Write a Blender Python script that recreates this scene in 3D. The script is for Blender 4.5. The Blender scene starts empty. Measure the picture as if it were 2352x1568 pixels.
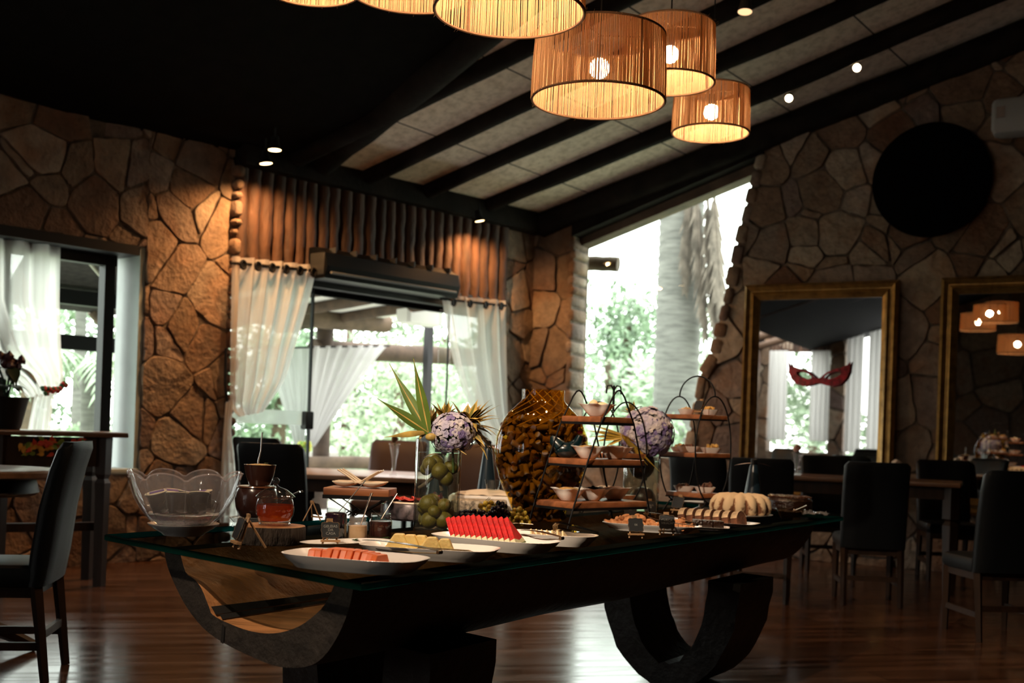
import bpy, bmesh, math, random
from math import sin, cos, pi, radians, hypot, atan2
from mathutils import Vector, Matrix, noise

SC = bpy.context.scene
COL = SC.collection
random.seed(7)

# ---------------------------------------------------------------- camera
F = 2614.0; ROLL = 0.035; CS = cos(ROLL); SN = sin(ROLL); HC = 1.2
cd = bpy.data.cameras.new('camera'); cam = bpy.data.objects.new('camera', cd); COL.objects.link(cam)
cd.sensor_fit = 'HORIZONTAL'; cd.sensor_width = 36.0; cd.lens = F * 36 / 2352
cd.shift_y = 200.0 / 2352; cd.clip_start = 0.05; cd.clip_end = 400
cam.matrix_world = Matrix(((CS, -SN, 0, 0), (0, 0, -1, 0), (SN, CS, 0, HC), (0, 0, 0, 1)))
cd.dof.use_dof = True; cd.dof.focus_distance = 3.9; cd.dof.aperture_fstop = 3.2
SC.camera = cam

# ---------------------------------------------------------------- sky and exposure
W = bpy.data.worlds.new('overcast_sky'); SC.world = W; W.use_nodes = True
W.node_tree.nodes['Background'].inputs[0].default_value = (1.0, 0.99, 0.965, 1)
W.node_tree.nodes['Background'].inputs[1].default_value = 8.2
vs = SC.view_settings
vs.view_transform = 'Standard'; vs.look = 'None'; vs.gamma = 1.0; vs.use_curve_mapping = False
vs.exposure = -0.35
SC.cycles.max_bounces = 10; SC.cycles.diffuse_bounces = 4; SC.cycles.glossy_bounces = 4
SC.cycles.transmission_bounces = 8; SC.cycles.transparent_max_bounces = 16
SC.cycles.caustics_reflective = False; SC.cycles.caustics_refractive = False
SC.cycles.sample_clamp_indirect = 4.0
SC.cycles.use_denoising = True
SC.cycles.use_adaptive_sampling = True; SC.cycles.adaptive_threshold = 0.02

BULB_L = 450.0      # radiance of the pendant bulbs
SPOT_W = 130.0       # watts of the ceiling spots

# ---------------------------------------------------------------- where things stand (pixel rays -> room points)
def ray(x, y):
    a = x - 1176; b = 984 - y
    return Vector(((a*CS - b*SN)/F, 1.0, (a*SN + b*CS)/F))
CAMP = Vector((0, 0, HC))
def at(x, y, D): return CAMP + ray(x, y)*D
def onz(x, y, z):
    r = ray(x, y); return CAMP + r*((z-HC)/r.z)
def onpl(x, y, p, n):
    r = ray(x, y); return CAMP + r*(((p-CAMP).dot(n))/r.dot(n))
dA = Vector((0.66682, 0.74522, 0)); nA = Vector((0.74522, -0.66682, 0))
dB = Vector((0.86204, -0.50683, 0)); nB = Vector((-0.50683, -0.86204, 0))
C0 = Vector((0.18421, 12.9641, 0)); UP = Vector((0, 0, 1))
def A(s, z, d=0.0): return C0 - dA*s + nA*d + UP*z          # wall with the glass doors
def B(t, z, d=0.0): return C0 + dB*t + nB*d + UP*z          # gable wall with the mirrors
ROT_A = atan2(-dA.y, -dA.x)   # local +x runs along the wall to the left
ROT_B = atan2(dB.y, dB.x)
CTAN = 0.296
def ceil_z(p): return 3.6 + CTAN*((p - C0).dot(nA))
TZ = 0.80
def T(x, y, z=TZ): return onz(x, y, z)

# ---------------------------------------------------------------- materials
MATS = {}
def nt(name):
    m = bpy.data.materials.new(name); m.use_nodes = True
    t = m.node_tree
    return m, t, t.nodes['Principled BSDF'], t.nodes['Material Output']
def setp(b, **k):
    names = dict(rough='Roughness', metal='Metallic', trans='Transmission Weight', ior='IOR', coat='Coat Weight', sss='Subsurface Weight',
                 emis='Emission Strength', spec='Specular IOR Level', sheen='Sheen Weight')
    for q, v in k.items(): b.inputs[names[q]].default_value = v
def c4(c): return (c[0], c[1], c[2], 1)
def mat(name, col, rough=0.5, var=0.0, scale=8.0, bump=0.0, bscale=None, stretch=(1, 1, 1), col2=None, emis=None, detail=6, dist=0.0, **k):
    if name in MATS: return MATS[name]
    m, t, b, o = nt(name)
    setp(b, rough=rough, **k)
    b.inputs['Base Color'].default_value = c4(col)
    if var or col2 or bump:
        tc = t.nodes.new('ShaderNodeTexCoord'); mp = t.nodes.new('ShaderNodeMapping')
        mp.inputs['Scale'].default_value = stretch
        t.links.new(tc.outputs['Object'], mp.inputs[0])
        nz = t.nodes.new('ShaderNodeTexNoise'); nz.inputs['Scale'].default_value = scale
        nz.inputs['Detail'].default_value = detail; nz.inputs['Distortion'].default_value = dist
        t.links.new(mp.outputs[0], nz.inputs[0])
        if var or col2:
            cr = t.nodes.new('ShaderNodeValToRGB')
            a = tuple(max(0, x*(1-var)) for x in col); z = col2 if col2 else tuple(min(1, x*(1+var)) for x in col)
            cr.color_ramp.elements[0].color = c4(a); cr.color_ramp.elements[1].color = c4(z)
            cr.color_ramp.elements[0].position = 0.32; cr.color_ramp.elements[1].position = 0.68
            t.links.new(nz.outputs[0], cr.inputs[0]); t.links.new(cr.outputs[0], b.inputs['Base Color'])
        if bump:
            n2 = t.nodes.new('ShaderNodeTexNoise'); n2.inputs['Scale'].default_value = bscale or scale*4
            n2.inputs['Detail'].default_value = 5
            t.links.new(mp.outputs[0], n2.inputs[0])
            bp = t.nodes.new('ShaderNodeBump'); bp.inputs['Strength'].default_value = bump; bp.inputs['Distance'].default_value = 0.02
            t.links.new(n2.outputs[0], bp.inputs['Height']); t.links.new(bp.outputs[0], b.inputs['Normal'])
    if emis:
        b.inputs['Emission Color'].default_value = c4(emis[0]); b.inputs['Emission Strength'].default_value = emis[1]
    MATS[name] = m
    return m
def thin_glass(name, tint=(1, 1, 1), rough=0.0, body=0.0, bodycol=(1, 1, 1), ior=1.45, ribs=None, gloss=1.0):
    """clear glass: passes light straight through, mirrors at grazing angles, a little milky body where asked"""
    m, t, b, o = nt(name); t.nodes.remove(b)
    tr = t.nodes.new('ShaderNodeBsdfTransparent'); tr.inputs[0].default_value = c4(tint)
    gl = t.nodes.new('ShaderNodeBsdfGlossy'); gl.inputs['Roughness'].default_value = rough
    fr = t.nodes.new('ShaderNodeFresnel'); fr.inputs[0].default_value = ior
    mx = t.nodes.new('ShaderNodeMixShader')
    if gloss != 1.0:
        mm = t.nodes.new('ShaderNodeMath'); mm.operation = 'MULTIPLY'; mm.inputs[1].default_value = gloss
        t.links.new(fr.outputs[0], mm.inputs[0]); t.links.new(mm.outputs[0], mx.inputs[0])
    else: t.links.new(fr.outputs[0], mx.inputs[0])
    ge = t.nodes.new('ShaderNodeNewGeometry'); iv = t.nodes.new('ShaderNodeMath'); iv.operation = 'SUBTRACT'; iv.inputs[0].default_value = 1; t.links.new(ge.outputs['Backfacing'], iv.inputs[1])
    ff = t.nodes.new('ShaderNodeMath'); ff.operation = 'MULTIPLY'; src = mx.inputs[0].links[0].from_socket
    t.links.new(src, ff.inputs[0]); t.links.new(iv.outputs[0], ff.inputs[1]); t.links.new(ff.outputs[0], mx.inputs[0])
    base = tr
    if body:
        df = t.nodes.new('ShaderNodeBsdfDiffuse'); df.inputs[0].default_value = c4(bodycol)
        tl = t.nodes.new('ShaderNodeBsdfTranslucent'); tl.inputs[0].default_value = c4(bodycol)
        m1 = t.nodes.new('ShaderNodeMixShader'); m1.inputs[0].default_value = 0.5
        t.links.new(df.outputs[0], m1.inputs[1]); t.links.new(tl.outputs[0], m1.inputs[2])
        m2 = t.nodes.new('ShaderNodeMixShader'); m2.inputs[0].default_value = body
        t.links.new(tr.outputs[0], m2.inputs[1]); t.links.new(m1.outputs[0], m2.inputs[2]); base = m2
    t.links.new(base.outputs[0], mx.inputs[1]); t.links.new(gl.outputs[0], mx.inputs[2])
    if ribs:
        tc = t.nodes.new('ShaderNodeTexCoord'); mp = t.nodes.new('ShaderNodeMapping'); mp.inputs['Scale'].default_value = ribs[1]
        nz = t.nodes.new('ShaderNodeTexNoise'); nz.inputs['Scale'].default_value = ribs[0]
        bp = t.nodes.new('ShaderNodeBump'); bp.inputs['Strength'].default_value = ribs[2]; bp.inputs['Distance'].default_value = 0.01
        t.links.new(tc.outputs['Object'], mp.inputs[0]); t.links.new(mp.outputs[0], nz.inputs[0])
        t.links.new(nz.outputs[0], bp.inputs['Height'])
        for n in (gl, fr): t.links.new(bp.outputs[0], n.inputs['Normal'])
    t.links.new(mx.outputs[0], o.inputs[0])
    MATS[name] = m
    return m
def cloth_mat(name, col, trans=0.1, tl=0.6, weave=0.0):
    m, t, b, o = nt(name); t.nodes.remove(b)
    df = t.nodes.new('ShaderNodeBsdfDiffuse'); df.inputs[0].default_value = c4(col)
    tn = t.nodes.new('ShaderNodeBsdfTranslucent'); tn.inputs[0].default_value = c4(col)
    tr = t.nodes.new('ShaderNodeBsdfTransparent')
    m1 = t.nodes.new('ShaderNodeMixShader'); m1.inputs[0].default_value = tl
    m2 = t.nodes.new('ShaderNodeMixShader'); m2.inputs[0].default_value = trans
    t.links.new(df.outputs[0], m1.inputs[1]); t.links.new(tn.outputs[0], m1.inputs[2])
    t.links.new(m1.outputs[0], m2.inputs[1]); t.links.new(tr.outputs[0], m2.inputs[2])
    t.links.new(m2.outputs[0], o.inputs[0]); MATS[name] = m
    return m

# ---------------------------------------------------------------- mesh builder
class MB:
    def __init__(s): s.v = []; s.f = []; s.rnd = []; s.cur = 0.0
    def add(s, vs, fs):
        o = len(s.v); s.v += [tuple(p) for p in vs]
        for f in fs: s.f.append([i+o for i in f]); s.rnd.append(s.cur)
        return s
    def box(s, c, size, rz=0.0, M=None, taper=1.0, bev=0.0):
        hx, hy, hz = size[0]/2, size[1]/2, size[2]/2
        if M is None: M = Matrix.Rotation(rz, 3, 'Z')
        c = Vector(c)
        if bev <= 0:
            P = [(-hx, -hy, -hz), (hx, -hy, -hz), (hx, hy, -hz), (-hx, hy, -hz)]
            P += [(x*taper, y*taper, -z) for x, y, z in P]
            return s.add([c + M @ Vector(p) for p in P], [(3, 2, 1, 0), (4, 5, 6, 7), (0, 1, 5, 4), (1, 2, 6, 5), (2, 3, 7, 6), (3, 0, 4, 7)])
        b = min(bev, hx*.99, hy*.99, hz*.99)
        rings = []
        for z, k in ((-hz, b), (-hz+b*.3, b*.3), (-hz+b, 0), (hz-b, 0), (hz-b*.3, b*.3), (hz, b)):
            x, y = hx-k, hy-k; q = b*.6
            t = 1.0 if z < 0 else taper
            rings.append([c + M @ Vector((px*t, py*t, z)) for px, py in ((-x, -y+q), (-x+q, -y), (x-q, -y), (x, -y+q), (x, y-q), (x-q, y), (-x+q, y), (-x, y-q))])
        return s.loft(rings)
    def loft(s, rings, cap=True, close=True):
        n = len(rings[0]); o = len(s.v)
        for r in rings: s.v += [tuple(p) for p in r]
        for k in range(len(rings)-1):
            for i in range(n if close else n-1):
                j = (i+1) % n
                s.f.append([o+k*n+i, o+k*n+j, o+(k+1)*n+j, o+(k+1)*n+i]); s.rnd.append(s.cur)
        if cap:
            s.f.append([o+i for i in range(n)][::-1]); s.rnd.append(s.cur)
            s.f.append([o+(len(rings)-1)*n+i for i in range(n)]); s.rnd.append(s.cur)
        return s
    def tube(s, pts, r, n=8, cap=True, closed=False, flat=1.0):
        pts = [Vector(p) for p in pts]; R = r if isinstance(r, (list, tuple)) else [r]*len(pts)
        rings = []; up = None; N = len(pts)
        for i, p in enumerate(pts):
            if closed: d = pts[(i+1) % N] - pts[i-1]
            else: d = pts[min(i+1, N-1)] - pts[max(i-1, 0)]
            if d.length < 1e-9: d = Vector((0, 0, 1))
            d.normalize()
            if up is None:
                up = Vector((0, 0, 1)) if abs(d.z) < .9 else Vector((1, 0, 0))
            u = up - d*up.dot(d)
            if u.length < 1e-5: u = d.orthogonal()
            u.normalize(); w = d.cross(u); up = u
            rings.append([p + (u*cos(2*pi*k/n)*flat + w*sin(2*pi*k/n))*R[i] for k in range(n)])
        if closed: rings.append(rings[0]); cap = False
        return s.loft(rings, cap)
    def cyl(s, p0, p1, r0, r1=None, n=16): return s.tube([p0, p1], [r0, r0 if r1 is None else r1], n)
    def lathe(s, prof, n=32, c=(0, 0, 0), wave=None, cap=False):
        rings = []
        for q, (r, z) in enumerate(prof):
            ring = []
            for k in range(n):
                a = 2*pi*k/n; rr, zz = (wave(r, z, a, q) if wave else (r, z))
                ring.append((c[0]+rr*cos(a), c[1]+rr*sin(a), c[2]+zz))
            rings.append(ring)
        return s.loft(rings, cap)
    def sphere(s, c, r, n=12, m=8, sc=(1, 1, 1), M=None, jit=0.0, seed=0):
        c = Vector(c); rings = []
        for j in range(m+1):
            th = pi*j/m
            if j in (0, m): th = 1e-3 if j == 0 else pi-1e-3
            ring = []
            for k in range(n):
                p = Vector((sin(th)*cos(2*pi*k/n)*sc[0], sin(th)*sin(2*pi*k/n)*sc[1], -cos(th)*sc[2]))*r
                if jit: p *= 1+jit*noise.noise(p/r*1.3 + Vector((seed*3.1, seed, 0)))
                if M: p = M @ p
                ring.append(c+p)
            rings.append(ring)
        return s.loft(rings)
    def grid(s, fn, nu, nv):
        o = len(s.v)
        for j in range(nv+1):
            for i in range(nu+1): s.v.append(tuple(fn(i/nu, j/nv)))
        for j in range(nv):
            for i in range(nu):
                a = o+j*(nu+1)+i
                s.f.append([a, a+1, a+nu+2, a+nu+1]); s.rnd.append(s.cur)
        return s
    def prism(s, poly, f0, f1):
        """poly: 2-D points; f0/f1 map them to the two faces"""
        n = len(poly)
        return s.add([f0(*p) for p in poly] + [f1(*p) for p in poly],
                     [list(range(n))[::-1], list(range(n, 2*n))] + [[i, (i+1) % n, n+(i+1) % n, n+i] for i in range(n)])
    def leaf(s, base, d, side, L, w, bend=0.0, n=5, fold=0.15, up=None):
        d = Vector(d).normalized(); side = Vector(side); side = (side - d*side.dot(d)).normalized()
        nn = d.cross(side).normalized() if up is None else Vector(up)
        P = []; Fs = []
        for i in range(n+1):
            u = i/n; ww = w*(0.35+0.65*sin(pi*min(1, u*1.1+.08)))*(1-u**3) if u < 1 else 0.0008
            c = Vector(base) + d*L*u*(1-abs(bend)*.25*u) + Vector((0, 0, -1))*bend*L*u*u
            P += [c - side*ww + nn*fold*ww, c, c + side*ww + nn*fold*ww]
        for i in range(n):
            a = i*3; Fs += [(a, a+1, a+4, a+3), (a+1, a+2, a+5, a+4)]
        return s.add(P, Fs)
    def build(s, name, m, parent=None, smooth=True, angle=38, loc=None, solid=0.0):
        me = bpy.data.meshes.new(name); me.from_pydata(s.v, [], s.f)
        bm = bmesh.new(); bm.from_mesh(me)
        bmesh.ops.recalc_face_normals(bm, faces=bm.faces[:]); bm.to_mesh(me); bm.free()
        if any(s.rnd):
            at_ = me.attributes.new('rnd', 'FLOAT', 'FACE'); at_.data.foreach_set('value', s.rnd)
        me.materials.append(m)
        if smooth:
            me.shade_smooth()
            try: me.set_sharp_from_angle(angle=radians(angle))
            except Exception: pass
        o = bpy.data.objects.new(name, me); COL.objects.link(o)
        if parent: o.parent = parent
        if loc: o.location = loc
        if solid:
            md = o.modifiers.new('solid', 'SOLIDIFY'); md.thickness = solid; md.offset = -1
        return o
def tag(o, label=None, cat=None, group=None, kind=None):
    if label: o['label'] = label
    if cat: o['category'] = cat
    if group: o['group'] = group
    if kind: o['kind'] = kind
    return o
def thing(name, label, cat, loc=(0, 0, 0), rz=0.0, group=None):
    o = bpy.data.objects.new(name, None); COL.objects.link(o); o.empty_display_size = .05
    o.location = loc; o.rotation_euler = (0, 0, rz)
    return tag(o, label, cat, group)
def struct(o): o['kind'] = 'structure'; return o
def copy_tree(o, parent=None):
    c = o.copy(); COL.objects.link(c)
    if parent: c.parent = parent
    for ch in list(o.children): copy_tree(ch, c)
    return c
def dup(o, loc, rz=None, label=None, group=None, scale=None):
    c = copy_tree(o); c.location = loc
    if rz is not None: c.rotation_euler = (0, 0, rz)
    if label: c['label'] = label
    if group: c['group'] = group
    if scale: c.scale = (scale,)*3 if not isinstance(scale, (tuple, list)) else scale
    return c
def text_mb(body, size, name, m, parent, loc, rot, ext=0.001):
    cu = bpy.data.curves.new(name, 'FONT'); cu.body = body; cu.size = size; cu.align_x = 'CENTER'; cu.align_y = 'CENTER'
    cu.extrude = ext; cu.space_line = 0.95
    o = bpy.data.objects.new(name, cu); COL.objects.link(o); cu.materials.append(m)
    me = bpy.data.meshes.new_from_object(o); me.materials.clear(); me.materials.append(m)
    q = bpy.data.objects.new(name, me); COL.objects.link(q); bpy.data.objects.remove(o); bpy.data.curves.remove(cu)
    q.parent = parent; q.location = loc; q.rotation_euler = rot
    return q
ORD = ['first', 'second', 'third', 'fourth', 'fifth', 'sixth', 'seventh', 'eighth', 'ninth', 'tenth', 'eleventh', 'twelfth', 'thirteenth',
       'fourteenth', 'fifteenth', 'sixteenth', 'seventeenth', 'eighteenth', 'nineteenth', 'twentieth', 'twenty-first', 'twenty-second',
       'twenty-third', 'twenty-fourth', 'twenty-fifth', 'twenty-sixth', 'twenty-seventh', 'twenty-eighth', 'twenty-ninth', 'thirtieth']
# ---------------------------------------------------------------- the palette
def stone_mat():
    m, t, b, o = nt('flagstone'); N = t.nodes; L = t.links
    at_ = N.new('ShaderNodeAttribute'); at_.attribute_name = 'rnd'
    cr = N.new('ShaderNodeValToRGB'); e = cr.color_ramp.elements
    cols = [(0, (.17, .112, .07)), (.2, (.28, .20, .135)), (.4, (.155, .08, .043)), (.55, (.36, .285, .21)), (.7, (.20, .146, .105)), (.85, (.19, .13, .108)), (1, (.42, .34, .255))]
    e[0].position = 0; e[0].color = c4(cols[0][1]); e[1].position = 1; e[1].color = c4(cols[-1][1])
    for p, c in cols[1:-1]:
        q = e.new(p); q.color = c4(c)
    L.new(at_.outputs['Fac'], cr.inputs[0])
    tc = N.new('ShaderNodeTexCoord')
    n1 = N.new('ShaderNodeTexNoise'); n1.inputs['Scale'].default_value = 9; n1.inputs['Detail'].default_value = 8; n1.inputs['Roughness'].default_value = .65
    L.new(tc.outputs['Object'], n1.inputs[0])
    n3 = N.new('ShaderNodeTexNoise'); n3.inputs['Scale'].default_value = 2.4; n3.inputs['Detail'].default_value = 4
    L.new(tc.outputs['Object'], n3.inputs[0])
    mr = N.new('ShaderNodeMapRange'); mr.inputs[1].default_value = .3; mr.inputs[2].default_value = .75; mr.inputs[3].default_value = .55; mr.inputs[4].default_value = 1.15
    L.new(n1.outputs[0], mr.inputs[0])
    mx = N.new('ShaderNodeMix'); mx.data_type = 'RGBA'; mx.blend_type = 'MULTIPLY'; mx.inputs[0].default_value = 1
    L.new(cr.outputs[0], mx.inputs[6]); L.new(mr.outputs[0], mx.inputs[7])
    m2 = N.new('ShaderNodeMix'); m2.data_type = 'RGBA'; m2.blend_type = 'MULTIPLY'
    r2 = N.new('ShaderNodeMapRange'); r2.inputs[1].default_value = .5; r2.inputs[2].default_value = .7; r2.inputs[4].default_value = .7
    L.new(n3.outputs[0], r2.inputs[0]); L.new(r2.outputs[0], m2.inputs[0])
    L.new(mx.outputs[2], m2.inputs[6]); m2.inputs[7].default_value = (.85, .52, .30, 1)
    L.new(m2.outputs[2], b.inputs['Base Color'])
    n2 = N.new('ShaderNodeTexNoise'); n2.inputs['Scale'].default_value = 26; n2.inputs['Detail'].default_value = 8
    L.new(tc.outputs['Object'], n2.inputs[0])
    bp = N.new('ShaderNodeBump'); bp.inputs['Strength'].default_value = .7; bp.inputs['Distance'].default_value = .025
    L.new(n2.outputs[0], bp.inputs['Height']); L.new(bp.outputs[0], b.inputs['Normal'])
    setp(b, rough=.85)
    return m
STONE = stone_mat()
MORTAR = mat('mortar', (.11, .083, .062), .95, var=.4, scale=14, bump=.6)
def floor_mat():
    m, t, b, o = nt('wood_floor'); N = t.nodes; L = t.links
    tc = N.new('ShaderNodeTexCoord'); mp = N.new('ShaderNodeMapping'); mp.inputs['Rotation'].default_value = (0, 0, -.25)
    L.new(tc.outputs['Object'], mp.inputs[0])
    br = N.new('ShaderNodeTexBrick'); br.inputs['Scale'].default_value = 1; br.inputs['Brick Width'].default_value = 1.1; br.inputs['Row Height'].default_value = .24
    br.inputs['Mortar Size'].default_value = .004; br.inputs['Color1'].default_value = (.062, .027, .013, 1); br.inputs['Color2'].default_value = (.10, .044, .022, 1); br.inputs['Mortar'].default_value = (.02, .01, .006, 1)
    L.new(mp.outputs[0], br.inputs[0])
    m2 = N.new('ShaderNodeMapping'); m2.inputs['Scale'].default_value = (.5, 5, 1); L.new(mp.outputs[0], m2.inputs[0])
    nz = N.new('ShaderNodeTexNoise'); nz.inputs['Scale'].default_value = 2.2; nz.inputs['Detail'].default_value = 7; nz.inputs['Distortion'].default_value = .6
    L.new(m2.outputs[0], nz.inputs[0])
    mr = N.new('ShaderNodeMapRange'); mr.inputs[1].default_value = .35; mr.inputs[2].default_value = .7; mr.inputs[3].default_value = .5; mr.inputs[4].default_value = 1.15
    L.new(nz.outputs[0], mr.inputs[0])
    mx = N.new('ShaderNodeMix'); mx.data_type = 'RGBA'; mx.blend_type = 'MULTIPLY'; mx.inputs[0].default_value = 1
    L.new(br.outputs[0], mx.inputs[6]); L.new(mr.outputs[0], mx.inputs[7]); L.new(mx.outputs[2], b.inputs['Base Color'])
    r2 = N.new('ShaderNodeMapRange'); r2.inputs[1].default_value = .3; r2.inputs[2].default_value = .7; r2.inputs[3].default_value = .13; r2.inputs[4].default_value = .27
    L.new(nz.outputs[0], r2.inputs[0]); L.new(r2.outputs[0], b.inputs['Roughness'])
    return m
FLOORM = floor_mat()
def panel_mat():
    m, t, b, o = nt('ceiling_panel'); N = t.nodes; L = t.links
    tc = N.new('ShaderNodeTexCoord'); sx = N.new('ShaderNodeSeparateXYZ'); L.new(tc.outputs['Object'], sx.inputs[0])
    def seam(sock, step, off):
        a = N.new('ShaderNodeMath'); a.operation = 'MULTIPLY_ADD'; a.inputs[1].default_value = 1/step; a.inputs[2].default_value = off; L.new(sock, a.inputs[0])
        f = N.new('ShaderNodeMath'); f.operation = 'FRACT'; L.new(a.outputs[0], f.inputs[0])
        c = N.new('ShaderNodeMath'); c.operation = 'LESS_THAN'; c.inputs[1].default_value = .016/step; L.new(f.outputs[0], c.inputs[0])
        return c
    s1 = seam(sx.outputs[1], 1.15, .35)
    nz = N.new('ShaderNodeTexNoise'); nz.inputs['Scale'].default_value = 11; nz.inputs['Detail'].default_value = 8; nz.inputs['Roughness'].default_value = .7
    L.new(tc.outputs['Object'], nz.inputs[0])
    cr = N.new('ShaderNodeValToRGB'); cr.color_ramp.elements[0].position = .36; cr.color_ramp.elements[1].position = .56
    cr.color_ramp.elements[0].color = (.55, .455, .36, 1); cr.color_ramp.elements[1].color = (.82, .71, .60, 1)
    L.new(nz.outputs[0], cr.inputs[0])
    mx = N.new('ShaderNodeMix'); mx.data_type = 'RGBA'; L.new(s1.outputs[0], mx.inputs[0]); L.new(cr.outputs[0], mx.inputs[6]); mx.inputs[7].default_value = (.04, .03, .025, 1)
    L.new(mx.outputs[2], b.inputs['Base Color']); setp(b, rough=.9)
    return m
PANEL = panel_mat()
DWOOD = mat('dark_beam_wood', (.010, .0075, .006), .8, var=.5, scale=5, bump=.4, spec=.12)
DBOARD = mat('shade_black_boards', (.004, .0035, .0035), .9, var=.4, scale=6, spec=.05)  # near-black colour stands in for the shade of the unlit ceiling
LOGM = mat('valance_log_wood', (.06, .027, .013), .7, var=.55, scale=4, bump=.6, bscale=18, stretch=(3, 3, .8))
BARK = mat('pale_log', (.105, .072, .045), .8, var=.35, scale=5, bump=.3)
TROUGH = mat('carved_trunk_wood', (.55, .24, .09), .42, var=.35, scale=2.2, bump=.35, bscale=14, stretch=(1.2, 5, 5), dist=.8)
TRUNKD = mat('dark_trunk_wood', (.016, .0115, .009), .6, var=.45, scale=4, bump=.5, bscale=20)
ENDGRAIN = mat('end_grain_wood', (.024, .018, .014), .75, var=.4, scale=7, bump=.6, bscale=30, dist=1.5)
TWOOD = mat('polished_table_wood', (.13, .065, .034), .28, var=.35, scale=3, stretch=(.6, 6, 6))
DTWOOD = mat('dark_table_wood', (.022, .011, .006), .5, spec=.2, var=.35, scale=3, stretch=(6, 6, .7))
LEATHER = mat('black_leather', (.005, .0065, .008), .42, spec=.16, bump=.15, bscale=220)
BLEATHER = mat('brown_leather', (.045, .021, .012), .45, spec=.25, bump=.15, bscale=220)
BRASS = mat('aged_gilt', (.30, .175, .05), .42, metal=.75, var=.35, scale=12)
MIRROR = mat('mirror_silver', (.82, .84, .82), .01, metal=1.0)
BLACK = mat('black_paint', (.005, .0055, .006), .5, spec=.3)
BMETAL = mat('black_wire', (.004, .004, .0045), .6, spec=.2)
WHITEP = mat('white_plaster', (.36, .42, .40), .8, var=.06, scale=6)
WHITE = mat('white_porcelain', (.86, .82, .78), .22, coat=.3)
CREAM = mat('cream_porcelain', (.80, .66, .50), .3)
SHEER = cloth_mat('sheer_curtain', (.86, .85, .83), .12, .70)
SHEERO = cloth_mat('veranda_curtain', (.62, .62, .62), .03, .5)
NAPKIN = mat('white_cloth', (.75, .62, .48), .9)
PANE = thin_glass('window_pane', (.90, .95, .92), ior=1.45)
GLASS = thin_glass('clear_glass', (.93, .95, .94), .0, .008, ior=1.5, gloss=2.2)
FROST = thin_glass('rippled_glass', (.95, .95, .96), .08, .085, (.9, .88, .9), ribs=(30, (1, 1, .12), .5), gloss=1.3)
AMBER = thin_glass('amber_glass', (.955, .81, .42), ior=1.5, ribs=(14, (1, 1, 1), .12), gloss=1.0)
TGLASS = thin_glass('table_glass', (.48, .51, .50), ior=1.52, gloss=1.25)
def edge_mat():
    m, t, b, o = nt('glass_edge'); t.nodes.remove(b)
    tl = t.nodes.new('ShaderNodeBsdfTranslucent'); tl.inputs[0].default_value = (.004, .10, .10, 1)
    tr = t.nodes.new('ShaderNodeBsdfTransparent'); tr.inputs[0].default_value = (.004, .08, .08, 1)
    gl = t.nodes.new('ShaderNodeBsdfGlossy'); gl.inputs['Roughness'].default_value = .12
    m1 = t.nodes.new('ShaderNodeMixShader'); m1.inputs[0].default_value = .35; m2 = t.nodes.new('ShaderNodeMixShader'); m2.inputs[0].default_value = .05
    t.links.new(tl.outputs[0], m1.inputs[1]); t.links.new(tr.outputs[0], m1.inputs[2]); t.links.new(m1.outputs[0], m2.inputs[1]); t.links.new(gl.outputs[0], m2.inputs[2]); t.links.new(m2.outputs[0], o.inputs[0])
    return m
TEDGE = edge_mat()
WATER = thin_glass('vase_water', (.93, .95, .88), ior=1.33)
ACRYL = thin_glass('clear_acrylic', (.80, .80, .78), .05, .06, ior=1.45)
STEEL = mat('polished_steel', (.75, .72, .68), .34, metal=1.0)
TRAY = mat('reddish_tray_wood', (.29, .10, .036), .42, var=.35, scale=3.5, stretch=(1, 8, 8), dist=.5)
EASEL = mat('easel_wood', (.36, .20, .09), .6)
CHALK = mat('chalkboard', (.012, .013, .015), .6)
CHALKW = mat('chalk_writing', (.28, .28, .26), .9)
GOLDL = mat('amber_string', (.5, .3, .1), .9)
LEAFM = mat('outdoor_leaf', (.19, .27, .17), .55, var=.45, scale=1.6)
LEAFP = mat('outdoor_leaf_pale', (.34, .44, .30), .55, var=.4, scale=1.4)
def jute():
    m, t, b, o = nt('jute_cord'); t.nodes.remove(b)
    df = t.nodes.new('ShaderNodeBsdfDiffuse'); df.inputs[0].default_value = (.62, .39, .205, 1)
    tl = t.nodes.new('ShaderNodeBsdfTranslucent'); tl.inputs[0].default_value = (.66, .41, .20, 1)
    mx = t.nodes.new('ShaderNodeMixShader'); mx.inputs[0].default_value = .5
    t.links.new(df.outputs[0], mx.inputs[1]); t.links.new(tl.outputs[0], mx.inputs[2]); t.links.new(mx.outputs[0], o.inputs[0])
    return m
JUTE = jute()
def emit(name, col, s):
    m, t, b, o = nt(name); t.nodes.remove(b)
    e = t.nodes.new('ShaderNodeEmission'); e.inputs[0].default_value = c4(col); e.inputs[1].default_value = s
    t.links.new(e.outputs[0], o.inputs[0]); return m
BULB = emit('lit_bulb', (1.0, .66, .40), BULB_L)
SPOTF = emit('lit_spot_lens', (1.0, .62, .28), 14.0)
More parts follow.
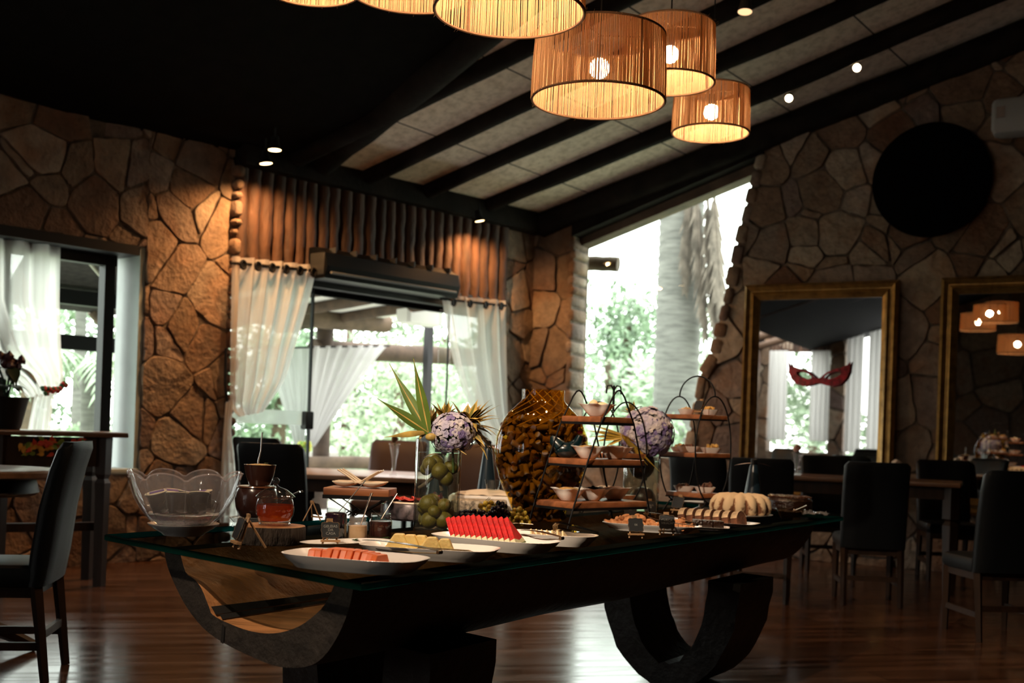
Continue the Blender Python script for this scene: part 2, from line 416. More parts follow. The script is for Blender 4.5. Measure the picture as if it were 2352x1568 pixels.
# ---------------------------------------------------------------- stone walls: real flagstones set in mortar
def clip(poly, nx, ny, d):
    out = []; n = len(poly)
    for i in range(n):
        p, q = poly[i], poly[(i+1) % n]
        a = p[0]*nx+p[1]*ny-d; b = q[0]*nx+q[1]*ny-d
        if a <= 0: out.append(p)
        if (a < 0 < b) or (b < 0 < a):
            t = a/(a-b); out.append((p[0]+(q[0]-p[0])*t, p[1]+(q[1]-p[1])*t))
    return out
def area(p): return sum(p[i][0]*p[(i+1) % len(p)][1]-p[(i+1) % len(p)][0]*p[i][1] for i in range(len(p)))/2
def stones(mb, region, fn, step=.34, gap=.016, h=.035, seed=1, ax=1.0):
    """fn(u, v, d) -> point; region: simple polygon; each flagstone is a raised, rounded, irregular slab"""
    rnd = random.Random(seed)
    us = [p[0] for p in region]; vs_ = [p[1] for p in region]
    u0, u1, v0, v1 = min(us)-step, max(us)+step, min(vs_)-step, max(vs_)+step
    seeds = []
    nu = max(1, int((u1-u0)/(step*ax))); nv = max(1, int((v1-v0)/(step/ax)))
    for j in range(nv+1):
        for i in range(nu+1):
            if rnd.random() < .12: continue
            w = rnd.random()
            seeds.append((u0+(i+rnd.uniform(.02, .98)+(.5 if j % 2 else 0))*(u1-u0)/nu, v0+(j+rnd.uniform(.02, .98))*(v1-v0)/nv, (w*w)*step*step*.55))
            if rnd.random() < .16: seeds.append((seeds[-1][0]+rnd.uniform(.3, .6)*step*rnd.choice((-1, 1)), seeds[-1][1]+rnd.uniform(.3, .6)*step*rnd.choice((-1, 1)), 0))
    for k, (sx, sy, sw) in enumerate(seeds):
        poly = list(region)
        for q, (tx, ty, tw) in enumerate(seeds):
            if q == k: continue
            dx, dy = tx-sx, ty-sy; L = hypot(dx, dy)
            if L > step*3.4 or L < 1e-6: continue
            nx, ny = dx/L, dy/L
            off = (L*L + sw - tw)/(2*L)
            poly = clip(poly, nx, ny, sx*nx+sy*ny+off-gap/2*rnd.uniform(.5, 1.6))
            if len(poly) < 3: break
        if len(poly) < 3: continue
        a = area(poly)
        if abs(a) < .0016: continue
        if a < 0: poly = poly[::-1]
        # subdivide, round and roughen the outline
        pts = []
        n = len(poly)
        for i in range(n):
            p, q = poly[i], poly[(i+1) % n]; L = hypot(q[0]-p[0], q[1]-p[1]); m = max(3, min(10, int(L/.028)))
            pts += [(p[0]+(q[0]-p[0])*t/m, p[1]+(q[1]-p[1])*t/m) for t in range(m)]
        for _ in range(1):
            pts = [((pts[i-1][0]+2*pts[i][0]+pts[(i+1) % len(pts)][0])/4, (pts[i-1][1]+2*pts[i][1]+pts[(i+1) % len(pts)][1])/4) for i in range(len(pts))]
        cx = sum(p[0] for p in pts)/len(pts); cy = sum(p[1] for p in pts)/len(pts)
        pts = [(p[0]+.014*noise.noise(Vector((p[0]*9, p[1]*9, k))), p[1]+.014*noise.noise(Vector((p[0]*9, p[1]*9, k+50.)))) for p in pts]
        hh = h*rnd.uniform(.6, 1.35); tx, ty = rnd.uniform(-.06, .06), rnd.uniform(-.06, .06)
        def ring(s_, d): return [fn(cx+(p[0]-cx)*s_, cy+(p[1]-cy)*s_, d+((p[0]-cx)*tx+(p[1]-cy)*ty if d > h*.4 else 0) + (.006*noise.noise(Vector((p[0]*14, p[1]*14, k))) if d > h*.4 else 0)) for p in pts]
        r = math.sqrt(abs(a)); s1 = 1-.010/r*1.2; s2 = 1-.020/r
        mb.cur = rnd.uniform(.02, 1)
        rings = [ring(1, -.01), ring(1, hh*.8), ring(1-.009/r, hh)]; s2 = 1-.009/r
        for s_ in (.62, .3): rings.append(ring(s2*s_, hh*(1+.05*(1-s_))))
        mb.loft(rings)
    mb.cur = 0.0
def wall(name, regions, fn, thick=.35, **k):
    """one wall: a mortar core with its flagstones as its facing"""
    core = MB()
    for r in regions: core.prism(r, lambda u, v: fn(u, v, 0), lambda u, v: fn(u, v, -thick))
    o = struct(core.build(name, MORTAR, smooth=False))
    f = MB()
    for i, r in enumerate(regions): stones(f, r, fn, seed=k.get('seed', 3)+i*11, **{q: v for q, v in k.items() if q != 'seed'})
    s_ = f.build('flagstone_facing', STONE, o, angle=24)
    return o
def rect(a, b, c, d): return [(a, c), (b, c), (b, d), (a, d)]
fA = lambda u, v, d: A(u, v, d)
fB = lambda u, v, d: B(u, v, d)
HT = 3.62
# wall with the left window and the glass doors (s grows to the left)
wall('wall_left', [rect(4.03, 4.86, 0, 3.85), rect(4.86, 7.3, 2.58, 3.85), rect(4.86, 7.3, 0, .72), rect(7.3, 10.0, 0, 3.85)], fA, seed=5, step=.31, h=.022, ax=.85)
wall('wall_left_end', [rect(10.0, 21.8, 0, 3.85)], fA, seed=17, step=.42)
wall('wall_corner', [rect(-.02, .52, 0, 3.85)], fA, seed=9, step=.30, h=.026)
# the small edge stones of the pier beside the doors
e = MB(); z = 0.02; r_ = random.Random(4)
while z < 3.4:
    hgt = r_.uniform(.07, .17); w = r_.uniform(.10, .17)
    e.cur = r_.uniform(.3, .45) if r_.random() < .6 else r_.uniform(.05, 1)
    M = Matrix((dA, nA, UP)).transposed()
    e.box(A(4.035, z+hgt/2, -.06+r_.uniform(-.02, .02)), (.08, w+.18, hgt-.02), M=M, bev=.03); z += hgt
struct(e.build('trim_1', STONE, angle=60))
for s0, s1, sd in ((.44, .52, 2),):
    e = MB(); z = 0.0
    while z < 2.6:
        hgt = r_.uniform(.1, .2); e.cur = r_.uniform(.4, 1)
        e.box(A(.5, z+hgt/2, -.05), (.09, r_.uniform(.22, .3), hgt-.02), M=M, bev=.03); z += hgt
    struct(e.build('trim_2', STONE, angle=60))
# gable wall: sloping right reveal of the window
zc = lambda t: 3.6+CTAN*.98*t
slope = [(2.62, 4.10), (2.50, 3.58), (2.41, 3.18), (2.33, 2.74), (2.25, 2.38), (2.19, 2.04), (2.06, 1.83), (2.02, 1.56), (1.98, 1.25), (1.93, .96)]
wall('wall_right', [rect(0, .52, 0, 3.75)], fB, seed=21, step=.33, h=.03)
wall('wall_right_gable', [slope[::-1] + [(2.62, zc(2.62)), (7.8, zc(7.8)), (7.8, 0), (1.93, 0)]], fB, seed=31, step=.33, h=.026)
o = MB().prism([(7.8, 0), (14.6, 0), (14.6, 4.6), (8.3, zc(8.3)+.1), (7.8, zc(7.8)+.1)], lambda u, v: fB(u, v, 0), lambda u, v: fB(u, v, -.35)); struct(o.build('wall_right_end', MORTAR, smooth=False))
wall('wall_right_sill', [rect(.52, 1.93, 0, .95)], fB, seed=41, step=.36, h=.026)
e = MB()   # rough edge stones of the sloping reveal and the left reveal
for i in range(len(slope)-1):
    (a, b), (c, d) = slope[i], slope[i+1]; n = max(1, int(hypot(c-a, d-b)/.16))
    for q in range(n):
        t = (q+.5)/n; e.cur = r_.uniform(.1, .95)
        e.box(B(a+(c-a)*t+.03, b+(d-b)*t, -.12), (r_.uniform(.09, .15), .34, hypot(c-a, d-b)/n*.92), M=Matrix((dB, nB, UP)).transposed() @ Matrix.Rotation(atan2(a-c, b-d), 3, 'Y'), bev=.03)
z = .95
while z < 3.3:
    hgt = r_.uniform(.1, .22); e.cur = r_.uniform(.2, 1)
    e.box(B(.5+r_.uniform(-.015, .015), z+hgt/2, -.13), (.08, .34, hgt-.02), M=Matrix((dB, nB, UP)).transposed(), bev=.03); z += hgt
struct(e.build('trim_3', STONE, angle=60))
# far walls of the hall, behind the camera
fR = lambda u, v, d: C0 + dB*14.3 - dA*u - nA*d + UP*v
o = MB().prism(rect(-.5, 22, 0, 5.5), lambda u, v: fR(u, v, 0), lambda u, v: fR(u, v, -.3)); struct(o.build('wall_behind', MORTAR, smooth=False))

# floor
fl = MB(); cs = [A(-.2, 0, -.1), A(21.8, 0, -.1), A(21.8, 0, 14.3) , A(-3.2, 0, 14.3)]
fl.prism([(p.x, p.y) for p in cs], lambda x, y: Vector((x, y, 0)), lambda x, y: Vector((x, y, -.12)))
struct(fl.build('floor', FLOORM, smooth=False))

# ceiling: pale panels above the rafters (local x along the wall, y up the slope)
rise = Vector((dB.x, dB.y, CTAN*dB.dot(nA))); rise_n = rise.normalized()
def CE(s, w): p = C0 - dA*s + dB*w; return p + UP*(3.6 + CTAN*((p-C0).dot(nA)))
M4 = Matrix.Identity(4)
ex, ey = -dA, rise_n; ez = ex.cross(ey).normalized()
for i in range(3): M4[i][0], M4[i][1], M4[i][2] = ex[i], ey[i], ez[i]
M4.translation = CE(0, 0); MI = M4.inverted()
def slab(name, m, pts, th=.08):
    P = [MI @ p for p in pts]; b = MB()
    k = 1 if ez.z > 0 else -1
    b.add(P + [p + Vector((0, 0, th*k)) for p in P], [list(range(len(P))), [len(P)+i for i in range(len(P))][::-1]] + [[i, (i+1) % len(P), len(P)+(i+1) % len(P), len(P)+i] for i in range(len(P))])
    o = b.build(name, m, smooth=False); o.matrix_world = M4; return struct(o)
CN = Vector((-nA.x*CTAN, -nA.y*CTAN, 1))
h0, h1 = onpl(735, 392, C0+UP*3.6, CN), onpl(1120, 85, C0+UP*3.6, CN)
def SW(p): d = p-C0; w = d.dot(nA)/dB.dot(nA); return (-(d-dB*w).dot(dA), w)
(sa, wa), (sb_, wb_) = SW(h0), SW(h1); hs = lambda w: sa+(sb_-sa)*(w-wa)/(wb_-wa)
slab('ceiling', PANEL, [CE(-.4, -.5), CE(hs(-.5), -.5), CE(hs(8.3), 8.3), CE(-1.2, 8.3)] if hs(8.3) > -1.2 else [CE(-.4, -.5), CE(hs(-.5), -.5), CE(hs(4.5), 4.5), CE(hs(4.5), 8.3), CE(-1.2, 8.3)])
slab('ceiling_far', DBOARD, [CE(hs(-.5), -.5), CE(22, -.5), CE(22, 8.3), CE(hs(8.3), 8.3)])  # same roof slope past the hip log, its darkness put into the colour
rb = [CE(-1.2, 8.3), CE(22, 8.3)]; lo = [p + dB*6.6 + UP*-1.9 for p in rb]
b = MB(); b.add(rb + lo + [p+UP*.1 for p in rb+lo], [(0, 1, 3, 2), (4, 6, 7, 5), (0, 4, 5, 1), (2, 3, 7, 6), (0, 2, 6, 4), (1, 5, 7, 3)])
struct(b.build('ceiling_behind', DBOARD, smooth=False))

# rafters, the wall plate and the gable beam
def rough_log(mb, p0, p1, r, n=12, seg=12, seed=0, wob=.06, flat=1.0):
    pts = []; R = []
    for i in range(seg+1):
        u = i/seg; q = Vector((seed*1.7, u*6, 0))
        pts.append(p0.lerp(p1, u) + Vector((noise.noise(q), noise.noise(q+Vector((9, 0, 0))), noise.noise(q+Vector((0, 0, 9)))))*r*.22)
        R.append(r*(1+wob*noise.noise(q*2+Vector((4, 4, 4)))*2))
    return mb.tube(pts, R, n, flat=flat)
ntrim = 4
for i, s_ in enumerate((.95, 1.86, 2.66, 3.5)):
    b = MB(); rough_log(b, CE(s_, -.1)-UP*.06, CE(s_, 8.2)-UP*.06, .09, seed=i+1, seg=22)
    o = b.build('trim_%d' % ntrim, DWOOD, angle=60); struct(o); ntrim += 1
for i, s_ in enumerate((8.5, 10.5, 12.5, 14.5, 16.5, 18.5)):
    b = MB(); rough_log(b, CE(s_, .3)-UP*.10, CE(s_, 8.2)-UP*.10, .10, seed=i+31, seg=10)
    o = b.build('trim_%d' % ntrim, mat('far_rafter_wood', (.10, .055, .03), .7), angle=60); struct(o); ntrim += 1
b = MB(); b.box(A(1.95, 3.52, .05), (4.2, .22, .24), M=Matrix((dA, nA, UP)).transposed(), bev=.04); struct(b.build('trim_%d' % ntrim, DWOOD)); ntrim += 1
b = MB(); rough_log(b, CE(.0, .1)+nB*.04-UP*.13, CE(0, 8.2)+nB*.04-UP*.13, .14, seed=8, seg=22, n=14); struct(b.build('trim_%d' % ntrim, DWOOD, angle=60)); ntrim += 1
# window head along the gable: dark beam and pale plank under it
def zh(t): return 3.36+(4.06-3.36)*(t-.5)/2.1
b = MB()
b.prism([(.5, zh(.5)), (2.66, zh(2.66)), (2.66, zh(2.66)+.36), (.5, zh(.5)+.42)], lambda u, v: B(u, v, .06), lambda u, v: B(u, v, -.14)); struct(b.build('trim_%d' % ntrim, DWOOD, smooth=False)); ntrim += 1
b = MB(); b.prism([(.5, zh(.5)-.09), (2.62, zh(2.62)-.11), (2.62, zh(2.62)), (.5, zh(.5))], lambda u, v: B(u, v, -.12), lambda u, v: B(u, v, -.34)); struct(b.build('trim_%d' % ntrim, BARK, smooth=False)); ntrim += 1
b = MB(); rough_log(b, B(.42, 3.14, -.5), B(.80, 3.12, -.55), .085, seg=4); struct(b.build('trim_%d' % ntrim, BARK, angle=60)); ntrim += 1
# big hip log under the roof, dark
d_ = (h1-h0); b = MB(); rough_log(b, h0-d_*.15-UP*.02-dA*.12, h1+d_*.6-UP*.02-dA*.12, .15, seed=13, seg=14, n=14, wob=.1)
struct(b.build('trim_%d' % ntrim, DWOOD, angle=60)); ntrim += 1

# window glass of the gable, left window frame and panes
b = MB(); b.prism([(.52, .95), (1.95, .95)] + [(a+.1, c) for a, c in slope[::-1]] + [(2.62, zh(2.62)), (.52, zh(.52))], lambda u, v: B(u, v, -.2), lambda u, v: B(u, v, -.206))
struct(b.build('window_1', PANE, smooth=False))
def MA(): return Matrix((dA, nA, UP)).transposed()
w = struct(MB().box(A(6.1, .74, -.16), (2.5, .36, .05), M=MA(), bev=.01).build('window_2', WHITEP))
f = MB()
for s_, wd in ((5.06, .09), (5.93, .10), (7.05, .09)): f.box(A(s_, 1.6, -.24), (wd, .1, 1.78), M=MA())
for z in (.76, 2.46): f.box(A(6.05, z, -.24), (2.1, .1, .09), M=MA())
f.build('window_frame', BLACK, w, smooth=False)
f = MB()
f.box(A(4.882, 1.64, -.18), (.045, .36, 1.88), M=MA())
f.build('reveal', WHITEP, w, smooth=False)
f = MB(); f.box(A(6.08, 2.54, -.17), (2.3, .40, .08), M=MA()); f.build('head_board', BLACK, w, smooth=False)
f = MB(); f.box(A(6.05, 1.6, -.25), (2.0, .006, 1.7), M=MA()); f.build('pane', PANE, w, smooth=False)

# glass doors: header beam, panes, lock, frosted band
d1 = struct(MB().box(A(2.28, 2.53, -.03), (3.4, .2, .16), M=MA(), bev=.01).build('door_1', BLACK))
for a, c in ((.55, 1.25), (1.30, 1.42), (3.10, 3.98)):
    f = MB(); f.box(A((a+c)/2, 1.22, -.05), (c-a, .012, 2.44), M=MA()); f.build('glass_panel', PANE, d1, smooth=False)
f = MB(); f.box(A(3.09, 1.23, -.05), (.02, .03, 2.44), M=MA()); f.build('door_edge', BLACK, d1, smooth=False)
f = MB(); f.box(A(1.28, 1.23, -.05), (.012, .02, 2.44), M=MA()); f.build('door_edge', BLACK, d1, smooth=False)
f = MB(); f.box(A(3.13, 1.21, -.02), (.09, .09, .17), M=MA(), bev=.012); f.build('lock', BLACK, d1)
f = MB(); f.box(A(3.56, 1.23, -.043), (.84, .004, .13), M=MA()); f.build('frosted_band', cloth_mat('frost_film', (.85, .9, .87), .35, .5), d1, smooth=False)

# log valance over the doors: every log its own
s_ = 3.98; i = 0; xs = []
while s_ > .56:
    r = random.uniform(.055, .075); xs.append((s_, r)); s_ -= 2*r + random.uniform(.0, .02)
for i, (s_, r) in enumerate(xs):
    b = MB(); rough_log(b, A(s_, 2.50 + (.1 if 3.1 > s_ > 1.4 else 0) + random.uniform(-.02, .02), .03), A(s_, 3.42, .03), r, seed=i*3.3, seg=9, n=12, wob=.07)
    o = b.build('valance_log', LOGM, angle=60)
    n = len(xs)
    lab = ('%s upright log of the valance counted from the stone pier on the left' % ORD[i]) if i < n/2 else ('%s upright log of the valance counted back from the corner' % ORD[n-1-i])
    tag(o, lab, 'log', 'upright logs above the glass doors')
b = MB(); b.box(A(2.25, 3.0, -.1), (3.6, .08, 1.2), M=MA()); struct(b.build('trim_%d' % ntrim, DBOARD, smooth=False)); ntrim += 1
b = MB(); b.box(A(11, 3.9, .02), (21.5, .3, .2), M=MA()); struct(b.build('trim_%d' % ntrim, DBOARD, smooth=False)); ntrim += 1

# -------- the opposite gable behind the camera: what the mirrors show
GD = 21.0
def Bp(x, y):
    """the point of the opposite gable that a mirror pixel shows"""
    m = onpl(x, y, C0 + nB*.09, nB); r = (m-CAMP).normalized(); r = r - nB*2*r.dot(nB)
    p0 = C0 + nB*GD; k = (p0-m).dot(nB)/r.dot(nB); p = m + r*k
    return ((p-C0).dot(dB), p.z)
fG = lambda u, v, d: C0 + nB*GD + dB*u - nB*d + UP*v
def px(*pts): return [Bp(*p) for p in pts]
k1 = px((1775, 1035), (1900, 1035), (1900, 600), (1775, 600))
k2 = px((1945, 762), (2090, 720), (2090, 1080), (1965, 1050))
u_a, u_b = min(p[0] for p in k1), max(p[0] for p in k1); zb1 = k1[0][1]; zt1 = Bp(1835, 805)[1]; ztop = Bp(1835, 690)[1]
u_c, u_d = min(p[0] for p in k2), max(p[0] for p in k2)
lo_, hi_ = min(u_a, u_c), max(u_b, u_d)
OPQ = cloth_mat('dense_white_curtain', (.7, .7, .68), .0, .2)
regs = [rect(-7, lo_, 0, 6.3), rect(hi_, 15, 0, 6.3)]
mids = sorted([(u_a, u_b), (u_c, u_d)])
regs.append(rect(mids[0][1], mids[1][0], 0, 6))
regs.append(rect(u_a, u_b, 0, zb1)); regs.append(rect(u_a, u_b, zt1+.0, 6))
zs0, zs1 = k2[0][1], k2[1][1]; zw = min(k2[2][1], k2[3][1])
regs.append(rect(u_c, u_d, 0, zw))
du = (k2[0][0], k2[1][0])
regs.append([(du[0], zs0), (du[1], zs1), (du[1], 6), (du[0], 6)] if du[0] < du[1] else [(du[1], zs1), (du[0], zs0), (du[0], 6), (du[1], 6)])
wall('wall_opposite', regs, fG, seed=61, step=.8, h=.07, gap=.05)
MG = Matrix((dB, -nB, UP)).transposed()
b = MB(); n = 16
for i in range(n):
    u = u_a+(u_b-u_a)*(i+.5)/n; b.cyl(fG(u, zt1-.05, .06), fG(u, ztop+.1, .06), abs(u_b-u_a)/n/2, n=8)
struct(b.build('trim_%d' % ntrim, LOGM)); ntrim += 1
def drape(name, P, m, n=40, rows=14, folds=5, amp=.05, nrm=None, label=None, cat='curtain', parent=None, group=None):
    """P(u, v): the cloth's mean sheet; folds push it along nrm"""
    b = MB()
    def fn(u, v):
        p, a = P(u, v)
        return p + nrm*(a*amp*sin(u*folds*2*pi) + .25*amp*sin(u*folds*5.1*pi+v*3))
    b.grid(fn, n, rows)
    o = b.build(name, m, parent, angle=180)
    if label: tag(o, label, cat, group)
    return o
for (xa, xb, lab) in ((1772, 1815, 'a'), (1868, 1912, 'b')):
    pa, pb_ = Bp(xa, 806), Bp(xb, 806); z0_ = Bp(1800, 1010)[1]
    drape('opposite_curtain', lambda u, v: (fG(pa[0]+(pb_[0]-pa[0])*u, pa[1]+(z0_-pa[1])*v, .18), 1), OPQ, 24, 8, 4, .06, -nB,
          'white curtain seen in the gilt mirror, %s of the doorway' % ('left' if lab == 'a' else 'right'), 'curtain')
pa, pb_ = Bp(1948, 770), Bp(2040, 740); pc = Bp(1990, 1040)
for q, lab in ((0, 'left'), (1, 'right')):
    ua = pa[0]+(pb_[0]-pa[0])*(.0 if q == 0 else .55); ub = pa[0]+(pb_[0]-pa[0])*(.42 if q == 0 else 1.0)
    drape('opposite_drape', lambda u, v: (fG(ua+(ub-ua)*u, (pa[1]+(pb_[1]-pa[1])*(ua+(ub-ua)*u-pa[0])/(pb_[0]-pa[0]))*(1-v)+pc[1]*v, .05), 1), OPQ, 24, 8, 3, .06, -nB,
          'grey sheer drape in the slanted window reflected in the mirror, %s half' % lab, 'curtain')
# ---------------------------------------------------------------- outside: lawn, veranda, palm, bushes
LAWN = mat('lawn', (.36, .40, .29), .9, var=.4, scale=3)
PAVE = mat('pale_paving', (.50, .50, .46), .8, var=.2, scale=2)
g = MB(); o_ = [A(60, 0, -.4), A(-60, 0, -.4), A(-60, 0, -90), A(60, 0, -90)]
g.prism([(p.x, p.y) for p in o_], lambda x, y: Vector((x, y, -.10)), lambda x, y: Vector((x, y, -.2)))
struct(g.build('ground_outside', LAWN, smooth=False))
g = MB(); o_ = [B(-.4, 0, -.4), B(30, 0, -.4), B(30, 0, -70), B(-.4, 0, -70)]
struct(g.prism([(p.x, p.y) for p in o_], lambda x, y: Vector((x, y, -.08)), lambda x, y: Vector((x, y, -.16))).build('ground_garden', LAWN, smooth=False))
# veranda behind the glass doors
V = lambda s, out, z: A(s, z, -out)
g = MB(); o_ = [V(9.5, .35, 0), V(-.6, .35, 0), V(-.6, 4.6, 0), V(9.5, 4.6, 0)]
struct(g.prism([(p.x, p.y) for p in o_], lambda x, y: Vector((x, y, 0)), lambda x, y: Vector((x, y, -.09))).build('floor_veranda', PAVE, smooth=False))
VW = mat('veranda_ceiling', (.80, .80, .76), .8)
g = MB(); P = [V(2.7, .5, 2.80), V(-.5, .5, 2.80), V(-.5, 4.5, 2.54), V(2.7, 4.5, 2.54)]
g.add(P + [p+UP*.06 for p in P], [(0, 1, 2, 3), (7, 6, 5, 4), (0, 4, 5, 1), (1, 5, 6, 2), (2, 6, 7, 3), (3, 7, 4, 0)])
struct(g.build('ceiling_veranda', VW, smooth=False))
ntr = 30
for s_ in (2.55, 1.8, 1.0, 0.2):
    b = MB(); rough_log(b, V(s_, .5, 2.74), V(s_, 4.5, 2.48), .07, seed=s_, seg=8); struct(b.build('trim_%d' % ntr, mat('veranda_log', (.07, .045, .027), .8, var=.3), angle=60)); ntr += 1
pl = onpl(650, 736, A(0, 0, -3.2), nA); pr = onpl(888, 743, A(0, 0, -3.2), nA)
b = MB(); rough_log(b, pl + dA*-1.5, pr, .125, seed=3, seg=12); struct(b.build('trim_%d' % ntr, BARK, angle=60)); ntr += 1
p = onpl(742, 900, A(0, 0, -3.95), nA)
b = MB(); b.cyl((p.x, p.y, 0), (p.x, p.y, 2.8), .12, n=14); struct(b.build('trim_%d' % ntr, mat('veranda_post', (.055, .036, .024), .8, var=.3))); ntr += 1
p0, p1 = onpl(700, 1062, A(0, 0, -3.8), nA), onpl(960, 1062, A(0, 0, -3.8), nA)
b = MB(); rough_log(b, p0, p1 + dA*1.5, .09, seed=5, seg=9); struct(b.build('trim_%d' % ntr, BARK, angle=60)); ntr += 1
p0, p1 = onpl(720, 800, A(0, 0, -4.0), nA), onpl(1060, 815, A(0, 0, -4.0), nA)
b = MB(); rough_log(b, p0, p1 + dA*1.0, .13, seed=6, seg=9); struct(b.build('trim_%d' % ntr, mat('veranda_log', (.07, .045, .027)), angle=60)); ntr += 1
p = onpl(985, 760, A(0, 0, -3.4), nA); b = MB(); b.box((p.x, p.y, 1.4), (.1, .1, 2.8), rz=ROT_A); struct(b.build('trim_%d' % ntr, BLACK, smooth=False)); ntr += 1
# outdoor air conditioner hanging in the veranda
p = onpl(965, 720, A(0, 0, -1.9), nA)
ac = thing('air_conditioner', 'white air conditioner hanging outside beyond the glass doors', 'air conditioner', (p.x, p.y, p.z), ROT_A)
b = MB(); b.box((0, 0, 0), (.62, .26, .30), bev=.06); b.build('casing', mat('white_plastic', (.72, .72, .70), .4), ac)
b = MB(); b.box((.26, .135, .06), (.05, .01, .13)); b.build('orange_sticker', mat('sticker_orange', (.7, .18, .04), .5), ac, smooth=False)
b = MB(); b.box((.12, .135, .08), (.05, .01, .06)); b.build('control_panel', BLACK, ac, smooth=False)
b = MB(); b.box((0, 0, .5), (.05, .05, .75)); b.build('hanger', BLACK, ac, smooth=False)
# veranda curtains, gathered to the post
def swag(name, tl, tr, bl, br, plane_off, m, label, folds=6, pow_=1.6, group=None, off=0):
    a, b_, c, d = [onpl(x, y, A(0, 0, -plane_off), nA) for x, y in (tl, tr, bl, br)]
    def P(u, v):
        top = a.lerp(b_, u); bot = c.lerp(d, u); w = v**pow_ if pow_ != 1 else v
        q = top.lerp(bot, w); q.z = top.z + (bot.z-top.z)*v
        return q, 1-.55*v
    return drape(name, P, m, 60, 16, folds, .05, nA, label, 'curtain')
swag('veranda_curtain', (720, 795), (893, 792), (703, 1020), (722, 1025), 3.6, SHEERO, 'white sheer curtain swept back to the veranda post, outside beyond the doors', 7, .9)
swag('veranda_curtain', (600, 800), (716, 797), (676, 1020), (700, 1022), 3.7, SHEERO, 'white sheer curtain left of the veranda post, seen behind the gathered curtain', 6, .9)
b = MB(); p0, p1 = onpl(560, 800, A(0, 0, -3.6), nA), onpl(895, 794, A(0, 0, -3.6), nA)
b.cyl(p0, p1, .012, n=8); tag(b.build('curtain_rod', BMETAL), 'black curtain rod of the veranda curtains beyond the doors', 'rod')
for n_, (xa, ya) in enumerate(((700, 1025),)):
    p = onpl(xa, ya, A(0, 0, -3.5), nA); b = MB(); r_ = random.Random(3)
    for i in range(14): b.sphere(p + Vector((r_.uniform(-.09, .09), r_.uniform(-.04, .04), r_.uniform(-.05, .05))), .035, 6, 4)
    tag(b.build('garland_tieback', mat('garland_yellow', (.7, .5, .06), .7, col2=(.2, .45, .1), scale=20)), 'yellow and green garland tying the veranda curtain to its post', 'garland')
# tables' ends and low veranda wall outside
b = MB(); b.box(A(1.9, .42, -4.35), (5.4, .1, .7), M=MA()); struct(b.build('wall_veranda', PAVE, smooth=False))

# thatched veranda beyond the left window
TH = mat('thatch', (.035, .03, .026), .95, var=.5, scale=12, stretch=(1, 1, 6), bump=.5)
g = MB(); P = [V(5.2, .5, 3.15), V(2.8, .5, 3.15), V(2.8, 3.2, 2.30), V(4.6, 3.2, 2.30)]
g.add(P + [p+UP*.12 for p in P], [(0, 1, 2, 3), (7, 6, 5, 4), (0, 4, 5, 1), (1, 5, 6, 2), (2, 6, 7, 3), (3, 7, 4, 0)])
struct(g.build('roof_thatched', TH, smooth=False))
for (ya, off, hh) in ((683, 2.6, .15), (786, 2.6, .15)):
    p0, p1 = onpl(100, ya, A(0, 0, -off), nA), onpl(268, ya+4, A(0, 0, -off), nA)
    b = MB(); b.box((p0+p1)/2, ((p1-p0).length+.8, .12, hh), M=MA()); struct(b.build('trim_%d' % ntr, BLACK, smooth=False)); ntr += 1
p0, p1 = onpl(190, 585, A(0, 0, -1.6), nA), onpl(258, 665, A(0, 0, -1.6), nA)
b = MB(); b.cyl(p0, p1, .018, n=8); struct(b.build('trim_%d' % ntr, mat('pale_pole', (.5, .5, .4), .7))); ntr += 1
p0, p1 = onpl(213, 712, A(0, 0, -3.2), nA), onpl(252, 758, A(0, 0, -3.2), nA)
b = MB(); b.cyl(p0, p1, .07, n=10); struct(b.build('trim_%d' % ntr, BARK)); ntr += 1

# foliage
def foliage(name, c, rad, n, m, label, cat='bush', seed=0, leaf=.12, sq=1.0, trunk=True, group=None):
    r_ = random.Random(seed); b = MB()
    lumps = [(Vector((r_.gauss(0, .5)*rad, r_.gauss(0, .5)*rad, r_.uniform(.1, 1.0)*rad*1.5*sq)), rad*r_.uniform(.28, .5)) for _ in range(16)]
    for i in range(n):
        lc, lr = r_.choice(lumps)
        d = Vector((r_.gauss(0, 1), r_.gauss(0, 1), r_.gauss(0, 1))).normalized()
        p = Vector(c) + lc + d*lr*r_.uniform(.55, 1.05)
        u = Vector((r_.gauss(0, 1), r_.gauss(0, 1), r_.gauss(0, 1))).normalized(); w = u.orthogonal().normalized()
        L = leaf*.68*r_.uniform(.6, 1.4)
        b.add([p, p+u*L*.5+w*L*.28, p+u*L, p+u*L*.5-w*L*.28], [(0, 1, 2, 3)])
    root = thing(name, label, cat, (0, 0, 0), group=group)
    b.build('foliage', m, root, smooth=False)
    if trunk:
        t = MB(); t.tube([Vector(c)+Vector((0, 0, -.12)), Vector(c)+Vector((.05, .03, rad*.7)), Vector(c)+Vector((-.05, .1, rad*1.4))], [rad*.09, rad*.07, rad*.03], 8); t.build('trunk', BARK, root)
    return root
def gp(x, y, D): p = at(x, y, D); return (p.x, p.y, -.1)
foliage('garden_bush', gp(1400, 900, 24), 2.0, 5200, LEAFP, 'round leafy bush left of the palm trunk, through the slanted window', seed=2, leaf=.26, sq=.95)
foliage('garden_bush', gp(1345, 900, 19), 1.0, 3200, LEAFP, 'low pale green shrub at the bottom left of the slanted window', seed=12, leaf=.18)
foliage('garden_bush', gp(1465, 900, 17), .85, 2600, LEAFP, 'low yellowish shrub in front of the palm trunk, through the slanted window', seed=14, leaf=.2)
foliage('garden_tree', gp(1440, 900, 36), 3.6, 6000, LEAFM, 'tall tree rising behind the bush in the slanted window', 'tree', seed=5, leaf=.38, sq=.9)
foliage('garden_tree', gp(1640, 900, 32), 2.2, 3000, LEAFP, 'distant tree right of the palm trunk, through the slanted window', 'tree', seed=6, leaf=.3, sq=.7)
